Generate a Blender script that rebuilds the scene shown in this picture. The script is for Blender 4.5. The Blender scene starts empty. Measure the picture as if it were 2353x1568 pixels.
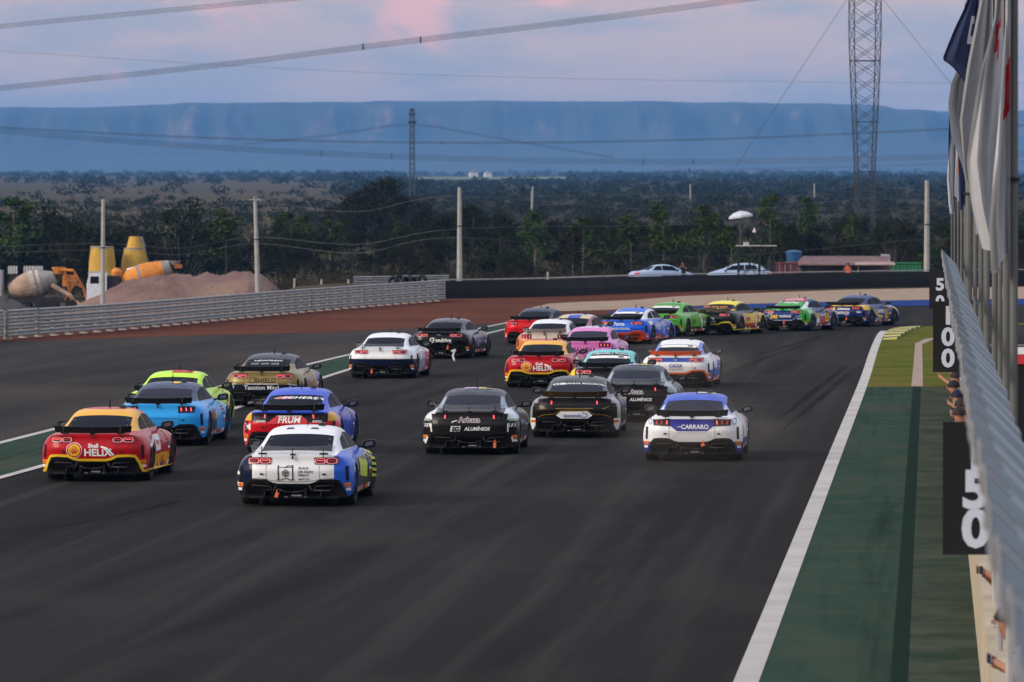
import bpy, bmesh, math, random
from math import sin, cos, pi, radians, atan2, sqrt, hypot, floor
from mathutils import Vector, Matrix, noise
from mathutils.bvhtree import BVHTree
R = random.Random(7)
S = bpy.context.scene
COL = S.collection

# ------------------------------------------------------------------ camera, sky, sun, exposure
HC = 5.1                       # camera height above the track
F = 13072.0                    # focal length in units of a 2353 wide picture (200 mm lens)
PITCH = math.atan((783.5 - 470.0) / F)
cam = bpy.data.objects.new('camera', bpy.data.cameras.new('camera'))
COL.objects.link(cam)
cam.location = (0, 0, HC)
cam.rotation_euler = (pi / 2 - PITCH, 0, 0)
cam.data.lens = 200.0
cam.data.sensor_width = 36.0
cam.data.clip_start = 0.5
cam.data.clip_end = 30000
cam.data.dof.use_dof = True
cam.data.dof.focus_distance = 112
cam.data.dof.aperture_fstop = 5.6
S.camera = cam
S.view_settings.view_transform = 'Standard'
S.view_settings.look = 'None'
S.view_settings.exposure = EXPOSURE = 0.28
S.view_settings.gamma = 1.0
S.render.engine = 'CYCLES'
S.cycles.use_denoising = True
S.cycles.max_bounces = 6
S.cycles.transparent_max_bounces = 12
S.cycles.volume_bounces = 0
S.cycles.use_adaptive_sampling = True

SUN_DIR = Vector((-0.80, -0.42, 0.42)).normalized()
sun = bpy.data.objects.new('sun', bpy.data.lights.new('sun', 'SUN'))
COL.objects.link(sun)
sun.data.energy = 2.2
sun.data.angle = radians(26)
sun.data.color = (1.0, 0.87, 0.73)
sun.rotation_euler = SUN_DIR.to_track_quat('Z', 'Y').to_euler()
sun.location = (-60, -30, 60)

world = bpy.data.worlds.new('World')
S.world = world
world.use_nodes = True
wt = world.node_tree
for n in list(wt.nodes):
    wt.nodes.remove(n)
def wn(kind, **kw):
    n = wt.nodes.new(kind)
    for k, v in kw.items():
        setattr(n, k, v)
    return n
w_out = wn('ShaderNodeOutputWorld')
w_bg = wn('ShaderNodeBackground')
w_bg.inputs['Strength'].default_value = 0.1
wt.links.new(w_bg.outputs[0], w_out.inputs[0])
w_sky = wn('ShaderNodeTexSky', sky_type='NISHITA', sun_disc=False)
w_sky.sun_elevation = math.asin(SUN_DIR.z)
w_sky.sun_rotation = atan2(SUN_DIR.x, SUN_DIR.y)
w_sky.altitude = 200
w_sky.air_density = 1.0
w_sky.dust_density = 2.0
w_tc = wn('ShaderNodeTexCoord')
w_sep = wn('ShaderNodeSeparateXYZ')
wt.links.new(w_tc.outputs['Generated'], w_sep.inputs[0])
w_ramp = wn('ShaderNodeValToRGB')
els = w_ramp.color_ramp.elements
els[0].position = 0.0;  els[0].color = (0.70, 0.57, 0.56, 1)
els[1].position = 1.0;  els[1].color = (1.05, 1.10, 1.25, 1)
for p, c_ in ((0.020, (0.76, 0.57, 0.53, 1)), (0.036, (0.80, 0.55, 0.50, 1)), (0.10, (0.78, 0.64, 0.66, 1)), (0.35, (0.92, 0.95, 1.08, 1))):
    e = els.new(p); e.color = c_
wt.links.new(w_sep.outputs['Z'], w_ramp.inputs[0])
def w_noise(scale, detail, sx, sz, off, rough=0.55):
    m = wn('ShaderNodeMapping'); m.inputs['Scale'].default_value = (sx, sx, sz)
    m.inputs['Location'].default_value = off
    wt.links.new(w_tc.outputs['Generated'], m.inputs[0])
    n = wn('ShaderNodeTexNoise'); n.inputs['Scale'].default_value = scale
    n.inputs['Detail'].default_value = detail; n.inputs['Roughness'].default_value = rough
    wt.links.new(m.outputs[0], n.inputs['Vector'])
    return n.outputs['Fac']
def w_map(sock, a, b, lo=0.0, hi=1.0):
    n = wn('ShaderNodeMapRange'); n.inputs[1].default_value = a; n.inputs[2].default_value = b
    n.inputs[3].default_value = lo; n.inputs[4].default_value = hi; n.interpolation_type = 'SMOOTHSTEP'
    wt.links.new(sock, n.inputs[0]); return n.outputs[0]
def w_mix(fac, a, b):
    n = wn('ShaderNodeMixRGB')
    if isinstance(fac, float): n.inputs[0].default_value = fac
    else: wt.links.new(fac, n.inputs[0])
    for i, v in ((1, a), (2, b)):
        if isinstance(v, tuple): n.inputs[i].default_value = (*v, 1)
        else: wt.links.new(v, n.inputs[i])
    return n.outputs[0]
def w_math(op, a, b):
    n = wn('ShaderNodeMath', operation=op)
    for i, v in ((0, a), (1, b)):
        if isinstance(v, (int, float)): n.inputs[i].default_value = v
        else: wt.links.new(v, n.inputs[i])
    return n.outputs[0]
SKYG = 10.0
# grey blue stratus bands, then sunlit pink cumulus tops higher up
blue_f = w_map(w_noise(26.0, 6, 1.0, 5.0, (3.1, 0.4, 0.0)), 0.42, 0.66, 0.0, 0.75)
sky_c = w_mix(blue_f, w_ramp.outputs[0], (0.42, 0.44, 0.53))
pk = w_noise(30.0, 8, 1.0, 2.0, (0.35, 2.2, 0.7), 0.62)
pk_f = w_map(pk, 0.53, 0.70, 0.0, 0.85)
hi_f = w_map(w_sep.outputs['Z'], 0.0265, 0.036)
lob = None
for (x0, z0, rx, rz, amp) in ((-0.0165, 0.0330, 0.0100, 0.0075, 1.0), (0.0085, 0.0368, 0.0070, 0.0034, 0.7), (0.0350, 0.0355, 0.0140, 0.0045, 0.40), (-0.048, 0.0345, 0.02, 0.004, 0.35)):
    m_ = wn('ShaderNodeMapping'); m_.inputs['Location'].default_value = (-x0 / rx, 0, -z0 / rz); m_.inputs['Scale'].default_value = (1 / rx, 0, 1 / rz)
    wt.links.new(w_tc.outputs['Generated'], m_.inputs[0])
    g_ = wn('ShaderNodeTexGradient', gradient_type='SPHERICAL'); wt.links.new(m_.outputs[0], g_.inputs[0])
    q_ = w_math('MULTIPLY', g_.outputs['Fac'], amp); lob = q_ if lob is None else w_math('MAXIMUM', lob, q_)
puff = w_map(w_math('ADD', w_noise(95.0, 7, 1.0, 1.6, (0.2, 1.2, 0.5), 0.6), w_math('MULTIPLY', lob, 0.60)), 0.56, 0.84, 0.0, 0.95)
sky_c = w_mix(w_math('MULTIPLY', pk_f, w_math('MULTIPLY', hi_f, 0.12)), sky_c, (0.95, 0.62, 0.62))
sky_c = w_mix(puff, sky_c, (1.15, 0.58, 0.52))
gain = wn('ShaderNodeVectorMath', operation='SCALE'); gain.inputs['Scale'].default_value = SKYG
wt.links.new(sky_c, gain.inputs[0])
w_fin = w_mix(0.72, w_sky.outputs[0], gain.outputs[0])
wt.links.new(w_fin, w_bg.inputs['Color'])

# ------------------------------------------------------------------ helpers
def P(xd, yd, z=0.0):
    """Point on the horizontal plane z seen at (xd, yd) of a 2353 x 1568 picture."""
    u, v = (xd - 1176.5) / F, (784.0 - yd) / F
    dy, dz = cos(PITCH) + v * sin(PITCH), -sin(PITCH) + v * cos(PITCH)
    t = (z - HC) / dz
    return Vector((u * t, dy * t, z))
def Q(xd, yd, D):
    """Point at distance D along the view, seen at (xd, yd)."""
    u, v = (xd - 1176.5) / F, (784.0 - yd) / F
    dy, dz = cos(PITCH) + v * sin(PITCH), -sin(PITCH) + v * cos(PITCH)
    t = D / dy
    return Vector((u * t, D, HC + dz * t))
TRK = (2144 - 1176.5) / F       # slope of the straight
TA = math.atan(TRK)
def W(s, D, z=0.0):
    """Point at lateral offset s from the wall line and distance D."""
    return Vector((s + TRK * D, D, z))

def hexc(h):
    h = h.lstrip('#')
    v = [int(h[i:i + 2], 16) / 255 for i in (0, 2, 4)]
    return tuple((x / 12.92 if x <= 0.04045 else ((x + 0.055) / 1.055) ** 2.4) for x in v)

MATS = {}
class NT:
    def __init__(s, name):
        s.m = bpy.data.materials.new(name); s.m.use_nodes = True
        s.t = s.m.node_tree; s.b = s.t.nodes['Principled BSDF']; s.out = s.t.nodes['Material Output']
    def n(s, kind, **kw):
        n = s.t.nodes.new(kind)
        for k, v in kw.items(): setattr(n, k, v)
        return n
    def l(s, a, b): s.t.links.new(a, b)
    def obj(s): return s.n('ShaderNodeTexCoord').outputs['Object']
    def math(s, op, a, b=0.0):
        n = s.n('ShaderNodeMath', operation=op)
        for i, v in ((0, a), (1, b)):
            if isinstance(v, (int, float)): n.inputs[i].default_value = v
            else: s.l(v, n.inputs[i])
        return n.outputs[0]
    def noise(s, scale, detail=4, stretch=(1, 1, 1), vec=None, rough=0.5, rot=0.0):
        mp = s.n('ShaderNodeMapping'); mp.inputs['Scale'].default_value = stretch
        src = vec or s.obj()
        if rot:
            m0 = s.n('ShaderNodeMapping'); m0.inputs['Rotation'].default_value = (0, 0, rot); s.l(src, m0.inputs[0]); src = m0.outputs[0]
        s.l(src, mp.inputs[0])
        n = s.n('ShaderNodeTexNoise'); n.inputs['Scale'].default_value = scale
        n.inputs['Detail'].default_value = detail; n.inputs['Roughness'].default_value = rough
        s.l(mp.outputs[0], n.inputs['Vector']); return n.outputs['Fac']
    def rng(s, v, a, b, lo=0.0, hi=1.0):
        n = s.n('ShaderNodeMapRange'); s.l(v, n.inputs[0])
        for i, x in enumerate((a, b, lo, hi)): n.inputs[i + 1].default_value = x
        return n.outputs[0]
    def mix(s, fac, a, b):
        n = s.n('ShaderNodeMixRGB')
        if isinstance(fac, (int, float)): n.inputs[0].default_value = fac
        else: s.l(fac, n.inputs[0])
        for i, v in ((1, a), (2, b)):
            if isinstance(v, tuple): n.inputs[i].default_value = (*v[:3], 1)
            else: s.l(v, n.inputs[i])
        return n.outputs[0]
    def color(s, c):
        if isinstance(c, tuple): s.b.inputs['Base Color'].default_value = (*c[:3], 1)
        else: s.l(c, s.b.inputs['Base Color'])
    def bump(s, h, dist=0.02, strength=0.5):
        n = s.n('ShaderNodeBump'); n.inputs['Distance'].default_value = dist; n.inputs['Strength'].default_value = strength
        s.l(h, n.inputs['Height']); s.l(n.outputs[0], s.b.inputs['Normal'])
    def set(s, **kw):
        for k, v in kw.items(): s.b.inputs[k.replace('_', ' ')].default_value = v
def mat(name, col, rough=0.6, metal=0.0, var=0.12, scale=6.0, coat=0.0, emit=None, stretch=(1, 1, 1), spec=0.3):
    """Plain procedural material: a base colour with a noise variation in tone and gloss."""
    if name in MATS: return MATS[name]
    k = NT(name)
    nz = k.noise(scale, 5, stretch)
    d = tuple(max(0, x * (1 - var)) for x in col); u = tuple(min(1, x * (1 + var)) for x in col)
    k.color(k.mix(k.rng(nz, 0.3, 0.7), d, u))
    k.l(k.rng(nz, 0.25, 0.75, max(0.03, rough - 0.08), min(1, rough + 0.1)), k.b.inputs['Roughness'])
    k.set(Metallic=metal, Coat_Weight=coat); k.b.inputs['Specular IOR Level'].default_value = spec
    if emit:
        k.b.inputs['Emission Color'].default_value = (*emit[0], 1); k.b.inputs['Emission Strength'].default_value = emit[1]
    MATS[name] = k.m
    return k.m

def tag(o, label=None, cat=None, group=None, kind=None):
    if label: o['label'] = label
    if cat: o['category'] = cat
    if group: o['group'] = group
    if kind: o['kind'] = kind
    return o
def empty(name, loc, rz=0.0, label=None, cat=None, group=None):
    o = bpy.data.objects.new(name, None); COL.objects.link(o)
    o.location = loc; o.rotation_euler = (0, 0, rz); o.empty_display_size = 0.2
    return tag(o, label, cat, group)

class MB:
    """Collects shapes into one mesh."""
    def __init__(s): s.v = []; s.f = []; s.mi = []
    def add(s, vs, fs, m=0):
        b = len(s.v); s.v += [tuple(v) for v in vs]
        for f in fs: s.f.append([b + i for i in f]); s.mi.append(m)
        return s
    def box(s, c, d, rz=0.0, m=0, taper=1.0, rot=None):
        x, y, z = d[0] / 2, d[1] / 2, d[2] / 2
        vs = []
        M = rot if rot is not None else Matrix.Rotation(rz, 3, 'Z')
        for k, (sx, sy, sz) in enumerate(((-1, -1, -1), (1, -1, -1), (1, 1, -1), (-1, 1, -1), (-1, -1, 1), (1, -1, 1), (1, 1, 1), (-1, 1, 1))):
            t = taper if sz > 0 else 1.0
            vs.append(Vector(c) + M @ Vector((sx * x * t, sy * y * t, sz * z)))
        return s.add(vs, [(3, 2, 1, 0), (4, 5, 6, 7), (0, 1, 5, 4), (1, 2, 6, 5), (2, 3, 7, 6), (3, 0, 4, 7)], m)
    def tube(s, pts, r, n=6, m=0, cap=True):
        pts = [Vector(p) for p in pts]; rr = r if isinstance(r, (list, tuple)) else [r] * len(pts)
        vs = []; fs = []
        for i, p in enumerate(pts):
            t = (pts[min(i + 1, len(pts) - 1)] - pts[max(i - 1, 0)]).normalized()
            a = t.orthogonal().normalized() if abs(t.z) < 0.95 else Vector((1, 0, 0))
            a = (a - t * a.dot(t)).normalized(); b = t.cross(a)
            for k in range(n):
                q = 2 * pi * k / n
                vs.append(p + (a * cos(q) + b * sin(q)) * rr[i])
        for i in range(len(pts) - 1):
            for k in range(n):
                fs.append((i * n + k, i * n + (k + 1) % n, (i + 1) * n + (k + 1) % n, (i + 1) * n + k))
        if cap:
            fs.append(tuple(range(n))[::-1]); fs.append(tuple((len(pts) - 1) * n + k for k in range(n)))
        return s.add(vs, fs, m)
    def lathe(s, prof, M=None, n=16, m=0, cap=True):
        """prof: (radius, height) along local Z, placed by matrix M."""
        M = M or Matrix(); vs = []; fs = []
        for r, z in prof:
            for k in range(n):
                q = 2 * pi * k / n; vs.append(M @ Vector((r * cos(q), r * sin(q), z)))
        for i in range(len(prof) - 1):
            for k in range(n):
                fs.append((i * n + k, i * n + (k + 1) % n, (i + 1) * n + (k + 1) % n, (i + 1) * n + k))
        if cap:
            fs.append(tuple(range(n))[::-1]); fs.append(tuple((len(prof) - 1) * n + k for k in range(n)))
        return s.add(vs, fs, m)
    def quad(s, a, b, c, d, m=0): return s.add([a, b, c, d], [(0, 1, 2, 3)], m)
    def prism(s, poly, y0, y1, m=0):
        """(x, z) outline extruded from y0 to y1."""
        n = len(poly)
        vs = [(x, y0, z) for x, z in poly] + [(x, y1, z) for x, z in poly]
        fs = [tuple(range(n)), tuple(range(2 * n - 1, n - 1, -1))] + [(i, n + i, n + (i + 1) % n, (i + 1) % n) for i in range(n)]
        return s.add(vs, fs, m)
    def mesh(s, name, mats, smooth=False):
        me = bpy.data.meshes.new(name); me.from_pydata(s.v, [], s.f)
        for m in (mats if isinstance(mats, (list, tuple)) else [mats]): me.materials.append(m)
        me.polygons.foreach_set('material_index', s.mi)
        if smooth: me.polygons.foreach_set('use_smooth', [True] * len(s.f))
        me.update(); return me
    def build(s, name, mats, parent=None, loc=None, smooth=False):
        return link(name, s.mesh(name, mats, smooth), parent, loc)
def link(name, me, parent=None, loc=None, rz=None):
    o = bpy.data.objects.new(name, me); COL.objects.link(o)
    if parent: o.parent = parent
    if loc is not None: o.location = loc
    if rz is not None: o.rotation_euler = (0, 0, rz)
    return o
def autosmooth(me, ang=40):
    me.polygons.foreach_set('use_smooth', [True] * len(me.polygons))
    bm = bmesh.new(); bm.from_mesh(me)
    for e in bm.edges:
        if len(e.link_faces) == 2 and e.calc_face_angle(0) > radians(ang): e.smooth = False
    bm.to_mesh(me); bm.free()
    return me
def children(o): return [c for c in o.children]
def copy_tree(o, parent=None):
    c = o.copy(); COL.objects.link(c); c.parent = parent
    for ch in list(o.children): copy_tree(ch, c)
    return c
def smoothstep(a, b, x):
    t = min(1, max(0, (x - a) / (b - a))); return t * t * (3 - 2 * t)
def lerp(a, b, t): return a + (b - a) * t
def interp(tab, x):
    if x <= tab[0][0]: return tab[0][1]
    for (a, va), (b, vb) in zip(tab, tab[1:]):
        if x <= b: return va + (vb - va) * (x - a) / (b - a)
    return tab[-1][1]
def catmull(pts, n=8):
    pts = [Vector(p) for p in pts]; out = []
    for i in range(len(pts) - 1):
        p0 = pts[max(i - 1, 0)]; p1 = pts[i]; p2 = pts[i + 1]; p3 = pts[min(i + 2, len(pts) - 1)]
        for k in range(n):
            t = k / n
            out.append(0.5 * ((2 * p1) + (p2 - p0) * t + (2 * p0 - 5 * p1 + 4 * p2 - p3) * t * t + (3 * p1 - p0 - 3 * p2 + p3) * t ** 3))
    out.append(pts[-1]); return out
# ------------------------------------------------------------------ the ground
def terrain_z(x, D):
    """Height of the land: level round the track, a dip beyond the barriers, then a slow climb to the foot of the plateau."""
    if D < 352: base = 0.0
    else: base = interp([(352, 0), (376, -0.6), (412, -0.6), (448, -1.9), (560, -1.9), (700, -1.2), (950, 1.4), (1600, 5.7), (3200, 15.5), (5500, 31), (13000, 76), (20000, 110)], D)
    left = smoothstep(-14, -26, x + (D - 420) * 0.03) * smoothstep(230, 400, D) * (1 - smoothstep(620, 900, D))
    z = base + left * (-4.3 - base)
    if D > 600: z += 0.0009 * (D - 600) * 0.5 * (noise.noise(Vector((x * 0.006, D * 0.002, 0.3))))
    return z

kt = NT('asphalt')
o_ = kt.obj()
# broad worn tone, streaks laid along the racing direction and a fine stone grain
broad = kt.noise(0.05, 4, (1.4, 0.25, 1), o_, rot=TA)
streak = kt.noise(1.0, 6, (1.6, 0.022, 1), o_, 0.62, rot=TA)
streak2 = kt.noise(0.35, 5, (1.6, 0.05, 1), o_, 0.6, rot=TA + 0.05)
patchy = kt.noise(0.22, 5, (1, 0.35, 1), o_, 0.6)
grain = kt.noise(60, 2, (1, 1, 1), o_)
c1 = kt.mix(kt.rng(broad, 0.35, 0.65), (0.0200, 0.0190, 0.0182), (0.0290, 0.0274, 0.0260))
c1 = kt.mix(kt.rng(streak, 0.48, 0.70, 0, 0.85), c1, (0.044, 0.0405, 0.0375))
c1 = kt.mix(kt.rng(streak2, 0.50, 0.66, 0, 0.75), c1, (0.0130, 0.0125, 0.0123))
c1 = kt.mix(kt.rng(patchy, 0.52, 0.72, 0, 0.5), c1, (0.050, 0.045, 0.040))
c1 = kt.mix(kt.rng(grain, 0.3, 0.7, 0, 0.35), c1, (0.013, 0.0125, 0.012))
kt.color(c1); kt.set(Roughness=0.9); kt.b.inputs['Specular IOR Level'].default_value = 0.02; kt.bump(grain, 0.004, 0.5)
M_ASPH = kt.m
def ground_mat(name, c_a, c_b, scale, rough=0.95, spots=None, grain=30.0, bump=0.02):
    k = NT(name); o = k.obj()
    a = k.noise(scale, 6, (1, 1, 1), o, 0.6); g = k.noise(grain, 3, (1, 1, 1), o)
    col = k.mix(k.rng(a, 0.35, 0.65), c_a, c_b)
    if spots:
        col = k.mix(k.rng(k.noise(spots[1], 5, (1, 1, 1), o, 0.65), spots[2], spots[3]), col, spots[0])
    col = k.mix(k.rng(g, 0.35, 0.65, 0, 0.35), col, tuple(x * 0.45 for x in c_a))
    k.color(col); k.set(Roughness=rough); k.b.inputs['Specular IOR Level'].default_value = 0.02; k.bump(g, bump, 0.8)
    return k.m
kl = NT('dry_land'); o_ = kl.obj()
la = kl.mix(kl.rng(kl.noise(0.012, 6, (1, 1, 1), o_, 0.6), 0.35, 0.65), (0.036, 0.032, 0.018), (0.058, 0.047, 0.027))
lf_ = kl.mix(kl.rng(kl.noise(0.02, 6, (1, 0.4, 1), o_, 0.6), 0.35, 0.65), (0.070, 0.058, 0.034), (0.115, 0.090, 0.054))
dt_ = kl.n('ShaderNodeVectorMath', operation='DOT_PRODUCT'); dt_.inputs[1].default_value = (-1, -0.030, 0); kl.l(o_, dt_.inputs[0])
fm = kl.rng(kl.math('ADD', dt_.outputs['Value'], kl.math('MULTIPLY', kl.noise(0.008, 4, (1, 0.5, 1), o_), 40.0)), 12, 30)
lc = kl.mix(fm, la, lf_)
kl.color(kl.mix(kl.rng(kl.noise(0.6, 3, (1, 1, 1), o_), 0.35, 0.65, 0, 0.35), lc, (0.02, 0.018, 0.010))); kl.set(Roughness=1.0); kl.b.inputs['Specular IOR Level'].default_value = 0.02
M_LAND = kl.m
M_SOIL = ground_mat('red_soil', (0.095, 0.030, 0.018), (0.135, 0.047, 0.029), 0.12, spots=((0.115, 0.058, 0.040), 0.35, 0.5, 0.7), grain=4.0)
M_GRAVEL = ground_mat('pale_gravel', (0.31, 0.23, 0.165), (0.40, 0.31, 0.23), 0.5, grain=3.2, bump=0.08)
M_GRASS = ground_mat('short_grass', (0.072, 0.092, 0.009), (0.13, 0.130, 0.018), 0.35, spots=((0.15, 0.105, 0.040), 0.35, 0.48, 0.68), grain=9.0)
kg = NT('green_painted_concrete'); o_ = kg.obj()
cg = kg.mix(kg.rng(kg.noise(0.5, 5, (1.0, 0.12, 1), o_, 0.6), 0.35, 0.65), (0.018, 0.044, 0.031), (0.028, 0.058, 0.041))
cg = kg.mix(kg.rng(kg.noise(0.9, 6, (1.0, 0.7, 1), o_, 0.65), 0.46, 0.70, 0, 0.55), cg, (0.062, 0.070, 0.048))
cg = kg.mix(kg.rng(kg.noise(0.13, 4, (2.4, 0.5, 1), o_, 0.55), 0.50, 0.66, 0, 0.65), cg, (0.060, 0.063, 0.042))
cg = kg.mix(kg.rng(kg.noise(0.8, 6, (2.5, 0.05, 1), o_, 0.65, rot=TA), 0.52, 0.70, 0, 0.75), cg, (0.009, 0.016, 0.013))
kg.color(cg); kg.set(Roughness=0.9); kg.b.inputs['Specular IOR Level'].default_value = 0.02; kg.bump(kg.noise(40, 2, (1, 1, 1), o_), 0.004, 0.4)
M_GREEN = kg.m
M_LINE = mat('worn_white_paint', (0.44, 0.42, 0.395), 0.9, var=0.14, scale=0.6, spec=0.05)
M_BLUEK = mat('blue_painted_strip', (0.008, 0.036, 0.17), 0.9, var=0.25, scale=0.6, spec=0.05)
M_CONC = mat('pale_concrete', (0.34, 0.27, 0.19), 0.9, var=0.22, scale=1.3)

def sheet(name, outline, z, m, div=None):
    """Flat polygon from an outline of ground points."""
    bm = bmesh.new()
    vs = [bm.verts.new((p[0], p[1], z)) for p in outline]
    f = bm.faces.new(vs)
    bmesh.ops.triangulate(bm, faces=[f])
    bm.normal_update()
    if sum(f.normal.z * f.calc_area() for f in bm.faces) < 0:
        bmesh.ops.reverse_faces(bm, faces=bm.faces[:])
    me = bpy.data.meshes.new(name); bm.to_mesh(me); bm.free(); me.materials.append(m)
    return tag(link(name, me), kind='structure')
def ribbon(name, left, right, z, m, kind='structure'):
    b = MB()
    for i in range(len(left) - 1):
        b.add([(left[i][0], left[i][1], z), (right[i][0], right[i][1], z), (right[i + 1][0], right[i + 1][1], z), (left[i + 1][0], left[i + 1][1], z)], [(0, 1, 2, 3)])
    return tag(b.build(name, m), kind=kind)
def stroke(name, pts, w, z, m, n=10):
    c = catmull([(p[0], p[1], 0) for p in pts], n); L = []; Rr = []
    for i, p in enumerate(c):
        t = (c[min(i + 1, len(c) - 1)] - c[max(i - 1, 0)]).normalized(); nn = Vector((-t.y, t.x, 0))
        ww = interp(w, i / (len(c) - 1)) if isinstance(w, list) else w
        L.append(p + nn * ww / 2); Rr.append(p - nn * ww / 2)
    return ribbon(name, L, Rr, z, m)

# the land: one sheet out to the plateau
b = MB(); ys = [-60, 0, 60, 120, 180, 230, 270, 310, 352, 364, 376, 394, 412, 424, 436, 448, 480, 520, 560, 610, 660, 720, 800, 900, 1050, 1250, 1500, 1850, 2300, 2900, 3600, 4500, 5500, 7500, 10000, 13300, 19000]
nx = 64
for j, D in enumerate(ys):
    half = 140 + D * 0.20
    for i in range(nx + 1):
        t = 2 * i / nx - 1; x = half * (0.35 * t + 0.65 * t ** 3)
        b.v.append((x, D, terrain_z(x, D) - (0.03 if D < 352 else 0)))
for j in range(len(ys) - 1):
    for i in range(nx):
        a = j * (nx + 1) + i; b.f.append([a, a + 1, a + nx + 2, a + nx + 1]); b.mi.append(0)
tag(b.build('ground', M_LAND, smooth=True), kind='structure')

d2 = lambda pts: [P(x, y) for x, y in pts]
# soil verge between the tarmac and the barriers
sheet('red_soil_verge', [(-70, 150, 0)] + d2([(-150, 800), (0, 792), (400, 778), (800, 768), (1165, 748), (1300, 727), (1550, 715), (1850, 708)]) + [P(2353, 702), P(2353, 655)] + d2([(2140, 655), (1700, 665), (1240, 678), (1035, 684), (700, 715), (300, 752), (0, 776), (-150, 788)]) + [(-70, 200, 0)], -0.010, M_SOIL)
sheet('gravel_trap', d2([(1222, 707), (1260, 698), (1330, 694), (1450, 690), (1560, 681), (1700, 675), (1950, 666), (2150, 662), (2420, 659), (2420, 688), (2150, 690), (1900, 694), (1700, 699), (1500, 707), (1400, 712), (1300, 715), (1240, 714)]), 0.0, M_GRAVEL)
# tarmac: start straight, the bend to the right and the old lane beyond the green band
inner = d2([(2030, 762), (2046, 756), (2075, 751), (2140, 746.5), (2260, 742), (2420, 738)])
outer = d2([(2420, 700), (2150, 703), (1900, 706), (1700, 710), (1500, 717), (1400, 722), (1300, 729), (1165, 742), (800, 762), (400, 772), (0, 786), (-150, 794)])
sheet('race_track', [W(9, -40), W(9, 20), W(9, 80), W(9, 225)] + inner[::-1][:1] + outer + [(-75, 150, 0), (-75, -40, 0)], -0.006, M_ASPH)
ka_ = NT('old_asphalt'); o_ = ka_.obj()
ca_ = ka_.mix(ka_.rng(ka_.noise(0.3, 6, (1.2, 0.05, 1), o_, 0.62, rot=0.10), 0.36, 0.66), (0.026, 0.0235, 0.0220), (0.052, 0.046, 0.042))
ca_ = ka_.mix(ka_.rng(ka_.noise(0.09, 5, (1, 0.4, 1), o_, 0.6), 0.48, 0.68, 0, 0.6), ca_, (0.070, 0.056, 0.048))
ka_.color(ca_); ka_.set(Roughness=0.85); ka_.b.inputs['Specular IOR Level'].default_value = 0.02
# blue strip along the outside of the bend
ribbon('blue_edge_strip', d2([(1400, 716), (1500, 710.5), (1700, 700), (1900, 694), (2150, 689), (2420, 686.5)]), d2([(1400, 721.5), (1500, 717), (1700, 710), (1900, 705.5), (2150, 703), (2420, 700.5)]), 0.010, M_BLUEK)
# green band with its two white lines on the far side of the straight
lo = [(-150, 1138), (0, 1098), (240, 1030), (520, 945), (800, 850), (1000, 797), (1160, 757), (1230, 744)]
up = [(-150, 1056), (0, 1018), (240, 957), (520, 885), (800, 816), (1000, 776), (1160, 743), (1225, 733)]
ext = lambda ps, L_: [ps[0] + (ps[0] - ps[1]).normalized() * (L_ * k / 8) for k in range(8, 0, -1)] + ps
loP, upP = ext(d2(lo), 75), ext(d2(up), 75)
lo3 = catmull(loP, 8); up3 = catmull(upP, 8)
sheet('old_lane', d2([(-150, 1060), (0, 1016), (240, 955), (520, 883), (800, 814), (1000, 774), (1160, 742), (800, 763), (400, 773), (0, 787), (-150, 795)]) + [Vector((-75, 150, 0)), Vector((-75, upP[0].y, 0))] + upP[:8], -0.002, ka_.m)
ribbon('green_band', up3, lo3, 0.002, M_GREEN)
stroke('white_line_near_band', loP, 0.20, 0.006, M_LINE)
stroke('white_line_far_band', upP, 0.20, 0.006, M_LINE)
# right edge of the straight: white line, green run-off with its drain, grass, kerb
edge = [W(-1.99, -20), W(-1.99, 60), W(-1.99, 120), W(-2.0, 180)] + [P(2012, 800)] + inner
stroke('white_edge_line', [W(-1.99, -20), W(-1.99, 60), W(-1.99, 120), W(-1.99, 165)] + d2([(2008, 806), (2022, 772), (2031, 761)]), [(0, 0.27), (0.75, 0.28), (1, 0.26)], 0.008, M_LINE)
DG = 159.0
ribbon('green_runoff', [W(-1.87, -20), W(-1.87, 50), W(-1.87, DG)], [W(0.52, -20), W(0.52, 50), W(0.52, DG)], 0.003, M_GREEN)
kw = NT('worn_green_concrete'); o_ = kw.obj()
cw = kw.mix(kw.rng(kw.noise(0.9, 6, (1.0, 0.7, 1), o_, 0.65), 0.36, 0.66), (0.024, 0.042, 0.030), (0.068, 0.078, 0.054))
cw = kw.mix(kw.rng(kw.noise(0.12, 4, (1, 0.5, 1), o_, 0.6), 0.45, 0.65, 0, 0.6), cw, (0.026, 0.038, 0.026))
kw.color(cw); kw.set(Roughness=0.95); kw.b.inputs['Specular IOR Level'].default_value = 0.02
ribbon('worn_runoff_edge', [W(-0.20, -20), W(-0.33, DG)], [W(0.52, -20), W(0.52, DG)], 0.0065, kw.m)
M_DRAIN = mat('dark_drain_cover', (0.009, 0.022, 0.016), 0.9, spec=0.02, var=0.3, scale=2.0, stretch=(1, 0.2, 1))
ribbon('drain_channel', [W(-0.36, -20), W(-0.56, DG)], [W(-0.20, -20), W(-0.33, DG)], 0.007, M_DRAIN)
sheet('grass_verge', [W(-1.87, DG), W(-1.90, 185)] + d2([(2000, 812), (2024, 776), (2032, 768), (2075, 754), (2140, 749), (2260, 745), (2420, 741)]) + [W(14, 215), W(0.9, DG)], 0.004, M_GRASS)
ribbon('concrete_path', d2([(2094, 889), (2099, 838), (2103, 788)]), d2([(2121, 889), (2120, 838), (2119, 788)]), 0.012, mat('pale_path', (0.30, 0.22, 0.17), 0.9, scale=1.0))
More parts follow.
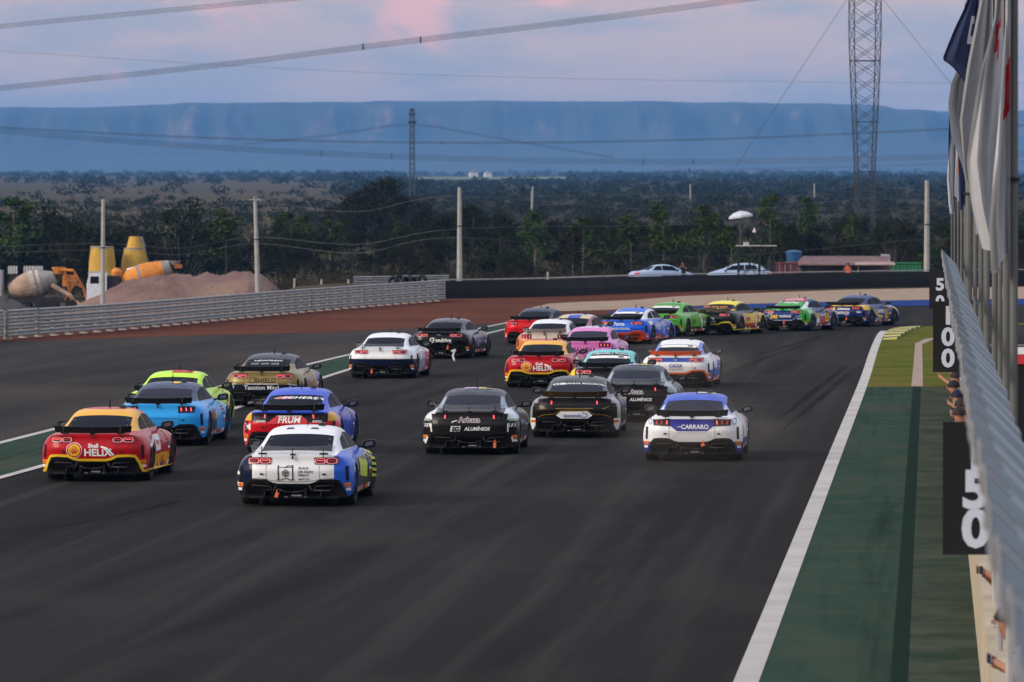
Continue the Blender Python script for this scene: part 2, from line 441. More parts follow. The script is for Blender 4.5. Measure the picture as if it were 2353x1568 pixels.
ribbon('concrete_gutter', d2([(2103, 791), (2125, 780), (2180, 772)]), d2([(2119, 793), (2140, 783), (2180, 776)]), 0.016, mat('pale_path', (0.30, 0.22, 0.17), 0.9, scale=1.0))
# striped kerb on the apex: a ramped slab in yellow and green blocks
kerb = empty('kerb', P(2050, 764), 0, 'yellow and green striped kerb on the inside of the bend', 'kerb')
ka = catmull(d2([(2029, 781), (2034, 766), (2046, 757), (2072, 751.5)]), 9); kb = catmull(d2([(2060, 781), (2078, 768), (2096, 759), (2118, 752)]), 9)
me_k = None
M_YEL = mat('kerb_yellow', (0.55, 0.47, 0.10), 0.7, scale=3); M_KGR = mat('kerb_green', (0.02, 0.06, 0.03), 0.7, scale=3)
o0 = kerb.location
NKB = 14
for i in range(NKB):
    t0, t1 = i / NKB * (len(ka) - 1), (i + 1) / NKB * (len(ka) - 1)
    def at_(c, t): 
        k = min(int(t), len(c) - 2); return c[k].lerp(c[k + 1], t - k)
    a0, a1, b0, b1 = at_(ka, t0) - o0, at_(ka, t1) - o0, at_(kb, t0) - o0, at_(kb, t1) - o0
    q = MB(); up_ = Vector((0, 0, 0.07)); lo_ = Vector((0, 0, 0.012))
    q.add([a0 + lo_, a1 + lo_, b1 + up_, b0 + up_, a0 - lo_, a1 - lo_, b1 - lo_, b0 - lo_], [(0, 3, 2, 1), (0, 1, 5, 4), (1, 2, 6, 5), (2, 3, 7, 6), (3, 0, 4, 7)])
    q.build('kerb_block', M_YEL if i % 2 == 0 else M_KGR, kerb)
# rubber laid on the tarmac: skid marks with ragged alpha
ks = NT('rubber_mark'); tr = ks.n('ShaderNodeBsdfTransparent'); mx = ks.n('ShaderNodeMixShader')
ks.color((0.010, 0.010, 0.010)); ks.set(Roughness=1.0); ks.b.inputs['Specular IOR Level'].default_value = 0.0
ks.l(ks.rng(ks.noise(1.2, 5, (3, 0.12, 1), None, 0.6, rot=0.2), 0.28, 0.66, 0.02, 0.34), mx.inputs[0]); ks.l(tr.outputs[0], mx.inputs[1]); ks.l(ks.b.outputs[0], mx.inputs[2]); ks.l(mx.outputs[0], ks.out.inputs[0])
M_SKID = ks.m
for k, pts in enumerate(([(1792, 962), (1850, 915), (1905, 872), (1945, 842)], [(1800, 985), (1868, 930), (1920, 885), (1956, 850)], 
                         [(1650, 842), (1740, 815), (1830, 790), (1900, 772)], [(1620, 880), (1700, 846), (1790, 812), (1870, 786)], [(60, 1225), (250, 1190), (420, 1150)])):
    stroke('skid_mark', d2(pts), [(0, 0.04), (0.3, 0.20), (0.8, 0.20), (1, 0.05)], 0.0005 + 0.0006 * k, M_SKID)

# plateau with reddish cliffs closing the view
km = NT('plateau_rock'); o_ = km.obj(); sx = km.n('ShaderNodeSeparateXYZ'); km.l(km.n('ShaderNodeNewGeometry').outputs['Normal'], sx.inputs[0])
steep = km.rng(sx.outputs['Z'], 0.15, 0.55, 1, 0)
sz_ = km.n('ShaderNodeSeparateXYZ'); km.l(o_, sz_.inputs[0])
zone = km.math('MULTIPLY', km.rng(sz_.outputs['Z'], 150, 205), km.rng(sz_.outputs['Z'], 285, 250))
cl = km.math('MULTIPLY', zone, km.rng(km.noise(0.010, 6, (1.0, 0.15, 0.35), o_, 0.65), 0.55, 0.68))
cm = km.mix(km.rng(km.noise(0.004, 6, (1, 1, 1), o_, 0.6), 0.35, 0.65), (0.022, 0.034, 0.020), (0.048, 0.056, 0.034))
km.color(km.mix(cl, cm, (0.22, 0.125, 0.085))); km.set(Roughness=1.0)
prof = [(-400, 237), (0, 236), (150, 238), (300, 231), (390, 227), (600, 226), (900, 222), (1400, 222), (1700, 225), (1950, 228), (2060, 232), (2100, 243), (2200, 245), (2800, 247)]
b = MB(); NXM = 300; rows = [(0.0, 0.0), (0.12, 0.05), (0.25, 0.12), (0.38, 0.22), (0.48, 0.34), (0.55, 0.46), (0.585, 0.60), (0.60, 0.72), (0.615, 0.82), (0.64, 0.90), (0.68, 0.96), (0.76, 0.99), (0.9, 1.0), (1.0, 1.0)]
for j, (tD, th) in enumerate(rows):
    for i in range(NXM + 1):
        xd = -700 + 3700 * i / NXM
        D0 = 13000 + 3600 * tD
        x = (xd - 1176.5) / F * 15000
        ztop = HC + (470 - interp(prof, xd)) / F * 15200
        rid = noise.fractal(Vector((x * 0.0042, 0, 3.0)), 0.8, 2.1, 5) * 1.0 + 0.5 * noise.noise(Vector((x * 0.013, th * 2, 1)))
        D = D0 + rid * 300 * (0.35 + 0.65 * th) * (1 - abs(2 * tD - 1.1))
        z = lerp(70, ztop, th) + (noise.noise(Vector((x * 0.01, j * 0.7, 9))) * 9 * (1 - th)) + (noise.noise(Vector((x * 0.12, 0, 5))) * 1.4 if th > 0.97 else 0)
        b.v.append((x, D, z))
for j in range(len(rows) - 1):
    for i in range(NXM):
        a = j * (NXM + 1) + i; b.f.append([a, a + 1, a + NXM + 2, a + NXM + 1]); b.mi.append(0)
tag(b.build('plateau_hills', km.m, smooth=True), kind='structure')

# a pale crop field with farm buildings far out on the plain
def land_pt(xd, yd):
    lo_, hi_ = 600.0, 12500.0
    for _ in range(40):
        m_ = (lo_ + hi_) / 2
        q = Q(xd, yd, m_)
        if q.z > terrain_z(q.x, m_): lo_ = m_
        else: hi_ = m_
    return Q(xd, yd, lo_)
b = MB()
pts = [(x, y) for x, y in ((935, 413), (1000, 415), (1150, 414), (1300, 413), (1300, 408), (1150, 408), (1000, 408), (945, 409))]
pp = [land_pt(*p) + Vector((0, 0, 0.6)) for p in pts]
b.add(pp, [(0, 1, 6, 7), (1, 2, 5, 6), (2, 3, 4, 5)])
tag(b.build('crop_field', mat('crop_green', (0.13, 0.17, 0.07), 1.0, scale=0.01)), kind='structure')
for k, (xd, yd, w, lab) in enumerate(((1088, 407, 9, 'small white farmhouse beyond the pale crop field'), (1121, 408, 7, 'smaller white farm shed right of the farmhouse'))):
    q = land_pt(xd, yd); o = empty('farm_house', q, 0.2, lab, 'house')
    MB().box((0, 0, 2.2), (w, 8, 5.0)).build('wall', mat('farm_white', (0.7, 0.68, 0.66), 0.8), o)
    MB().prism([(-w * 0.55, 4.6), (w * 0.55, 4.6), (0, 7.0)], -4.4, 4.4).build('roof', mat('farm_roof', (0.35, 0.28, 0.25), 0.8), o)

# air between here and the plateau
kh = NT('haze_air'); kh.t.nodes.remove(kh.b); pv = kh.n('ShaderNodeVolumePrincipled')
pv.inputs['Color'].default_value = (0.165, 0.44, 0.92, 1); pv.inputs['Density'].default_value = 0.000060; pv.inputs['Anisotropy'].default_value = 0.0
kh.l(pv.outputs[0], kh.out.inputs['Volume'])
b = MB(); b.box((0, 9950, 165), (8200, 20100, 344))
hz = b.build('haze', kh.m); tag(hz, kind='stuff')
# ------------------------------------------------------------------ race cars
DG_ = bpy.context.evaluated_depsgraph_get
TXT = {}
def text_mesh(body, bold=0.0, shear=0.0, spacing=1.0):
    """Flat outline lettering, height of a capital = 1, centred: (verts2d, faces)."""
    key = (body, bold, shear, spacing)
    if key in TXT: return TXT[key]
    cu = bpy.data.curves.new('lettering_curve', 'FONT'); cu.body = body; cu.size = 1.45; cu.resolution_u = 3
    cu.offset = bold; cu.shear = shear; cu.space_character = spacing; cu.align_x = 'CENTER'
    o = bpy.data.objects.new('lettering_curve', cu)
    me = o.to_mesh()
    vs = [(v.co.x, v.co.y - 0.5) for v in me.vertices]; fs = [tuple(p.vertices) for p in me.polygons]
    o.to_mesh_clear(); bpy.data.objects.remove(o); bpy.data.curves.remove(cu)
    TXT[key] = (vs, fs)
    return TXT[key]

def loft_body(st, tail, creases=(), level=2, wheels=(), wr=0.365, nose_bulge=0.12, cut_tail=False):
    """Car shell: half sections st = [(y, [10 points x, z])], tail = section with its own y per point."""
    bm = bmesh.new()
    def ring(pts):
        L = [bm.verts.new((-x, y, z)) for x, y, z in pts[:-1]]; C_ = bm.verts.new((0, pts[-1][1], pts[-1][2]))
        Rr = [bm.verts.new((x, y, z)) for x, y, z in pts[:-1]][::-1]
        return L + [C_] + Rr
    rings = [ring(tail)] + [ring([(x, y, z) for x, z in pts]) for y, pts in st]
    for a, b_ in zip(rings, rings[1:]):
        for k in range(len(a) - 1): bm.faces.new((a[k], b_[k], b_[k + 1], a[k + 1]))
    cl = bm.edges.layers.float.new('crease_edge')
    # rear fascia rows
    r0 = rings[0]; n = len(r0); h = 5
    topx = [v.co.x for v in r0[h:n - h]]; w0 = abs(topx[0])
    bulge = [0.16, 0.06, 0.0, -0.035, 0.02]
    prev = None; rows = []
    for i in range(5):
        xi = abs(r0[i].co.x); ye = r0[i].co.y; yc = -0.95 + bulge[i]; row = []
        for k, tx in enumerate(topx):
            t = tx / w0
            if k == 0: row.append(r0[i]); continue
            if k == len(topx) - 1: row.append(r0[n - 1 - i]); continue
            row.append(bm.verts.new((t * xi, yc + (ye - yc) * abs(t) ** 6, r0[i].co.z + (0.0 if i > 1 else 0.02))))
        rows.append(row)
    rows.append(r0[h:n - h])
    for a, b_ in zip(rows, rows[1:]):
        for k in range(len(a) - 1): bm.faces.new((a[k], a[k + 1], b_[k + 1], b_[k]))
    for k in range(len(topx) - 1):
        e = bm.edges.get((rows[5][k], rows[5][k + 1])); e[cl] = 0.75
        e = bm.edges.get((rows[3][k], rows[3][k + 1])); e[cl] = 0.5
    # nose cap
    rl = rings[-1]; c_ = [bm.verts.new((0, st[-1][0] + nose_bulge, z)) for z in (0.25, 0.45, 0.6)]
    m_ = len(rl)
    cc = bm.verts.new((0, st[-1][0] + nose_bulge, 0.45))
    for v in c_: bm.verts.remove(v)
    for k in range(m_ - 1): bm.faces.new((rl[k], cc, rl[k + 1]))
    for k, cr in creases:
        for a, b_ in zip(rings, rings[1:]):
            for idx in (k, n - 1 - k):
                e = bm.edges.get((a[idx], b_[idx]))
                if e: e[cl] = cr
    bmesh.ops.recalc_face_normals(bm, faces=bm.faces[:])
    me = bpy.data.meshes.new('tmp'); bm.to_mesh(me)
    bm.free()
    o = bpy.data.objects.new('tmp', me); COL.objects.link(o)
    mod = o.modifiers.new('s', 'SUBSURF'); mod.levels = level
    ev = o.evaluated_get(DG_()); m2 = bpy.data.meshes.new_from_object(ev)
    bpy.data.objects.remove(o); bpy.data.meshes.remove(me)
    full = m2.copy()
    bm = bmesh.new(); bm.from_mesh(m2)
    bvh = BVHTree.FromBMesh(bm)
    # open the wheel arches
    for wy, wz in wheels:
        kill = [f for f in bm.faces if abs(f.calc_center_median().x) > 0.62 and hypot(f.calc_center_median().y - wy, f.calc_center_median().z - wz) < wr]
        bmesh.ops.delete(bm, geom=kill, context='FACES')
        for v in bm.verts:
            if v.is_boundary and abs(v.co.x) > 0.6:
                r = hypot(v.co.y - wy, v.co.z - wz)
                if r < wr * 1.28 and v.co.z > 0.16:
                    v.co.y = wy + (v.co.y - wy) / r * wr; v.co.z = wz + (v.co.z - wz) / r * wr
    if cut_tail:
        top = [(0.0, 0.388), (0.25, 0.388), (0.34, 0.405), (0.46, 0.462), (0.66, 0.468), (0.765, 0.455), (0.815, 0.40), (0.86, 0.27), (0.915, 0.175)]
        kill = [f for f in bm.faces if f.calc_center_median().y < -0.72 and f.calc_center_median().z < interp(top, abs(f.calc_center_median().x)) - 0.035]
        bmesh.ops.delete(bm, geom=kill, context='FACES')
    bm.to_mesh(m2); bm.free()
    bpy.data.meshes.remove(full)
    autosmooth(m2, 38)
    return m2, bvh

def side(*a): return list(a)
GT_TAIL = [(0.945, -0.70, 0.17), (0.975, -0.70, 0.30), (0.985, -0.70, 0.46), (0.965, -0.71, 0.62), (0.885, -0.77, 0.765), (0.785, -0.87, 0.86), (0.61, -0.935, 0.875), (0.41, -0.955, 0.88), (0.20, -0.96, 0.883), (0, -0.96, 0.884)]
GT_ST = [
 (-0.52, [(0.95, 0.19), (0.985, 0.30), (0.998, 0.47), (0.985, 0.64), (0.915, 0.795), (0.80, 0.868), (0.66, 0.882), (0.46, 0.892), (0.22, 0.897), (0, 0.898)]),
 (-0.38, [(0.95, 0.19), (0.985, 0.30), (1.00, 0.48), (0.99, 0.66), (0.925, 0.815), (0.795, 0.875), (0.67, 0.895), (0.60, 0.91), (0.30, 0.918), (0, 0.92)]),
 (0.0, [(0.95, 0.19), (0.985, 0.30), (1.00, 0.50), (0.99, 0.68), (0.93, 0.82), (0.79, 0.88), (0.68, 0.975), (0.615, 1.03), (0.35, 1.05), (0, 1.055)]),
 (0.42, [(0.93, 0.17), (0.965, 0.28), (0.98, 0.48), (0.965, 0.66), (0.91, 0.81), (0.78, 0.885), (0.675, 1.03), (0.605, 1.135), (0.36, 1.165), (0, 1.175)]),
 (0.75, [(0.92, 0.16), (0.945, 0.27), (0.95, 0.46), (0.935, 0.64), (0.89, 0.79), (0.78, 0.885), (0.675, 1.085), (0.60, 1.225), (0.36, 1.26), (0, 1.27)]),
 (1.15, [(0.92, 0.16), (0.935, 0.27), (0.935, 0.46), (0.92, 0.63), (0.88, 0.78), (0.785, 0.88), (0.675, 1.10), (0.59, 1.265), (0.36, 1.306), (0, 1.318)]),
 (1.6, [(0.92, 0.16), (0.94, 0.27), (0.94, 0.46), (0.925, 0.63), (0.885, 0.775), (0.79, 0.875), (0.68, 1.085), (0.585, 1.245), (0.36, 1.288), (0, 1.30)]),
 (2.05, [(0.92, 0.16), (0.955, 0.27), (0.96, 0.47), (0.945, 0.64), (0.90, 0.775), (0.80, 0.865), (0.70, 0.98), (0.62, 1.09), (0.37, 1.135), (0, 1.145)]),
 (2.45, [(0.93, 0.17), (0.975, 0.28), (0.985, 0.49), (0.975, 0.66), (0.92, 0.785), (0.80, 0.85), (0.72, 0.88), (0.63, 0.905), (0.36, 0.93), (0, 0.94)]),
 (2.8, [(0.94, 0.18), (0.985, 0.29), (1.0, 0.50), (0.985, 0.67), (0.93, 0.785), (0.80, 0.835), (0.64, 0.85), (0.44, 0.865), (0.22, 0.875), (0, 0.88)]),
 (3.25, [(0.94, 0.16), (0.98, 0.27), (0.99, 0.46), (0.97, 0.62), (0.90, 0.735), (0.77, 0.785), (0.62, 0.80), (0.43, 0.815), (0.22, 0.82), (0, 0.825)]),
 (3.55, [(0.92, 0.12), (0.95, 0.22), (0.955, 0.40), (0.925, 0.54), (0.85, 0.65), (0.74, 0.70), (0.60, 0.715), (0.42, 0.73), (0.21, 0.735), (0, 0.74)]),
 (3.78, [(0.80, 0.10), (0.83, 0.20), (0.83, 0.34), (0.80, 0.46), (0.74, 0.55), (0.66, 0.59), (0.55, 0.60), (0.40, 0.61), (0.2, 0.615), (0, 0.62)]),
]
WHEELS = [(0.0, 0.34), (2.8, 0.34)]
GT_MESH, GT_BVH = loft_body(GT_ST, GT_TAIL, creases=((5, 0.25), (7, 0.2)), level=2, wheels=WHEELS, wr=0.385, cut_tail=True)
GT_MESH.name = 'race_car_body'; GT_MESH.materials.append(mat('plain_car_paint', (0.3, 0.3, 0.3), 0.4))

class Skin:
    """Projects flat print, glass and trim onto a shell."""
    def __init__(s, bvh): s.bvh = bvh
    def proj(s, mode, u, v, off=0.006):
        if mode == 'rear': o, d = Vector((u, -4, v)), Vector((0, 1, 0))
        elif mode == 'front': o, d = Vector((u, 8, v)), Vector((0, -1, 0))
        elif mode == 'right': o, d = Vector((4, u, v)), Vector((-1, 0, 0))
        elif mode == 'left': o, d = Vector((-4, u, v)), Vector((1, 0, 0))
        else: o, d = Vector((u, v, 4)), Vector((0, 0, -1))
        h, nr, i, dist = s.bvh.ray_cast(o, d)
        if h is None:
            h, nr, i, dist = s.bvh.find_nearest(o + d * 4)
        if nr.dot(d) > 0: nr = -nr
        return h + nr * off
    def quad(s, mb, mode, c4, nu=6, nv=4, off=0.006, m=0):
        """c4: corners going round; bilinear grid laid on the shell."""
        (a, b_, c_, d_) = c4; vs = []
        for j in range(nv + 1):
            for i in range(nu + 1):
                t, q = i / nu, j / nv
                u = lerp(lerp(a[0], b_[0], t), lerp(d_[0], c_[0], t), q); v = lerp(lerp(a[1], b_[1], t), lerp(d_[1], c_[1], t), q)
                vs.append(s.proj(mode, u, v, off))
        fs = [(j * (nu + 1) + i, j * (nu + 1) + i + 1, (j + 1) * (nu + 1) + i + 1, (j + 1) * (nu + 1) + i) for j in range(nv) for i in range(nu)]
        if mode == 'left': fs = [f[::-1] for f in fs]
        mb.add(vs, fs, m); return mb
    def disc(s, mb, mode, u, v, ru, rv, off=0.006, m=0, n=20, inner=0.0, p=2.0, rot=0.0):
        """Superellipse disc or ring."""
        vs = []; fs = []
        def pt(k, sc):
            q = 2 * pi * k / n; cx, sx_ = cos(q), sin(q)
            x = ru * sc * math.copysign(abs(cx) ** (2 / p), cx); y = rv * sc * math.copysign(abs(sx_) ** (2 / p), sx_)
            return s.proj(mode, u + x * cos(rot) - y * sin(rot), v + x * sin(rot) + y * cos(rot), off)
        scs = [1.0, inner] if inner else [1.0, 0.5]
        for sc in scs: vs += [pt(k, sc) for k in range(n)]
        for k in range(n): fs.append((k, (k + 1) % n, n + (k + 1) % n, n + k))
        if not inner:
            vs.append(s.proj(mode, u, v, off)); 
            for k in range(n): fs.append((n + k, n + (k + 1) % n, 2 * n))
        mb.add(vs, fs, m); return mb
    def poly(s, mb, mode, pts, off=0.007, m=0):
        """Small polygon as a fan from its middle."""
        c_ = (sum(p[0] for p in pts) / len(pts), sum(p[1] for p in pts) / len(pts)); n = len(pts)
        vs = [s.proj(mode, *p, off) for p in pts] + [s.proj(mode, *c_, off)]
        mb.add(vs, [(k, (k + 1) % n, n) for k in range(n)], m); return mb
    def band(s, mb, mode, pts, w, off=0.008, m=0, n=4):
        """Stroke of width w along a polyline."""
        dense = []
        for a, b_ in zip(pts, pts[1:]):
            for k in range(n): dense.append((lerp(a[0], b_[0], k / n), lerp(a[1], b_[1], k / n)))
        dense.append(pts[-1]); vs = []
        for i, p in enumerate(dense):
            q0 = dense[max(0, i - 1)]; q1 = dense[min(len(dense) - 1, i + 1)]
            tx, ty = q1[0] - q0[0], q1[1] - q0[1]; L = hypot(tx, ty) or 1; nx_, ny_ = -ty / L * w / 2, tx / L * w / 2
            vs += [s.proj(mode, p[0] + nx_, p[1] + ny_, off), s.proj(mode, p[0] - nx_, p[1] - ny_, off)]
        mb.add(vs, [(2 * i, 2 * i + 1, 2 * i + 3, 2 * i + 2) for i in range(len(dense) - 1)], m); return mb
    def text(s, mb, mode, body, u, v, size, bold=0.02, shear=0.0, spacing=1.0, stretch=1.0, off=0.010, m=0, rot=0.0):
        vs, fs = text_mesh(body, bold, shear, spacing)
        sg = -1 if mode == 'left' else 1; cr, sr = cos(rot), sin(rot)
        pts = []
        for x, y in vs:
            x *= size * stretch; y *= size
            pts.append(s.proj(mode, u + sg * (x * cr - y * sr), v + x * sr + y * cr, off))
        mb.add(pts, fs, m); return mb
SK = Skin(GT_BVH)

# shared car materials
M_RUB = mat('tyre_rubber', (0.012, 0.012, 0.012), 0.8, var=0.3, scale=12)
M_RIM = mat('black_rim', (0.02, 0.02, 0.022), 0.35, metal=0.6)
M_BLK = mat('satin_black', (0.010, 0.010, 0.011), 0.45, var=0.25, scale=9)
M_CARB = mat('dark_carbon', (0.012, 0.011, 0.011), 0.55, var=0.3, scale=14)
M_WELL = mat('wheel_well_black', (0.006, 0.006, 0.006), 0.9)
def glass_mat(name, col, rough=0.08):
    k = NT(name); k.color(k.mix(k.rng(k.noise(3, 3), 0.3, 0.7), tuple(c_ * 0.8 for c_ in col), col)); k.set(Roughness=0.4, IOR=1.25); k.b.inputs['Specular IOR Level'].default_value = 0.07; return k.m
M_WIN = glass_mat('tinted_window', (0.007, 0.010, 0.018), 0.22)
M_WIN2 = glass_mat('greyish_window', (0.026, 0.030, 0.044), 0.30)
M_SIDEW = glass_mat('side_window', (0.012, 0.014, 0.018), 0.12)
M_WHITEP = mat('white_print', (0.80, 0.80, 0.79), 0.5, var=0.03)
M_BLACKP = mat('black_print', (0.012, 0.012, 0.014), 0.5, var=0.1)
M_ORNG = mat('orange_print', (0.80, 0.27, 0.02), 0.5)
M_REDP = mat('red_print', (0.55, 0.03, 0.04), 0.5)
M_YELP = mat('yellow_print', (0.80, 0.50, 0.02), 0.5)
M_BLUEP = mat('blue_print', (0.03, 0.08, 0.40), 0.5)
M_GREYP = mat('grey_print', (0.32, 0.32, 0.33), 0.5)
M_LENS = mat('smoked_lens', (0.025, 0.008, 0.008), 0.25, coat=0.5)
M_RING = mat('lamp_ring', (0.62, 0.20, 0.22), 0.35, emit=((1.0, 0.20, 0.22), 0.30))
M_GLOW = mat('lit_brake_lamp', (0.8, 0.02, 0.03), 0.3, emit=((1.0, 0.10, 0.13), 1.3))
M_GLOW2 = mat('dim_tail_lamp', (0.5, 0.02, 0.03), 0.3, emit=((1.0, 0.06, 0.08), 0.14))
M_STRAP = mat('orange_webbing', (0.75, 0.14, 0.05), 0.8)
M_MET = mat('dull_metal', (0.25, 0.25, 0.24), 0.4, metal=0.8)
kc = NT('clear_polycarbonate'); kc.set(Roughness=0.12); kc.color((0.42, 0.45, 0.5)); tr = kc.n('ShaderNodeBsdfTransparent'); mx = kc.n('ShaderNodeMixShader'); mx.inputs[0].default_value = 0.20
kc.l(tr.outputs[0], mx.inputs[1]); kc.l(kc.b.outputs[0], mx.inputs[2]); kc.l(mx.outputs[0], kc.out.inputs[0]); M_CLEAR = kc.m

CACHE = {}
def cached(key, fn):
    if key not in CACHE: CACHE[key] = fn()
    return CACHE[key]
def me_of(mats, smooth, fn):
    b = MB(); fn(b); return b.mesh('part', mats, smooth)

def m_window(mode, c4, m, nu=10, nv=8):
    return me_of(m, True, lambda b: SK.quad(b, mode, c4, nu, nv, 0.007))
def g_tyre(b, w=0.28, r=0.335):
    M = Matrix.Rotation(pi / 2, 4, 'Y')
    b.lathe([(r * 0.66, -w / 2 * 0.95), (r * 0.93, -w / 2), (r, -w / 2 * 0.82), (r, w / 2 * 0.82), (r * 0.93, w / 2), (r * 0.66, w / 2 * 0.95)], M, 24, cap=False)
    b.lathe([(r * 0.66, -w / 2 * 0.95), (r * 0.66, w / 2 * 0.95)], M, 24, cap=False)
def g_rim(b, r=0.225, sgn=1):
    M = Matrix.Rotation(pi / 2, 4, 'Y')
    b.lathe([(0.01, 0.05 * sgn), (r, 0.02 * sgn)], M, 20, cap=False)
    for k in range(10):
        q = 2 * pi * k / 10; a = Vector((0.13 * sgn, 0.02 * cos(q), 0.02 * sin(q))); e = Vector((0.115 * sgn, r * cos(q), r * sin(q)))
        b.tube([a, e], [0.024, 0.016], 4)
    b.lathe([(r * 0.94, 0.12 * sgn), (r * 1.02, 0.128 * sgn), (r * 1.02, 0.10 * sgn)], M, 20, cap=False)
    b.lathe([(0.0, 0.15 * sgn), (0.035, 0.14 * sgn), (0.04, 0.10 * sgn)], M, 10, cap=False)
def g_well(b):
    for wy, wz in WHEELS:
        for sg in (-1, 1):
            vs = []; n = 16
            for xx in (0.60, 0.945):
                for k in range(n + 1):
                    q = pi * (-0.16 + 1.32 * k / n); vs.append((sg * xx, wy + 0.383 * cos(q), wz + 0.383 * sin(q)))
            b.add(vs, [(k, k + 1, n + 2 + k, n + 1 + k) for k in range(n)])
            b.box((sg * 0.58, wy, wz), (0.04, 0.78, 0.74))
    b.box((0, 1.4, 0.17), (1.7, 4.3, 0.05))
def g_mirror(b, sg):
    x = sg * 0.985; y = 2.05; z = 0.945
    vs = []
    for (yy, sx, sz) in ((y - 0.075, 0.115, 0.066), (y - 0.05, 0.125, 0.075), (y + 0.05, 0.105, 0.06), (y + 0.11, 0.05, 0.03)):
        for k in range(12):
            q = 2 * pi * k / 12; cx, sx_ = cos(q), sin(q)
            vs.append((x + sx * math.copysign(abs(cx) ** 0.6, cx), yy, z + sz * math.copysign(abs(sx_) ** 0.6, sx_) + 0.02 * cx * sg))
    fs = [(r * 12 + k, r * 12 + (k + 1) % 12, (r + 1) * 12 + (k + 1) % 12, (r + 1) * 12 + k) for r in range(3) for k in range(12)] + [tuple(range(12))[::-1], tuple(36 + k for k in range(12))]
    b.add(vs, fs)
    b.tube([(sg * 0.74, 2.12, 0.875), (sg * 0.86, 2.08, 0.90), (sg * 0.93, 2.06, 0.93)], [0.026, 0.018, 0.016], 6)
def g_mirror_glass(b, sg):
    b.add([(sg * 0.985 + sx, 1.972, 0.945 + sz + 0.02 * sx / 0.11 * 1) for sx, sz in ((-0.062, -0.030), (0.062, -0.030), (0.062, 0.034), (-0.062, 0.034))], [(0, 1, 2, 3)])
def g_spoiler(b, half=0.70, h=0.115, lift=0.010):
    n = 14; vs = []
    for i in range(n + 1):
        t = 2 * i / n - 1; x = half * t; bow = 0.10 * t * t; up_ = 0.022 * t * t
        z0 = 0.885 + lift + up_ * 0.4; z1 = z0 + h + up_ * 0.5; y0 = -0.935 + bow; y1 = y0 - 0.055
        x1 = x * (1.0 + 0.035 * abs(t))
        vs += [(x, y0, z0), (x1, y1, z1), (x1, y1 + 0.012, z1 + 0.004), (x, y0 + 0.014, z0)]
    fs = []
    for i in range(n):
        a, c_ = 4 * i, 4 * i + 4
        for k in range(4): fs.append((a + k, c_ + k, c_ + (k + 1) % 4, a + (k + 1) % 4))
    fs += [(0, 1, 2, 3), tuple(4 * n + k for k in (3, 2, 1, 0))]
    b.add(vs, fs)
def g_stay(b, x):
    if x:
        b.tube([(x, -0.965, 0.83), (x * 1.005, -1.0, 0.93), (x * 1.01, -0.99, 1.02)], 0.009, 5); b.box((x, -0.88, 0.895), (0.14, 0.08, 0.022))
    else:
        b.tube([(0, -0.975, 0.84), (0, -1.005, 0.99)], 0.008, 5); b.box((0, -0.94, 0.885), (0.09, 0.05, 0.02)); b.box((0, -0.985, 0.83), (0.03, 0.02, 0.05))
def g_diffuser(b):
    """Black lower bumper with exhaust openings, centre tunnel and fins."""
    top = [(-0.915, 0.175), (-0.86, 0.27), (-0.815, 0.40), (-0.765, 0.455), (-0.66, 0.468), (-0.46, 0.462), (-0.34, 0.405), (-0.25, 0.388), (0.25, 0.388), (0.34, 0.405), (0.46, 0.462), (0.66, 0.468), (0.765, 0.455), (0.815, 0.40), (0.86, 0.27), (0.915, 0.175)]
    n = len(top); nv = 7; vs = []
    for j in range(nv + 1):
        q = j / nv
        for (x, z) in top:
            zz = lerp(z, 0.15, q); p = SK.proj('rear', x * (1 if abs(x) < 0.8 else 1), max(zz, 0.19), 0.016)
            inset = 0.10 * smoothstep(0.16, 0.5, q) * smoothstep(0.84, 0.70, abs(x))
            vs.append((x, p.y + inset, zz))
    b.add(vs, [(j * n + i, (j + 1) * n + i, (j + 1) * n + i + 1, j * n + i + 1) for j in range(nv) for i in range(n - 1)])
    b.box((0, -0.55, 0.15), (1.50, 0.5, 0.03))
def g_diffuser_trim(b):
    for sg in (-1, 1):
        # rims of the exhaust boxes and the tunnel strakes
        b.tube([(sg * 0.70, -0.925, 0.36), (sg * 0.40, -0.955, 0.345), (sg * 0.34, -0.955, 0.28), (sg * 0.62, -0.93, 0.27), (sg * 0.70, -0.925, 0.36)], 0.016, 5)
        b.tube([(sg * 0.28, -0.96, 0.355), (sg * 0.36, -0.93, 0.20)], 0.017, 5)
        b.tube([(sg * 0.24, -0.97, 0.30), (sg * 0.13, -0.965, 0.25), (0, -0.965, 0.245)], 0.014, 5)
        b.box((sg * 0.22, -0.86, 0.2), (0.012, 0.25, 0.12)); b.box((sg * 0.48, -0.84, 0.2), (0.012, 0.25, 0.12))
def g_tow(b):
    b.box((0.06, -0.93, 0.19), (0.17, 0.03, 0.028)); b.box((-0.12, -0.92, 0.165), (0.05, 0.03, 0.02)); b.box((0.22, -0.92, 0.165), (0.05, 0.03, 0.02))
def g_roofbits(b):
    b.tube([(0, 1.25, 1.30), (0, 1.25, 1.355), (0.01, 1.2, 1.46)], [0.018, 0.016, 0.005], 6)
def g_hatch(b):
    vs = []
    n = 14
    for k in range(n):
        q = 2 * pi * k / n; vs.append((0.26 + 0.075 * cos(q), 1.15 + 0.12 * sin(q), 1.285)) 
    for k in range(n):
        q = 2 * pi * k / n; vs.append((0.26 + 0.055 * cos(q), 1.17 + 0.08 * sin(q), 1.340))
    b.add(vs, [(k, (k + 1) % n, n + (k + 1) % n, n + k) for k in range(n)] + [tuple(n + k for k in range(n))])
def g_vent(b, sg):
    SK.quad(b, 'rear', [(sg * 0.885, 0.44), (sg * 0.925, 0.44), (sg * 0.915, 0.68), (sg * 0.875, 0.68)], 2, 6, 0.010)
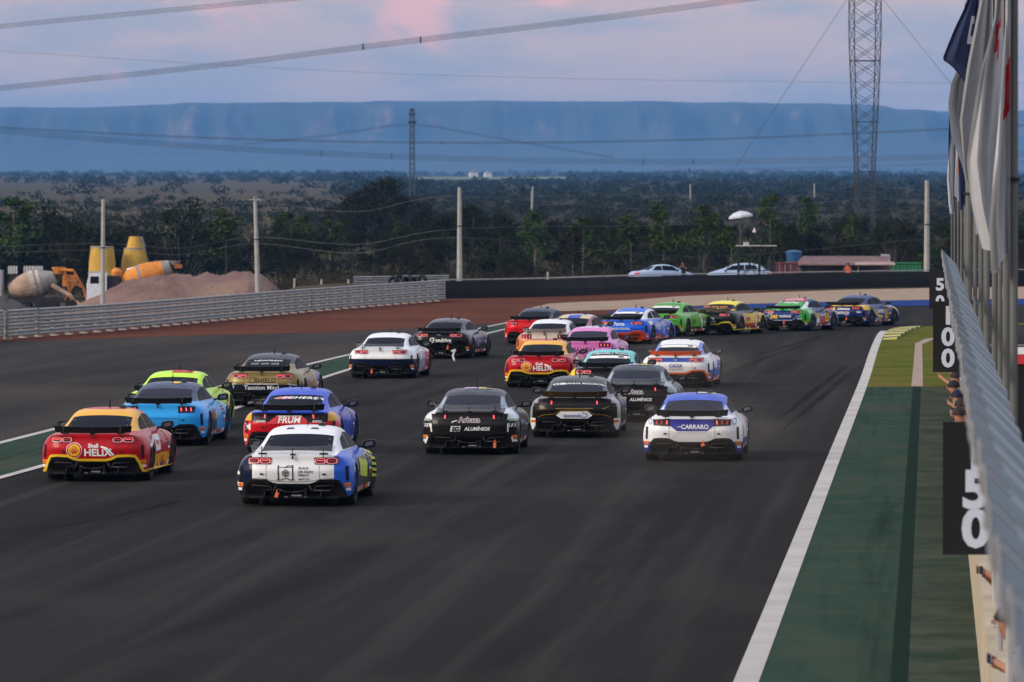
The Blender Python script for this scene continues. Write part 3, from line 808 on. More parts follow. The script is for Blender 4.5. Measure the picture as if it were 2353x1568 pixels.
GAPS = [('rear', [(-0.45, 0.70), (-0.455, 0.47)], 0.006, 0.005), ('rear', [(0.45, 0.70), (0.455, 0.47)], 0.006, 0.005), ('rear', [(-0.56, 0.555), (-0.50, 0.55)], 0.03, 0.012), ('rear', [(0.56, 0.555), (0.50, 0.55)], 0.03, 0.012),
        ('right', [(0.86, 0.86), (0.80, 0.62), (0.84, 0.30)], 0.010, 0.005), ('right', [(2.14, 0.86), (2.16, 0.62), (2.10, 0.30)], 0.010, 0.005)]
def round_ring(b, sg, cx, cz, w, h, m_ring, m_in):
    SK.disc(b, 'rear', cx, cz, w / 2, h / 2, 0.018, m_in, 24, 0.0, 3.4)
def g_cam_bezel(b, sg):
    SK.quad(b, 'rear', [(sg * 0.755, 0.715), (sg * 0.375, 0.715), (sg * 0.36, 0.835), (sg * 0.77, 0.835)], 10, 4, 0.012)
def g_cam_ring(b, sg, cx):
    SK.disc(b, 'rear', sg * cx, 0.775, 0.092, 0.052, 0.022, 0, 24, 0.76, 3.4)
def g_cam_glow(b, sg, cx):
    SK.quad(b, 'rear', [(sg * (cx + 0.055), 0.778), (sg * (cx - 0.055), 0.778), (sg * (cx - 0.05), 0.795), (sg * (cx + 0.05), 0.795)], 3, 1, 0.024)
def g_mus_bezel(b, sg):
    SK.quad(b, 'rear', [(sg * 0.76, 0.715), (sg * 0.43, 0.70), (sg * 0.43, 0.85), (sg * 0.775, 0.835)], 10, 4, 0.012)
def g_mus_panel(b):
    SK.quad(b, 'rear', [(-0.43, 0.70), (0.43, 0.70), (0.43, 0.85), (-0.43, 0.85)], 12, 4, 0.010)
def g_mus_bar(b, sg, cx, w=0.026):
    SK.quad(b, 'rear', [(sg * (cx + w / 2) , 0.735), (sg * (cx - w / 2), 0.735), (sg * (cx - w / 2 - 0.008), 0.815), (sg * (cx + w / 2 - 0.008), 0.815)], 1, 3, 0.021)
def g_stickers(b, sd):
    # tyre maker's orange sticker and small badges on the bumper corner
    sg = 1 if sd == 'right' else -1
    SK.quad(b, 'rear', [(sg * 0.955, 0.335), (sg * 0.86, 0.335), (sg * 0.85, 0.40), (sg * 0.955, 0.40)], 4, 2, 0.010, 0)
    SK.quad(b, 'rear', [(sg * 0.952, 0.268), (sg * 0.885, 0.268), (sg * 0.88, 0.315), (sg * 0.952, 0.315)], 3, 2, 0.010, 1)
    SK.text(b, 'rear', 'PIRELLI', sg * 0.905, 0.367, 0.028, 0.02, 0, 1, 0.75, 0.014, 2)
SKIRT = []
for k in range(7): SKIRT.append((0.52 + k * 0.265, 0.195, 0.20, 0.08, [0, 1, 2, 3, 1, 4, 0][k]))
for k in range(6): SKIRT.append((2.18, 0.42 + k * 0.075, 0.16, 0.045, [1, 0, 3, 1, 4, 2][k]))
SKM = [M_WHITEP, M_REDP, M_YELP, M_BLUEP, M_ORNG]
def livery(name, base, zones, rough=0.42, metal=0.0):
    """Paint: base colour with zones cut by planes in the car's own space."""
    k = NT(name); o = k.obj()
    ab = k.n('ShaderNodeVectorMath', operation='ABSOLUTE'); k.l(o, ab.inputs[0])
    col = base
    for colour, conds in zones:
        msk = None
        for (ax, a, b_, c_, d) in conds:
            dt = k.n('ShaderNodeVectorMath', operation='DOT_PRODUCT')
            # |x| is used for mirrored zones; y and z stay signed
            if ax:
                cb = k.n('ShaderNodeCombineXYZ'); s1 = k.n('ShaderNodeSeparateXYZ'); s2 = k.n('ShaderNodeSeparateXYZ')
                k.l(ab.outputs[0], s1.inputs[0]); k.l(o, s2.inputs[0]); k.l(s1.outputs[0], cb.inputs[0]); k.l(s2.outputs[1], cb.inputs[1]); k.l(s2.outputs[2], cb.inputs[2])
                k.l(cb.outputs[0], dt.inputs[0])
            else: k.l(o, dt.inputs[0])
            dt.inputs[1].default_value = (a, b_, c_)
            g = k.math('GREATER_THAN', dt.outputs['Value'], d)
            msk = g if msk is None else k.math('MULTIPLY', msk, g)
        col = k.mix(msk, col, colour)
    if isinstance(col, tuple): col = k.mix(0.0, col, col)
    # rubber dust and smears from the race: an uneven grey brown film
    dust = k.rng(k.noise(5.0, 6, (1, 1, 1.6), o, 0.65), 0.5, 0.85, 0.0, 0.12)
    col = k.mix(dust, col, (0.11, 0.095, 0.085))
    k.color(col)
    k.l(k.rng(k.noise(7, 4, (1, 1, 1), o), 0.3, 0.7, rough - 0.08, rough + 0.12), k.b.inputs['Roughness'])
    k.set(Metallic=metal, Coat_Weight=0.45, Coat_Roughness=0.05, Coat_IOR=1.33); k.b.inputs['Specular IOR Level'].default_value = 0.12
    return k.m
def gt(ax, a, b_, c_, d): return (ax, a, b_, c_, d)
Zg = lambda v: gt(0, 0, 0, 1, v); Zl = lambda v: gt(0, 0, 0, -1, -v)
Yg = lambda v: gt(0, 0, 1, 0, v); Yl = lambda v: gt(0, 0, -1, 0, -v)
Xg = lambda v: gt(0, 1, 0, 0, v); Xl = lambda v: gt(0, -1, 0, 0, -v)
Ag = lambda v: gt(1, 1, 0, 0, v); Al = lambda v: gt(1, -1, 0, 0, -v)

def part(name, me, parent, m=None, label=None):
    o = link(name, me, parent)
    if m is not None:
        o.material_slots[0].link = 'OBJECT'; o.material_slots[0].material = m
    if label: o['label'] = label
    return o

CAR_GROUP = 'race cars bunched up into the bend'
def race_car(px, yaw, model, label, paint, spoiler=M_BLK, window=M_WIN, trim=None, diffuser=M_CARB, panel=None, banner=None, strap=None, decals=(), lamps=1.0, rods=True, skirt=True, roofbits=True, fastback=True):
    root = empty('race_car', P(*px), -radians(yaw), label, 'race car', CAR_GROUP)
    body = part('body', GT_MESH, root, paint)
    for i_, g_ in enumerate(GAPS): part('panel_gap' if g_[2] < 0.02 else 'bonnet_pin', cached('gap%d' % i_, lambda: me_of(M_BLACKP, False, lambda b: SK.band(b, g_[0], g_[1], g_[2], g_[3]))), body)
    part('wheel_well', cached('well', lambda: me_of(M_WELL, False, g_well)), root)
    part('rear_window', cached('rw', lambda: m_window('top', [(-0.60, -0.385), (0.60, -0.385), (0.545, 0.42), (-0.545, 0.42)], M_WIN)), root, window)
    rw = root.children[-1] if False else None
    part('windshield', cached('ws', lambda: m_window('top', [(-0.54, 1.72), (0.54, 1.72), (0.62, 2.40), (-0.62, 2.40)], M_SIDEW)), root)
    for sd in ('right', 'left'):
        part('quarter_window', cached('q' + sd, lambda: m_window(sd, [(0.08, 0.925), (0.86, 0.925), (0.86, 1.17), (0.50, 1.10)], M_SIDEW, 8, 6)), root)
        part('door_window', cached('d' + sd, lambda: m_window(sd, [(0.95, 0.925), (2.16, 0.915), (1.74, 1.16), (0.95, 1.19)], M_SIDEW, 8, 6)), root)
    for x_, y_ in ((-0.50, 0.14), (0.50, 0.14), (-0.52, -0.16), (0.52, -0.16)): part('window_clip', cached('clip%.2f%.2f' % (x_, y_), lambda: me_of(M_BLACKP, False, lambda b: SK.quad(b, 'top', [(x_ - 0.022, y_), (x_ + 0.022, y_), (x_ + 0.022, y_ + 0.11), (x_ - 0.022, y_ + 0.11)], 1, 2, 0.012))), root)
    for wy, wz in WHEELS:
        for sg in (-1, 1):
            w = empty('wheel', (sg * 0.825, wy, 0.335)); w.parent = root
            part('tyre', cached('tyre', lambda: me_of(M_RUB, True, g_tyre)), w)
            part('rim', cached('rim%d' % sg, lambda: me_of(M_RIM, False, lambda b: g_rim(b, 0.225, sg))), w)
    for sg in (-1, 1):
        mr = part('wing_mirror', cached('mir%d' % sg, lambda: autosmooth(me_of(M_BLK, True, lambda b: g_mirror(b, sg)))), root)
        part('mirror_glass', cached('mg%d' % sg, lambda: me_of(mat('mirror_glass', (0.22, 0.24, 0.27), 0.2, metal=1.0), False, lambda b: g_mirror_glass(b, sg))), mr)
        part('side_vent', cached('vent%d' % sg, lambda: me_of(M_WELL, False, lambda b: g_vent(b, sg))), root)
        part('bumper_stickers', cached('stk%d' % sg, lambda: me_of([M_ORNG, M_WHITEP, M_REDP], False, lambda b: g_stickers(b, 'right' if sg > 0 else 'left'))), root)
        # tail lamps
        if model == 'C':
            bz = part('taillight', cached('cb%d' % sg, lambda: me_of(M_LENS, False, lambda b: g_cam_bezel(b, sg))), root)
            for i_, cx in enumerate((0.655, 0.465)):
                part('lamp_ring', cached('cr%d%d' % (sg, i_), lambda: me_of(M_RING, False, lambda b: g_cam_ring(b, sg, cx))), bz)
                part('lamp_bar', cached('cg%d%d' % (sg, i_), lambda: me_of(M_GLOW, False, lambda b: g_cam_glow(b, sg, cx))), bz, M_GLOW if (i_ == 1) == (lamps > 0.5) else M_GLOW2)
        else:
            bz = part('taillight', cached('mb%d' % sg, lambda: me_of(M_BLK, False, lambda b: g_mus_bezel(b, sg))), root)
            for i_, cx in enumerate((0.50, 0.60, 0.695)):
                mm = M_GLOW if i_ == 0 or lamps > 1.5 else (M_GLOW2 if lamps > 0.6 else M_LENS)
                part('lamp_bar', cached('mbar%d%d' % (sg, i_), lambda: me_of(M_GLOW, False, lambda b: g_mus_bar(b, sg, cx))), bz, mm)
    if panel is not None: part('tail_panel', cached('mpan', lambda: me_of(M_BLK, True, g_mus_panel)), root, panel)
    df = part('diffuser', cached('diff', lambda: autosmooth(me_of(M_CARB, True, g_diffuser), 45)), root, diffuser)
    part('diffuser_strakes', cached('dtrim', lambda: me_of(M_CARB, True, g_diffuser_trim)), df)
    part('tow_hook', cached('tow', lambda: me_of(M_MET, False, g_tow)), df)
    if trim is not None:
        part('bumper_trim', cached('trim', lambda: me_of(M_YELP, False, lambda b: SK.band(b, 'rear', [(-0.965, 0.19), (-0.895, 0.21), (-0.84, 0.36), (-0.775, 0.475), (-0.66, 0.49), (-0.46, 0.484), (-0.34, 0.43), (-0.25, 0.412), (0.25, 0.412), (0.34, 0.43), (0.46, 0.484), (0.66, 0.49), (0.775, 0.475), (0.84, 0.36), (0.895, 0.21), (0.965, 0.19)], 0.045, 0.026))), root, trim)
    sp = part('spoiler', cached('spo', lambda: me_of(M_BLK, False, g_spoiler)), root, spoiler)
    for x_ in (-0.52, 0.0, 0.52): part('spoiler_stay', cached('rod%.1f' % x_, lambda: me_of(M_BLK, False, lambda b: g_stay(b, x_))), sp)
    if banner is not None:
        part('window_banner', cached('ban', lambda: me_of(M_WHITEP, False, lambda b: SK.quad(b, 'top', [(-0.55, 0.16), (0.55, 0.16), (0.53, 0.37), (-0.53, 0.37)], 10, 2, 0.011))), root, banner)
        part('banner_print', cached('banp', lambda: me_of(M_BLACKP, False, lambda b: SK.quad(b, 'top', [(0.24, 0.21), (0.38, 0.21), (0.38, 0.32), (0.24, 0.32)], 2, 2, 0.015))), root)
    if strap is not None:
        x, z, l, rr = strap
        b = MB(); b.box((x, -0.985, z), (0.055, 0.03, l), rot=Matrix.Rotation(rr, 3, 'Y')); b.tube([(x, -0.96, z + l * 0.5), (x, -0.93, z + l * 0.5 + 0.05)], 0.012, 5)
        b.build('tow_strap', M_STRAP, root)
    if roofbits:
        part('roof_aerial', cached('rb', lambda: me_of(M_BLK, False, g_roofbits)), root)
        part('roof_vent', cached('rh', lambda: me_of(M_BLK, False, g_hatch)), root)
    if skirt:
        for i_, (y_, z_, w_, h_, m_) in enumerate(SKIRT): part('sponsor_sticker', cached('sk%d' % i_, lambda: me_of(SKM[m_], False, lambda b: SK.quad(b, 'right', [(y_, z_), (y_ + w_, z_), (y_ + w_, z_ + h_), (y_, z_ + h_)], 3, 1, 0.010))), root)
    for d in decals:
        b = MB(); nm = d[0]; mats = d[1]; d[2](b); b.build(nm, mats, root)
    return root
def T(mode, body, u, v, size, m=M_WHITEP, bold=0.02, shear=0.0, spacing=1.0, stretch=1.0, name='lettering', off=0.010, rot=0.0):
    return (name, m, lambda b: SK.text(b, mode, body, u, v, size, bold, shear, spacing, stretch, off, 0, rot))
def Bd(mode, pts, w, m, name='paint_stripe', off=0.008, n=4): return (name, m, lambda b: SK.band(b, mode, pts, w, off, 0, n))
def Qd(mode, c4, m, name='sticker', nu=5, nv=3, off=0.008): return (name, m, lambda b: SK.quad(b, mode, c4, nu, nv, off))
def Dd(mode, u, v, ru, rv, m, name='badge', off=0.010, inner=0.0, p=2.0, n=20): return (name, m, lambda b: SK.disc(b, mode, u, v, ru, rv, off, 0, n, inner, p))
def star(mode, u, v, r, m=M_WHITEP):
    pts = [(u + (r if k % 2 == 0 else r * 0.42) * sin(pi * k / 5), v + (r if k % 2 == 0 else r * 0.42) * cos(pi * k / 5)) for k in range(10)]
    return ('star', m, lambda b: SK.poly(b, mode, pts, 0.011))
def scallop(u, v, r):
    """Yellow shell with red rays on a red ground with a pale rim."""
    def shell(k, off, m):
        pts = []
        for i in range(29):
            a = radians(-52 + 284 * i / 28); w = 1.0 + (0.045 * abs(sin(3.5 * (a - radians(-52)))) if k < 1 else 0.02)
            rr = r * k * w; pts.append((u + rr * cos(a) * 1.02, v + rr * sin(a) * 0.95))
        pts += [(u - r * k * 0.46, v - r * k * 0.98), (u + r * k * 0.46, v - r * k * 0.98)]
        return lambda b: SK.poly(b, 'rear', pts, off, m)
    out = [('shell_rim', M_WHITEP, shell(1.14, 0.009, 0)), ('shell_ground', M_REDP, shell(1.05, 0.012, 0)), ('shell_emblem', M_YELP, shell(0.84, 0.015, 0))]
    def rays(b):
        for i in range(-3, 4):
            a = pi / 2 + i * radians(23)
            SK.band(b, 'rear', [(u + 0.20 * r * cos(a), v - 0.62 * r + 0.2 * r * sin(a)), (u + 0.74 * r * cos(a), v - 0.30 * r + 0.98 * r * sin(a))], 0.011, 0.018, 0, 3)
    out.append(('shell_rays', M_REDP, rays))
    return out
# --- the 24 cars
X = hexc
WHT = (0.78, 0.79, 0.80); BLK = (0.012, 0.012, 0.013)
def pm(n, c_, **k): return mat(n, c_, 0.45, **k)
ROOF = [Zg(0.925), Yg(-0.42)]
TAIL = [Yl(-0.62), Zg(0.0)]
REDS = X('b0101c')
def shell_car(px, yaw, label):
    dec = scallop(-0.335, 0.585, 0.125)
    dec += [T('rear', 'Shell', 0.02, 0.665, 0.072, bold=0.03), T('rear', 'HELIX', 0.10, 0.545, 0.125, bold=0.045, stretch=1.05), Bd('rear', [(0.16, 0.648), (0.28, 0.615), (0.40, 0.49)], 0.03, M_WHITEP),
            Qd('right', [(0.66, 0.50), (1.42, 0.50), (1.46, 0.80), (0.62, 0.80)], M_WHITEP), T('right', 'V-Power', 1.05, 0.66, 0.10, M_REDP, bold=0.03, off=0.014), Qd('right', [(-0.42, 0.66), (0.46, 0.80), (0.38, 0.72), (-0.20, 0.60)], M_WHITEP), T('right', 'Shell', 1.55, 0.34, 0.12, M_REDP, bold=0.03)]
    pt = livery('shell_red_paint', REDS, [(X('e8a900'), [Zg(0.915), Yl(1.05), Yg(-0.40)]), (REDS, [Zg(1.275), Yg(0.80), Al(0.42)]), (X('e8a900'), [Zl(0.44), Yg(0.46), Yl(2.3), Ag(0.8)])])
    return race_car(px, yaw, 'C', label, pt, trim=M_YELP, decals=dec, lamps=0.0)
c1_ = shell_car((230, 1102), 4.4, 'red and yellow car with shell emblem at the near left of the pack')
race_car((378, 1021), 4.8, 'M', 'light blue race car with a dark navy roof and lit three bar tail lamps',
    livery('sky_blue_paint', X('2f9fe4'), [(X('13294f'), ROOF), (X('1a2b50'), [Yg(0.15), Yl(1.4), Ag(0.8), Zl(0.72)])]), lamps=2, window=M_WIN2,
    decals=[('lip_line', M_BLUEP, lambda b: SK.band(b, 'rear', [(-0.42, 0.585), (0.42, 0.585)], 0.008, 0.006)), T('right', 'ROB', 1.2, 0.58, 0.16, M_YELP), Dd('top', 0.14, 0.9, 0.09, 0.12, M_YELP)])
race_car((394, 987), 5.2, 'C', 'lime yellow race car half hidden behind the light blue one',
    livery('lime_paint', X('c4f000'), []), decals=[('roof_patch', M_REDP, lambda b: SK.quad(b, 'top', [(-0.12, 0.80), (0.36, 0.80), (0.34, 1.25), (-0.10, 1.25)], 6, 4, 0.008)), Qd('right', [(2.2, 0.45), (2.5, 0.45), (2.45, 0.75), (2.2, 0.72)], M_YELP)])
GOLD = X('8c7a4a')
race_car((614, 932), 6.2, 'C', 'gold and navy race car lettered Shield and Taxation Mind',
    livery('gold_paint', GOLD, [(X('1b2440'), [Zl(0.555), Yl(-0.2)]), (X('20242a'), [Zg(1.05), Yg(0.2)]), (X('1d3c8c'), [Yg(2.3)]), (X('c9c9c9'), [Yg(2.05), Yl(2.3)])], metal=0.35), 
    decals=[T('rear', 'SHIELD', 0.10, 0.665, 0.105, M_BLACKP, bold=0.02, spacing=1.1), Bd('rear', [(-0.30, 0.73), (-0.30, 0.64), (-0.235, 0.585), (-0.17, 0.64), (-0.17, 0.73), (-0.30, 0.73)], 0.016, M_BLACKP), T('rear', 'Taxation Mind', 0.0, 0.488, 0.105, bold=0.02, name='lettering'),
            Bd('rear', [(-0.90, 0.53), (-0.70, 0.575), (0.70, 0.575), (0.90, 0.53)], 0.018, M_WHITEP), T('top', 'NEWPRINT', 0.0, 0.26, 0.10, bold=0.03), T('rear', 'HAWK   HAWK   HAWK', 0.0, 0.945, 0.045, M_GREYP, bold=0.03, off=0.13), T('rear', 'Y', -0.72, 0.50, 0.06), T('rear', 'Y', 0.72, 0.50, 0.06)])
race_car((677, 1040), 4.6, 'M', 'blue roofed race car with red tail lettered Scherer and Frum',
    livery('royal_blue_paint', X('1c46c4'), [(X('c41420'), [Zl(0.69), Yl(-0.55)]), (X('0c0d14'), [Zg(0.665), Zl(0.845), Yl(-0.6), Al(0.78)]), (X('d84a5a'), [Ag(0.90), Yl(-0.3), Zl(0.72)]), (X('d9a514'), [Zg(0.69), Zl(0.86), Yl(-0.35), Ag(0.79)])]), lamps=0.0,
    decals=[T('top', 'SCHERER', 0.15, 0.22, 0.13, bold=0.05, shear=0.2, spacing=1.15), Qd('top', [(-0.40, 0.14), (-0.14, 0.14), (-0.10, 0.30), (-0.36, 0.30)], M_REDP), Bd('top', [(-0.44, 0.19), (-0.20, 0.22), (-0.02, 0.17)], 0.035, M_WHITEP, off=0.014),
            ('red_panel', M_REDP, lambda b: SK.quad(b, 'rear', [(-0.46, 0.62), (0.46, 0.62), (0.26, 0.79), (-0.26, 0.79)], 8, 3, 0.016)), T('rear', 'FRUM', 0.0, 0.705, 0.125, bold=0.04, shear=0.15, off=0.022), Bd('rear', [(-0.24, 0.785), (0.26, 0.785)], 0.014, M_WHITEP, off=0.022),
            T('rear', 'AXXO', -0.57, 0.672, 0.045, bold=0.03, off=0.02), T('rear', 'AXXO', 0.57, 0.672, 0.045, bold=0.03, off=0.02), T('rear', 'M', -0.86, 0.56, 0.12, bold=0.05), Dd('right', 0.30, 0.76, 0.09, 0.07, M_REDP), T('right', 'Gaby', 0.62, 0.76, 0.10, M_REDP)])
BB = X('2a63cf')
bdp = [T('rear', 'BUILD', 0.185, 0.652, 0.036, M_BLACKP, bold=0.025, stretch=1.15), T('rear', 'DE SIGN', 0.215, 0.595, 0.040, M_BLACKP, bold=0.025, stretch=1.15), T('rear', 'PRINT', 0.185, 0.535, 0.040, M_BLACKP, bold=0.02, stretch=1.15), T('rear', '@BDP_3D', 0.185, 0.470, 0.026, M_BLACKP, bold=0.03, stretch=1.1),
       Bd('rear', [(-0.245, 0.452), (-0.245, 0.70)], 0.020, M_BLACKP), Bd('rear', [(0.0, 0.452), (0.0, 0.70)], 0.020, M_BLACKP), Bd('rear', [(-0.25, 0.665), (0.0, 0.665)], 0.010, M_BLACKP), Bd('rear', [(-0.125, 0.655), (-0.09, 0.69), (0.0, 0.69)], 0.012, M_BLACKP),
       Bd('rear', [(-0.28, 0.455), (-0.18, 0.455), (-0.17, 0.475), (-0.075, 0.475), (-0.065, 0.455), (0.03, 0.455)], 0.014, M_BLACKP)]
def cube_logo(cx, cz, r):
    hx = [(cx + r * sin(pi * k / 3) * 0.95, cz + r * cos(pi * k / 3)) for k in range(6)]
    out = [Bd('rear', hx + hx[:1], 0.010, M_BLACKP, 'cube_logo', 0.010)]
    for k in (0.66, 0.36):
        hh = [(cx + r * k * sin(pi * q / 3) * 0.95, cz + r * k * cos(pi * q / 3)) for q in range(6)]
        out.append(Bd('rear', hh + hh[:1], 0.008, M_BLACKP, 'cube_logo', 0.010))
    for q in (1, 3, 5): out.append(Bd('rear', [(cx, cz), hx[q]], 0.008, M_BLACKP, 'cube_logo', 0.010))
    return out
bdp += cube_logo(-0.123, 0.565, 0.062)
bdp += [star('right', -0.42, 0.62, 0.07), star('right', 0.42, 0.50, 0.05), star('rear', -0.945, 0.56, 0.045), star('rear', -0.955, 0.38, 0.05)]
for k in range(5): bdp.append(Qd('right', [(2.45, 0.36 + 0.1 * k), (3.15, 0.32 + 0.1 * k), (3.15, 0.37 + 0.1 * k), (2.45, 0.41 + 0.1 * k)], pm('lime_print', X('b9cf2a'))))
bdp += [Qd('right', [(0.9, 0.45), (1.9, 0.38), (2.0, 0.66), (1.1, 0.74)], pm('lime_print', X('b9cf2a')), 'door_flash'), ('bumper_gap', M_BLACKP, lambda b: SK.band(b, 'rear', [(-0.72, 0.475), (-0.55, 0.485), (-0.36, 0.445), (-0.2, 0.425), (0.2, 0.425), (0.36, 0.445), (0.55, 0.485), (0.72, 0.475)], 0.006, 0.008))]
race_car((688, 1158), 4.6, 'C', 'white and blue race car lettered Build Design Print nearest the camera',
    livery('white_and_blue_paint', BB, [(X('0e1836'), [Xl(-0.69), Yl(0.4)]), (WHT, [Zg(0.915), Yg(-0.50)]), (WHT, [Al(0.695), Yl(-0.55)]), (WHT, [Zg(0.86), Yl(0.0), Al(0.72)]), (X('1c2a22'), [Yg(0.62), Ag(0.80), Zl(0.76)]), (X('0d3d3a'), [Yg(2.35), Zl(0.78)]), (X('9fb8e8'), [Yg(2.0), Zg(0.78)])]), spoiler=M_CLEAR, lamps=1, strap=(-0.27, 0.20, 0.085, 0.3), decals=bdp + [Qd('top', [(-0.32, 0.72), (-0.16, 0.72), (-0.20, 0.82), (-0.28, 0.82)], M_BLACKP), Qd('top', [(0.10, 0.72), (0.26, 0.72), (0.22, 0.82), (0.14, 0.82)], M_BLACKP)])
race_car((884, 868), 6.6, 'C', 'white race car with navy bumper and red front wing',
    livery('white_navy_paint', WHT, [(X('121a38'), [Zl(0.575), Yl(0.5)]), (X('c61f35'), [Yg(1.9), Zl(0.72)]), (X('8f98b0'), [Yg(0.5), Yl(1.9), Zl(0.74)]), (X('c61f35'), [gt(0, 0, 1, 1, 0.55), Yl(0.35), Zl(0.72), Ag(0.85)])]), spoiler=M_CLEAR, lamps=1, strap=(-0.25, 0.20, 0.10, 0.0),
    decals=[T('right', 'CBR', 1.1, 0.62, 0.2, bold=0.03)])
ondr = [T('rear', 'ondrive', 0.15, 0.615, 0.115, bold=0.035, stretch=1.05), Bd('rear', [(-0.17, 0.66), (-0.22, 0.685), (-0.285, 0.665), (-0.295, 0.61), (-0.24, 0.585), (-0.185, 0.60), (-0.175, 0.645), (-0.155, 0.69), (-0.18, 0.55), (-0.24, 0.53)], 0.022, M_WHITEP), T('rear', 'AUTO', 0.38, 0.525, 0.03, M_GREYP), Dd('rear', 0, 0.79, 0.08, 0.02, M_MET)]
race_car((1021, 823), 10.2, 'C', 'black race car lettered ondrive at the back left by the soil verge',
    livery('gloss_black_paint', X('0d0f12'), [(X('3d5c9c'), [Yg(0.9), Yl(1.6), Zl(0.8), Ag(0.8)]), (X('2a2d33'), [Yg(0.3), Zl(0.85), Ag(0.8)])], rough=0.25), strap=(0.30, 0.36, 0.10, 0.35), decals=ondr)
def arbaza(px, yaw, label, extra, near=True):
    o = [T('rear', 'Arbaza', 0.0, 0.715, 0.105, pm('pink_edge', X('c06070')), bold=0.11, off=0.012), T('rear', 'Arbaza', 0.0, 0.715, 0.105, M_WHITEP, bold=0.08, off=0.015), T('rear', 'Arbaza', 0.0, 0.715, 0.105, pm('navy_print', X('10182c')), bold=0.012, off=0.018),
         Bd('rear', [(-0.36, 0.655), (-0.33, 0.68), (-0.24, 0.70)], 0.018, M_WHITEP),
         T('rear', 'ALUMÍNIOS', 0.155, 0.535, 0.068, bold=0.055, shear=0.2), Qd('rear', [(-0.40, 0.475), (-0.20, 0.475), (-0.175, 0.59), (-0.375, 0.59)], M_WHITEP), T('rear', 'SG', -0.288, 0.532, 0.085, M_BLACKP, bold=0.07, shear=0.2, off=0.016),
         T('rear', 'RIFO', -0.845, 0.60, 0.075, bold=0.02, stretch=0.7), T('rear', 'LAR', 0.865, 0.61, 0.075, bold=0.02, stretch=0.7), Bd('rear', [(-0.80, 0.64), (-0.775, 0.47)], 0.03, M_WHITEP), Bd('rear', [(0.78, 0.64), (0.775, 0.47)], 0.03, M_WHITEP), Bd('rear', [(-0.90, 0.235), (-0.85, 0.37)], 0.035, M_WHITEP, off=0.03), Bd('rear', [(0.87, 0.27), (0.84, 0.37)], 0.03, M_WHITEP, off=0.03),
         Qd('right', [(2.55, 0.50), (3.1, 0.50), (3.1, 0.74), (2.5, 0.76)], pm('green_print', X('2f8a3c'))), Qd('top', [(-0.24, 0.95), (0.02, 0.95), (0.02, 1.25), (-0.24, 1.25)], pm('lilac_print', X('b9a5c8'))), Qd('top', [(0.05, 0.95), (0.32, 0.95), (0.32, 1.25), (0.05, 1.25)], pm('pale_yellow_print', X('cfc070')))]
    pt = livery('black_white_paint' + ('' if near else '_grey'), BLK, [(X('131a26'), [Zg(0.93), Yg(-0.42)]), (X('9ba6ad') if not near else X('d6dde0'), [Ag(0.70), Zg(0.715), Yl(0.6), Zl(0.93)]), (X('8fa58c'), [Ag(0.80), Zg(0.69), Zl(0.735), Yl(0.2)]), (X('39424a'), [Yg(0.3), Zl(0.9), Ag(0.75)]), (X('8e9ba6'), [Zg(0.93), Ag(0.56), Yl(0.5)])])
    return race_car(px, yaw, 'M', label, pt, spoiler=M_CLEAR, window=M_WIN2, lamps=0.0, panel=M_BLK, decals=o, **extra)
arbaza((1086, 1041), 3.6, 'black race car with white shoulders lettered Arbaza and SG Aluminios in full view', dict(strap=(0.52, 0.20, 0.11, 0.1)))
arbaza((1462, 967), 4.4, 'black Arbaza race car partly hidden behind the white nosed blue one', {}, near=False)
M_GOLDL = pm('gold_line', X('8a6a1e'))
race_car((1325, 1003), 3.8, 'M', 'black race car with gold lines and a sperandio plate on its tail',
    livery('bronze_black_paint', X('15120d'), [(X('8b8c8c'), [Ag(0.915), Zg(0.40), Yl(-0.2)]), (WHT, [Ag(0.86), Zl(0.43), Yl(-0.3)]), (X('8d8f90'), [Ag(0.80), Zg(0.76), Zl(0.90), Yl(0.3)])], rough=0.3), lamps=0.0, panel=M_BLK, spoiler=mat('bronze_spoiler', X('3a2d14'), 0.45), window=M_WIN2,
    decals=[('name_plate', M_WHITEP, lambda b: SK.poly(b, 'rear', [(-0.40, 0.50), (-0.29, 0.585), (0.29, 0.585), (0.40, 0.50), (0.29, 0.43), (-0.29, 0.43)], 0.014)), T('rear', 'sperandio', -0.03, 0.505, 0.072, M_BLUEP, bold=0.02, off=0.03), Bd('rear', [(0.17, 0.565), (0.28, 0.535), (0.28, 0.475), (0.18, 0.455)], 0.016, M_BLUEP, off=0.03),
            Bd('rear', [(-0.76, 0.70), (-0.66, 0.645), (0.66, 0.645), (0.76, 0.70)], 0.014, M_GOLDL), Bd('rear', [(-0.80, 0.46), (-0.66, 0.51), (-0.45, 0.52), (-0.28, 0.61), (0.28, 0.61), (0.45, 0.52), (0.66, 0.51), (0.80, 0.46)], 0.012, M_GOLDL), T('top', 'CABANHA RIGOROSA', 0.10, 0.33, 0.105, bold=0.03, stretch=0.72), T('top', 'CB', -0.40, 0.33, 0.12, bold=0.05, stretch=1.3)])
BLU = X('2148bd')
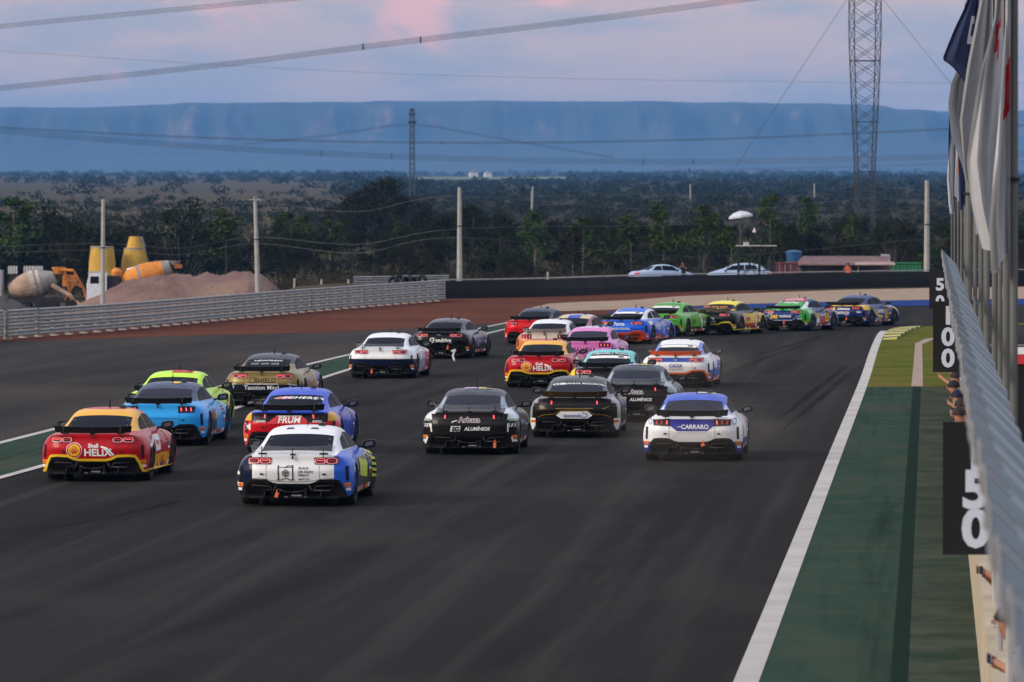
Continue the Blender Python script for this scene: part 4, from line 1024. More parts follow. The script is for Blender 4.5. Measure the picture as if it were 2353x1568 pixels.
race_car((1595, 1056), 4.6, 'M', 'white race car with royal blue roof and blue Carraro tail panel',
    livery('white_royal_paint', WHT, [(BLU, [Zg(0.925), Yg(-0.42)]), (X('b8c4e6'), [Zg(0.90), Ag(0.60), Yl(0.3)]), (X('2440a8'), [Zl(0.385), Ag(0.80)]), (X('2440a8'), [Yg(2.3), Zl(0.8)])]), lamps=1, window=M_WIN2, strap=(0.22, 0.335, 0.07, 1.2),
    decals=[('tail_panel', pm('deep_blue', X('262c8a')), lambda b: [SK.quad(b, 'rear', [(-0.44, 0.705), (0.44, 0.705), (0.44, 0.845), (-0.44, 0.845)], 10, 3, 0.011), SK.quad(b, 'rear', [(-0.30, 0.61), (0.30, 0.61), (0.44, 0.708), (-0.44, 0.708)], 10, 3, 0.011)]),
            T('rear', 'CARRARO', 0.06, 0.685, 0.085, bold=0.022, stretch=0.95, off=0.022), T('rear', 'supplier', -0.25, 0.685, 0.02, bold=0.02, off=0.022), Dd('rear', -0.83, 0.79, 0.035, 0.06, M_BLUEP, inner=0.8), Dd('rear', 0.83, 0.79, 0.045, 0.06, M_BLUEP, inner=0.8), 
            ('plate_recess', pm('shade_white', (0.60, 0.60, 0.60)), lambda b: SK.band(b, 'rear', [(-0.40, 0.47), (-0.28, 0.575), (0.28, 0.575), (0.40, 0.47)], 0.012, 0.008)), Qd('top', [(0.02, 1.0), (0.40, 1.0), (0.36, 1.25), (0.02, 1.25)], pm('cream_print', X('d8d2b0')))])
race_car((1559, 889), 6.4, 'C', 'white and blue race car with orange spoiler lettered Caixa',
    livery('caixa_white_paint', WHT, [(X('2e57b8'), [Zg(0.715), Zl(0.835), Al(0.40), Yl(-0.6)]), (X('5f83d6'), [Zg(0.9), Ag(0.54), Yl(0.9)]), (X('2b5fc0'), [Ag(0.90), Zl(0.50), Yg(-0.9)]), (X('3c6cd0'), [Yg(1.9), Zl(0.7)])]), spoiler=mat('orange_spoiler', X('d4531c'), 0.4), trim=mat('orange_trim', X('dd5c18'), 0.4), banner=M_WHITEP, lamps=1,
    decals=[T('rear', 'CAIXA', 0.0, 0.615, 0.085, M_BLUEP, bold=0.05, shear=0.15, stretch=1.0), Bd('rear', [(0.05, 0.58), (0.10, 0.65)], 0.02, M_ORNG, off=0.014), T('rear', 'Seguridade', 0.0, 0.525, 0.06, M_GREYP, bold=0.01), Dd('rear', 0, 0.775, 0.06, 0.025, M_GREYP)])
shell_car((1245, 889), 6.0, 'red and yellow car with shell emblem in the middle of the pack')
race_car((1398, 921), 5.6, 'C', 'teal roofed black race car lettered GWM on its rear window',
    livery('teal_black_paint', X('121417'), [(X('62c8c6'), [Zg(0.90), Yg(-0.42)]), (X('d8c020'), [Xl(-0.80), Yl(0)]), (X('7fb8bc'), [Ag(0.80), Yg(0.0), Zg(0.6)])]), banner=M_WHITEP, lamps=1,
    decals=[('window_band', M_BLACKP, lambda b: SK.quad(b, 'top', [(-0.50, 0.44), (0.50, 0.44), (0.46, 0.64), (-0.46, 0.64)], 10, 3, 0.009)), T('top', 'GWM | Tozzo', 0.06, 0.535, 0.10, bold=0.04, stretch=1.0, off=0.014), Dd('top', -0.38, 0.535, 0.075, 0.05, M_WHITEP, inner=0.7, off=0.014)])
race_car((1352, 849), 7.0, 'M', 'pink race car lettered Ballena behind the teal roofed one',
    livery('pink_paint', X('d678bd'), [(WHT, [Zg(1.28), Yg(0.8)]), (X('b9609a'), [Zl(0.45)]), (X('e3a9d6'), [Yg(1.9), Zg(0.7)])]), lamps=2, window=M_WIN2, panel=pm('pink_panel', X('c86aa8')),
    decals=[T('rear', 'BALLENA', -0.02, 0.635, 0.115, M_BLACKP, bold=0.03, spacing=1.05)])
race_car((1260, 826), 8.0, 'M', 'white roofed race car with champagne spoiler and orange flanks',
    livery('champagne_paint', X('b8a89a'), [(WHT, [Zg(0.925), Yg(-0.40)]), (X('d77b48'), [Ag(0.80), Zl(0.9)]), (X('d77b48'), [Zl(0.70)])]), lamps=2, spoiler=mat('champagne_spoiler', X('9a8d84'), 0.45), panel=pm('cream_panel', X('cdbfae')))
race_car((1228, 790), 11.5, 'M', 'bright red race car with dark navy roof beside the soil',
    livery('bright_red_paint', X('d2101a'), [(X('101a38'), [Zg(0.915), Yg(-0.42)]), (X('c8a8b4'), [Yg(-0.1), Ag(0.72), Zl(0.92), Zg(0.7)])]), lamps=2, panel=pm('red_panel', X('c8141c')),
    decals=[('tail_recess', pm('rose_panel', X('a83038')), lambda b: SK.quad(b, 'rear', [(-0.40, 0.47), (0.40, 0.47), (0.28, 0.58), (-0.28, 0.58)], 8, 3, 0.009))])
race_car((1312, 810), 12.5, 'C', 'pale blue race car with yellow and blue banded roof in mid pack',
    livery('pale_blue_paint', X('8190cc'), [(X('cbb88c'), [Zg(1.15), Yl(0.95)]), (X('1f3ca8'), [Zg(1.15), Yl(0.95), Al(0.22)]), (X('d8d0e2'), [Zg(1.15), Yg(0.95)]), (X('9c5a66'), [Zg(0.93), Ag(0.56)])]))
M_ORD = mat('orange_diffuser', X('d0481c'), 0.45)
race_car((1442, 790), 15.5, 'C', 'blue race car with white pillars and orange diffuser lettered Porto',
    livery('porto_blue_paint', X('1f5fd2'), [(WHT, [Zg(0.90), Ag(0.52), Yg(-0.42)]), (X('d0481c'), [Zl(0.36), Yg(0.5), Yl(1.3)]), (X('8ea0d8'), [Yg(0.55), Zg(0.62), Zl(0.8), Yl(2.2)])]), diffuser=M_ORD, trim=M_ORD, banner=M_WHITEP, lamps=0.0,
    decals=[T('rear', 'Porto', -0.08, 0.745, 0.125, bold=0.03), Qd('rear', [(-0.44, 0.69), (-0.34, 0.69), (-0.34, 0.81), (-0.44, 0.81)], M_WHITEP), T('rear', 'BACH SCHOOL', 0.0, 0.57, 0.07, bold=0.04, stretch=0.95), T('right', 'Porto', 0.95, 0.64, 0.26, bold=0.02, stretch=0.8), T('right', '011', 1.85, 0.58, 0.48, bold=0.02, stretch=0.42), Qd('right', [(-0.50, 0.70), (0.05, 0.72), (0.02, 0.84), (-0.45, 0.82)], M_WHITEP)])
race_car((1526, 773), 18.0, 'C', 'bright green race car with white banner across its rear window',
    livery('leaf_green_paint', X('5aaa38'), [(X('222a26'), [Zl(0.36), Yg(0.4)]), (X('1c2420'), [Yg(2.5), Zg(0.5), Zl(0.70)])]), banner=M_WHITEP, lamps=1,
    decals=[T('top', 'MG ELASTOMEROS', 0.0, 0.66, 0.10, M_BLACKP, bold=0.05, stretch=0.8), T('right', 'Unigel', 0.95, 0.60, 0.20, pm('dark_green_print', X('2c6a2c')), bold=0.02, stretch=0.8), T('right', '9', 1.95, 0.55, 0.56, bold=0.03, stretch=0.5), T('rear', 'ecoplus', 0.62, 0.64, 0.06, pm('dark_green_print', X('2c6a2c')), bold=0.02)])
race_car((1650, 768), 20.0, 'C', 'black race car with yellow roof and yellow bumper edge lettered Gemberlu',
    livery('black_yellow_paint', X('16181b'), [(X('e6d22a'), [Zg(1.10), Yl(1.5), Al(0.60)]), (X('dcb81e'), [Yg(0.42), Yl(3.2), Zg(0.42), Zl(0.80), Ag(0.80)]), (X('b01c1c'), [Yg(0.5), Yl(1.9), Zg(0.30), Zl(0.42), Ag(0.80)])]), trim=mat('lemon_trim', X('e0cc20'), 0.4), spoiler=mat('taupe_spoiler', X('6a5c4e'), 0.5), lamps=1,
    decals=[T('rear', 'ÁKALTA', -0.05, 0.625, 0.075, bold=0.04), T('rear', 'Gemberlú', -0.1, 0.515, 0.105, bold=0.012), T('rear', 'CREFIL', 0.66, 0.50, 0.05, bold=0.03), T('right', 'Jupiter', 0.98, 0.62, 0.20, M_REDP, bold=0.03, stretch=0.85), T('right', '37', 2.0, 0.56, 0.52, bold=0.03, stretch=0.45), Qd('right', [(-0.25, 0.93), (0.02, 0.93), (-0.1, 1.05), (-0.2, 1.03)], M_YELP), T('rear', 'METEOR   METEOR   METEOR', 0.0, 0.955, 0.05, M_ORNG, bold=0.03, off=0.13)])
NV = X('16306c')
race_car((1815, 760), 21.0, 'C', 'navy race car with green quarters and red window band lettered bet nacional',
    livery('navy_green_paint', NV, [(X('2ea02c'), [Xg(0.55), Yg(-0.9), Yl(0.36), Zl(0.90), Zg(0.33)]), (X('2ea02c'), [Zg(0.83), Yl(-0.5)]), (X('dfe3ea'), [Zg(0.90), Ag(0.52), Yl(0.55)]), (X('c3c9d6'), [Zg(1.28)])]), lamps=1, window=mat('green_window', X('2a8a28'), 0.3), strap=(0.07, 0.34, 0.12, 0.0),
    decals=[('red_band', M_REDP, lambda b: SK.quad(b, 'top', [(-0.49, 0.50), (0.49, 0.50), (0.40, 0.92), (-0.40, 0.92)], 8, 4, 0.009)), T('top', 'Superbet', 0.0, 0.66, 0.14, bold=0.04), T('top', 'PicPay', 0.0, 0.26, 0.17, bold=0.05), T('rear', 'bet', -0.36, 0.60, 0.17, M_YELP, bold=0.05), T('rear', 'nacional', 0.12, 0.61, 0.105, bold=0.03), T('rear', 'tigre', -0.78, 0.52, 0.07, bold=0.03), T('rear', 'tigre', 0.70, 0.52, 0.07, bold=0.03), Bd('rear', [(-0.75, 0.60), (-0.62, 0.60), (-0.45, 0.44), (0.42, 0.44), (0.60, 0.60), (0.74, 0.60)], 0.014, M_WHITEP), T('rear', 'PicPay', -0.2, 0.858, 0.035, bold=0.03), T('rear', 'PicPay', 0.3, 0.858, 0.035, bold=0.03),
            T('right', 'PicPay', -0.2, 0.76, 0.13, bold=0.04), T('right', 'bet', 0.72, 0.64, 0.24, M_YELP, bold=0.05), T('right', 'nacional', 1.35, 0.64, 0.14, bold=0.02), Qd('right', [(1.72, 0.34), (2.15, 0.34), (2.15, 0.82), (1.72, 0.80)], M_YELP), T('right', '0', 1.94, 0.58, 0.36, M_BLACKP, bold=0.03, stretch=0.6, off=0.016), Qd('right', [(0.52, 0.30), (0.98, 0.30), (1.0, 0.50), (0.56, 0.50)], M_WHITEP), Qd('right', [(1.02, 0.30), (1.66, 0.30), (1.66, 0.50), (1.10, 0.52)], M_REDP)])
race_car((1953, 750), 23.5, 'M', 'navy and yellow race car lettered Lideranca leading into the bend',
    livery('navy_yellow_paint', X('122b66'), [(X('e2b818'), [Zg(0.855), Yl(-0.55)]), (X('e2b818'), [Ag(0.60), Zg(0.70), Zl(0.90), Yg(-0.75), Yl(0.10), gt(0, 0, -0.2, 1, 0.74)]), (X('dcd5c0'), [Yg(2.5), Zg(0.78), Ag(0.55)]), (X('e2b818'), [Yg(2.8), Zg(0.62), Ag(0.6)])]), lamps=2, strap=(0.20, 0.32, 0.09, 0.5),
    decals=[T('rear', 'Lideranca', 0.06, 0.755, 0.095, bold=0.045, shear=0.15), Qd('rear', [(-0.44, 0.70), (-0.34, 0.70), (-0.30, 0.81), (-0.40, 0.81)], M_YELP), T('rear', 'mentore', -0.03, 0.60, 0.14, bold=0.015), T('rear', 'BANK', 0.20, 0.51, 0.035, bold=0.03), T('rear', 'Gui', 0.72, 0.62, 0.08, bold=0.03), T('rear', 'Jeep', 0.75, 0.47, 0.07, M_BLUEP, bold=0.03),
            T('right', 'VStarr', -0.05, 0.80, 0.14, M_BLACKP, bold=0.03), T('right', 'Lideranca', 1.15, 0.66, 0.19, bold=0.04, shear=0.1, stretch=0.8), Bd('right', [(0.35, 0.72), (0.55, 0.55), (0.85, 0.44), (1.45, 0.37)], 0.09, M_YELP), Qd('right', [(1.72, 0.30), (2.05, 0.34), (2.10, 0.84), (1.74, 0.82)], M_YELP), T('right', '8', 1.92, 0.58, 0.40, M_BLACKP, bold=0.03, stretch=0.5, off=0.016), T('right', 'mentore', 0.85, 0.33, 0.12, bold=0.01)])

# scrap of white plastic blown up behind the cars
b = MB(); q0 = P(1041, 835)
pts = [(0.0, 0.30, 0.02), (0.07, 0.33, 0.0), (0.10, 0.27, 0.03), (0.05, 0.20, 0.05), (0.02, 0.12, 0.03), (0.05, 0.05, 0.0), (0.07, -0.05, 0.02)]
pts2 = [(-0.07, 0.27, -0.02), (-0.02, 0.23, 0.03), (0.0, 0.20, 0.06), (-0.03, 0.14, 0.02), (-0.02, 0.08, 0.05), (0.0, 0.0, 0.03), (0.055, -0.06, 0.03)]
for a, c_ in zip(pts, pts2): b.v += [(a[0], a[2], a[1]), (c_[0], c_[2], c_[1])]
for i in range(len(pts) - 1): b.f.append([2 * i, 2 * i + 1, 2 * i + 3, 2 * i + 2]); b.mi.append(0)
db = b.build('plastic_scrap', mat('white_plastic', (0.75, 0.75, 0.70), 0.6), None, Vector((q0.x, q0.y, 0.10)), True)
db.scale = (1.1, 1.1, 1.1)
sm = db.modifiers.new('thick', 'SOLIDIFY'); sm.thickness = 0.006
tag(db, 'scrap of white plastic blowing above the tarmac beside the white car', 'litter')
# ------------------------------------------------------------------ barriers
M_GALV = mat('weathered_galvanised_steel', (0.30, 0.30, 0.29), 0.55, metal=0.35, var=0.25, scale=1.5)
M_GALV2 = mat('dull_zinc', (0.36, 0.35, 0.33), 0.5, metal=0.3, var=0.3, scale=3)
a_0, a_1 = P(-150, 796), P(0, 781)
arm_pts = catmull([a_0 + (a_0 - a_1).normalized() * 45, P(-150, 796), P(0, 781), P(300, 757), P(700, 718), P(1035, 690)], 16)
arm = empty('guard_rail', arm_pts[0], 0, 'long grey guard rail of four stacked steel beams beside the red soil', 'guard rail')
ln = [0.0]
for a, b_ in zip(arm_pts, arm_pts[1:]): ln.append(ln[-1] + (b_ - a).length)
def on_path(pts, ln, s):
    for i in range(len(pts) - 1):
        if s <= ln[i + 1] or i == len(pts) - 2:
            t = (s - ln[i]) / (ln[i + 1] - ln[i]); d = (pts[i + 1] - pts[i]).normalized(); return pts[i].lerp(pts[i + 1], t), d
SEG = 4.0; NS = int(ln[-1] // SEG)
def wbeam():
    # W section 0.24 high, facing +y local, 4 m along x
    pr = [(-0.0, -0.115), (0.045, -0.10), (0.06, -0.06), (0.015, -0.02), (0.015, 0.02), (0.06, 0.06), (0.045, 0.10), (0.0, 0.115)]
    b = MB(); n = len(pr)
    for x in (-0.04, SEG + 0.02):
        for y, z in pr: b.v.append((x, -y, z))
    for k in range(n - 1): b.f.append([k, k + 1, n + k + 1, n + k]); b.mi.append(0)
    # bolt heads at the laps
    for x in (0.12, 2.0):
        b.box((x, -0.03, 0.0), (0.05, 0.05, 0.035))
    return b.mesh('guard_rail_beam', M_GALV)
me_beam = wbeam()
me_post = MB().box((0, 0.09, 0.50), (0.10, 0.12, 1.10)).box((0, 0.02, 0.03), (0.16, 0.30, 0.07)).mesh('guard_rail_post', M_GALV2)
for i in range(NS):
    p, d = on_path(arm_pts, ln, i * SEG); rz = atan2(d.y, d.x)
    for r in range(4):
        o = link('beam', me_beam, arm, p - arm.location + Vector((0, 0, 0.20 + r * 0.265)), rz)
    for h in (0.0, 2.0):
        p2, d2_ = on_path(arm_pts, ln, i * SEG + h + 0.1)
        link('post', me_post, arm, p2 - arm.location, atan2(d2_.y, d2_.x))
# second short rail and tyres at the far end of the belt wall
arm2 = empty('guard_rail', P(820, 693), 0, 'short guard rail standing behind the end of the long one', 'guard rail')
a0, a1 = Q(812, 668, 318), Q(1000, 664, 322); dd = (a1 - a0); rz = atan2(dd.y, dd.x)
for k in range(2):
    for r in range(4):
        link('beam', me_beam, arm2, Vector((a0.x, a0.y, 0.18 + r * 0.265)) + dd * (k * 0.5) * Vector((1, 1, 0)).length / 1.41421356 - arm2.location, rz)
    link('post', me_post, arm2, Vector((a0.x, a0.y, 0)) + Vector((dd.x, dd.y, 0)) * (0.05 + 0.5 * k) - arm2.location, rz)
tyr = MB(); tyr.lathe([(0.16, -0.1), (0.30, -0.11), (0.33, -0.06), (0.33, 0.06), (0.30, 0.11), (0.16, 0.1), (0.16, -0.1)], Matrix(), 14, cap=False); me_t = tyr.mesh('old_tyre', M_RUB, True)
for k in range(6):
    q = Q(905 + k * 13, 660, 316); o = link('old_tyre', me_t, None, Vector((q.x, q.y, 0.82 + 0.06 * (k % 2)))); o.rotation_euler = (1.4, 0.2 * k, 0.5 * k)
    tag(o, 'old black tyre lying on top of the barrier end', 'tyre', 'loose tyres on the barrier end')

# black belt-covered wall round the outside of the bend
wall_pts = catmull([P(1010, 686.5), P(1240, 682), P(1500, 672), (P(1760, 666)), P(2000, 661.5), P(2140, 659), P(2420, 656)], 10)
bw = empty('belt_wall', wall_pts[0], 0, 'long black rubber belt wall round the outside of the bend', 'wall')
M_BELT = mat('black_belt_rubber', (0.011, 0.011, 0.012), 0.75, var=0.4, scale=0.8, stretch=(1, 1, 0.2))
wl = [0.0]
for a, b_ in zip(wall_pts, wall_pts[1:]): wl.append(wl[-1] + (b_ - a).length)
NB = 14
for k in range(NB):
    s0, s1 = wl[-1] * k / NB, wl[-1] * (k + 1) / NB - 0.02
    b = MB(); lift = 0.02 * sin(k * 2.3)
    for j in range(5):
        p, d = on_path(wall_pts, wl, lerp(s0, s1, j / 4)); nn = Vector((-d.y, d.x, 0)); p = p - bw.location; sag = 0.012 * sin(j * 1.3 + k)
        for off, z in ((-0.02 + sag, 0.0), (-0.06 + sag, 0.4), (-0.03 + sag, 0.93 + lift), (0.5, 0.93 + lift), (0.5, 0.0)): b.v.append(p + nn * off + Vector((0, 0, z)))
    for j in range(4):
        for q in range(4): b.f.append([j * 5 + q, (j + 1) * 5 + q, (j + 1) * 5 + q + 1, j * 5 + q + 1]); b.mi.append(0)
    b.build('belt_panel', M_BELT, bw)
b = MB()
for j in range(60):
    p, d = on_path(wall_pts, wl, wl[-1] * j / 59); nn = Vector((-d.y, d.x, 0)); p = p - bw.location
    for off, z in ((0.0, 0.99), (0.0, 1.045), (0.35, 1.045), (0.35, 0.99)): b.v.append(p + nn * off + Vector((0, 0, z)))
for j in range(59):
    for q in range(4): b.f.append([j * 4 + q, (j + 1) * 4 + q, (j + 1) * 4 + (q + 1) % 4, j * 4 + (q + 1) % 4]); b.mi.append(0)
b.build('top_rail', M_GALV2, bw)

# ------------------------------------------------------------------ pit wall on the right
M_PWALL = mat('beige_painted_wall', (0.40, 0.33, 0.23), 0.85, var=0.18, scale=0.7)
pw = MB(); wa, wb = W(0.52, 22, 0), W(0.52, 162, 0)
nrm = Vector((cos(TA), -sin(TA), 0)); along = Vector((sin(TA), cos(TA), 0))
for (p, q) in ((wa, wb),):
    for z0, z1, th in ((0, 1.08, 0.16), (1.083, 1.17, 0.20)):
        o_ = -0.02 if th > 0.17 else 0
        vs = [p + nrm * o_ + Vector((0, 0, z0)), q + nrm * o_ + Vector((0, 0, z0)), q + nrm * (th + o_) + Vector((0, 0, z0)), p + nrm * (th + o_) + Vector((0, 0, z0))]
        pw.add(vs + [v + Vector((0, 0, z1 - z0)) for v in vs], [(3, 2, 1, 0), (4, 5, 6, 7), (0, 1, 5, 4), (1, 2, 6, 5), (2, 3, 7, 6), (3, 0, 4, 7)])
tag(pw.build('pit_wall', M_PWALL), 'low beige pit wall along the green run-off', 'wall')
M_DECK = mat('grey_stand_floor', (0.20, 0.19, 0.18), 0.9)
tag(ribbon('pit_lane', [W(0.70, -20, 0), W(0.70, 240, 0)], [W(26, -20, 0), W(26, 240, 0)], 0.02, M_ASPH), kind='structure')

# corrugated canopy over the stand: ribbed sheets falling away from the track, high edge towards it
M_SHEET = mat('bluish_zinc_sheet', (0.150, 0.180, 0.195), 0.45, metal=0.55, var=0.25, scale=1.2)
HE = 1.30                                    # depth of the high edge under the lens
can = empty('canopy', W(0.65, 60, 0), 0, 'corrugated zinc canopy over the pit wall stand seen edge on', 'canopy')
def dist_at(yd, h): return h * F / (yd - 470)
PITCHC = 2.7; RIB = 0.13
d0, d1 = 12.5, 148.0
nsh = int((d1 - d0) / PITCHC)
def sheet_mesh():
    b = MB(); w = 0.36; th = 0.012
    # one trapezoid rib and its valley: local x across (down to the right), y along the track
    prof_ = [(0.0, 0.0), (0.95, 0.0), (1.15, RIB), (2.05, RIB), (2.25, 0.0), (PITCHC + 0.05, 0.0)]
    n = len(prof_); S_ = 8
    for s_ in range(S_ + 1):
        x = w * s_ / S_
        for y, z in prof_: b.v.append((x, y, -x + z))
        for y, z in prof_: b.v.append((x, y, -x + z - th))
    for s_ in range(S_):
        for k in range(n - 1):
            a = s_ * 2 * n + k; c_ = (s_ + 1) * 2 * n + k
            b.f.append([a, c_, c_ + 1, a + 1]); b.mi.append(0)
            b.f.append([a + n + 1, c_ + n + 1, c_ + n, a + n]); b.mi.append(0)
    for k in range(n - 1): b.f.append([k, k + 1, n + k + 1, n + k]); b.mi.append(0)
    # pale turned lip along the high edge
    return b.mesh('canopy_sheet', M_SHEET)
me_sheet = sheet_mesh()
lipb = MB(); 
lp = [(0.0, 0.0), (0.95, 0.0), (1.15, RIB), (2.05, RIB), (2.25, 0.0), (PITCHC, 0.0)]
lipb.tube([(-0.012, y, z) for y, z in lp], 0.010, 5)
lipb.tube([(0.0, 1.25, RIB), (0.10, 1.25, RIB - 0.1)], 0.010, 5); lipb.tube([(0.0, 1.95, RIB), (0.10, 1.95, RIB - 0.1)], 0.010, 5)
me_lip = lipb.mesh('edge_trim', mat('pale_zinc_edge', (0.19, 0.19, 0.185), 0.7, metal=0.0))
for k in range(nsh):
    D = d0 + k * PITCHC
    wob = 0.008 * sin(k * 1.7) + 0.006 * sin(k * 0.6)
    o = link('roof_sheet', me_sheet, can, W(0.230 + wob, D, HC - HE + wob * 0.6) - can.location, -TA)
    l_ = link('edge_trim', me_lip, o)
for k in range(0, nsh, 4):
    D = d0 + k * PITCHC + 0.5
    MB().tube([W(0.62, D, 0) - can.location, W(0.62, D, 3.40) - can.location], 0.035, 6).build('post', M_GALV2, can)

# distance boards on the wall top
M_BOARD = mat('matt_black_board', (0.008, 0.008, 0.009), 0.75, var=0.2)
M_DIGIT = mat('pale_board_digits', (0.55, 0.58, 0.66), 0.7, var=0.04)
for D, s, z0, z1, txt, lab, wd in ((50, 0.088, 2.02, 3.19, '150', 'black distance board numbered 150 nearest the camera', 0.62), (100, 0.0, 2.155, 3.40, '100', 'black distance board numbered 100 in front of the grass', 0.70), (150, -0.10, 2.35, 3.41, '50', 'black distance board numbered 50 farthest along the wall', 0.72)):
    br = empty('distance_board', W(s, D, z0), -TA, lab, 'sign', None)
    MB().box((wd / 2, 0.02, (z1 - z0) / 2), (wd, 0.04, z1 - z0)).build('panel', M_BOARD, br)
    MB().tube([(wd - 0.12, 0.07, -(z0 - 1.15)), (wd - 0.12, 0.07, z1 - z0)], 0.03, 6).build('pole', M_GALV2, br)
    MB().tube([(0.1, 0.05, 0.25), (wd - 0.05, 0.05, 0.25)], 0.018, 5).build('bracket', M_GALV2, br)
    n = len(txt); b = MB(); hh = (z1 - z0)
    first, step, size, cx = {'150': (0.25, 0.342, 0.315, 0.29), '100': (0.245, 0.375, 0.30, 0.265), '50': (0.41, 0.45, 0.30, 0.285)}[txt]
    for i, ch in enumerate(txt):
        vs, fs = text_mesh(ch, 0.055, 0, 1)
        b.add([(cx + x * size * 1.05, -0.006, hh - first - i * step + y * size) for x, y in vs], fs)
    b.build('digits', M_DIGIT, br)

# flag poles and hanging flags
M_POLE = mat('galvanised_pole', (0.13, 0.13, 0.12), 0.7, metal=0.1, var=0.2, scale=2, stretch=(1, 1, 0.2))
def flag_pole(s, D, r, h, lab):
    o = empty('flag_pole', W(s, D, 0), 0, lab, 'flag pole', 'flag poles along the pit wall')
    MB().tube([(0, 0, 0), (0, 0, h * 0.55), (0, 0, h)], [r, r * 0.9, r * 0.75], 10).build('shaft', M_POLE, o)
    b = MB()
    b.lathe([(r * 1.5, 5.33), (r * 1.5, 5.37)], Matrix(), 8)
    b.build('clamp', M_BLK, o); b = MB()
    b.tube([(0, 0, h), (0, 0, h + 0.12)], [r * 0.8, r * 0.2], 8)
    b.build('collar', M_BLK, o)
    return o
polesd = [(2186.5, 0.80, 0.035, 9.2), (2193, 0.80, 0.04, 9.6), (2201, 0.80, 0.035, 9.8), (2209, 0.80, 0.04, 10), (2218, 0.80, 0.045, 10), (2226, 0.80, 0.085, 12.5), (2241, 0.80, 0.045, 10), (2254, 0.80, 0.045, 10), (2268, 0.80, 0.045, 10), (2286, 0.80, 0.042, 10), (2298, 0.86, 0.03, 9.0), (2312, 0.80, 0.042, 10), (2330, 0.80, 0.042, 10), (2262, 0.88, 0.03, 9.0), (2320, 0.88, 0.028, 9.0)]
words = ['farthest', 'second farthest', 'third farthest', 'fourth farthest', 'fifth farthest', 'thickest', 'sixth from the camera', 'fifth from the camera', 'fourth from the camera', 'third from the camera', 'slender set back middle', 'second from the camera', 'nearest', 'slender set back far', 'slender set back near']
pole_pos = []
for (xd, s, r, h), wd in zip(polesd, words):
    D = s * F / (xd - 2144); pole_pos.append((s, D, h)); flag_pole(s, D, r, h, wd + ' grey flag pole behind the canopy')
def cloth(k_seed, D, prof_, depth, top, bot, fold, colfn, mats, nu=26, nv=44):
    """Limp flag hanging from its pole: prof_ gives how far the free edge stands off the pole at each height."""
    b = MB(); rs = random.Random(k_seed); ph = [rs.uniform(0, 6.28) for _ in range(6)]
    for j in range(nv + 1):
        v = j / nv; wx = interp(prof_, v)
        for i in range(nu + 1):
            u = i / nu
            x = -u * wx + 0.035 * sin(u * 11 + ph[0] + 3 * v) * u * (0.3 + v)
            y = -depth * u * (0.6 + 0.4 * sin(2.5 * v + ph[1])) + fold * (sin(u * 10 + ph[2] + 2.6 * v) * (0.4 + 0.6 * v) + 0.5 * sin(u * 19 + ph[3] - 3.5 * v)) * (0.3 + u)
            b.v.append((x, y, top - (top - bot) * v - 0.25 * u * (1 - v) + 0.22 * u * v * sin(ph[4] + 2 * u)))
    for j in range(nv):
        for i in range(nu):
            a = j * (nu + 1) + i; b.f.append([a, a + 1, a + nu + 2, a + nu + 1]); b.mi.append(colfn((i + .5) / nu, (j + .5) / nv))
    return b.mesh('flag_cloth', mats, True)
def fabric(n, c_):
    k = NT(n); k.color(k.mix(k.rng(k.noise(4, 4), 0.3, 0.7), tuple(x * 0.9 for x in c_), c_)); k.set(Roughness=0.85)
    tl = k.n('ShaderNodeBsdfTranslucent'); tl.inputs[0].default_value = (*c_, 1); mx = k.n('ShaderNodeMixShader'); mx.inputs[0].default_value = 0.15
    k.l(k.b.outputs[0], mx.inputs[1]); k.l(tl.outputs[0], mx.inputs[2]); k.l(mx.outputs[0], k.out.inputs[0]); return k.m
F_WHT = fabric('white_flag_cloth', (0.50, 0.50, 0.51)); F_NAVY = fabric('navy_flag_cloth', (0.012, 0.022, 0.075)); F_RED = fabric('red_flag_print', (0.55, 0.02, 0.04)); F_ORG = fabric('orange_flag_print', (0.8, 0.30, 0.05)); F_GREY = fabric('grey_flag_cloth', (0.30, 0.30, 0.30))
def flag(idx, seed, left, depth, top, bot, fold, colfn, mats, lab):
    s, D, h = pole_pos[idx]; xd = polesd[idx][0]
    prof_ = [(v, max(0.03, (xd - px) * D / F)) for v, px in left]
    o = link('flag', cloth(seed, D, prof_, depth, top, bot, fold, colfn, mats), None, W(s - 0.04, D, 0), -TA)
    return tag(o, lab, 'flag', 'flags hanging along the pit wall')
def rprint(rects): return lambda u, v: 1 if any(u0 < u < u1 and v0 < v < v1 for u0, u1, v0, v1 in rects) else 0
one = lambda u, v: 0
flag(0, 3, [(0, 2182), (1, 2179)], 0.7, 9.1, 6.4, 0.10, one, [F_NAVY], 'small navy flag on the farthest pole')
flag(1, 11, [(0, 2190), (.3, 2182), (.6, 2178), (.9, 2184), (1, 2188)], 0.8, 8.4, 4.95, 0.12, one, [F_WHT], 'white flag hanging limp on the second farthest pole')
flag(3, 17, [(0, 2203), (1, 2199)], 0.8, 8.6, 5.25, 0.10, rprint([(0.2, 0.9, 0.62, 0.78)]), [F_WHT, F_ORG], 'white flag with an orange print between the far poles')
flag(4, 23, [(0, 2212), (.6, 2206), (1, 2209)], 0.6, 8.6, 5.1, 0.10, one, [F_NAVY], 'narrow navy flag among the far poles')
flag(6, 5, [(0, 2236), (.3, 2232), (.5, 2192), (.6, 2186), (.75, 2194), (.9, 2220), (1, 2230)], 0.8, 9.6, 5.35, 0.16, one, [F_GREY], 'grey white flag folded behind the navy one')
flag(8, 29, [(0, 2262), (.5, 2252), (.8, 2246), (1, 2254)], 0.8, 9.2, 4.85, 0.14, lambda u, v: 1 if u < 0.3 and v > 0.7 else 0, [F_WHT, F_NAVY], 'white flag with a navy border on the fourth pole from the camera')
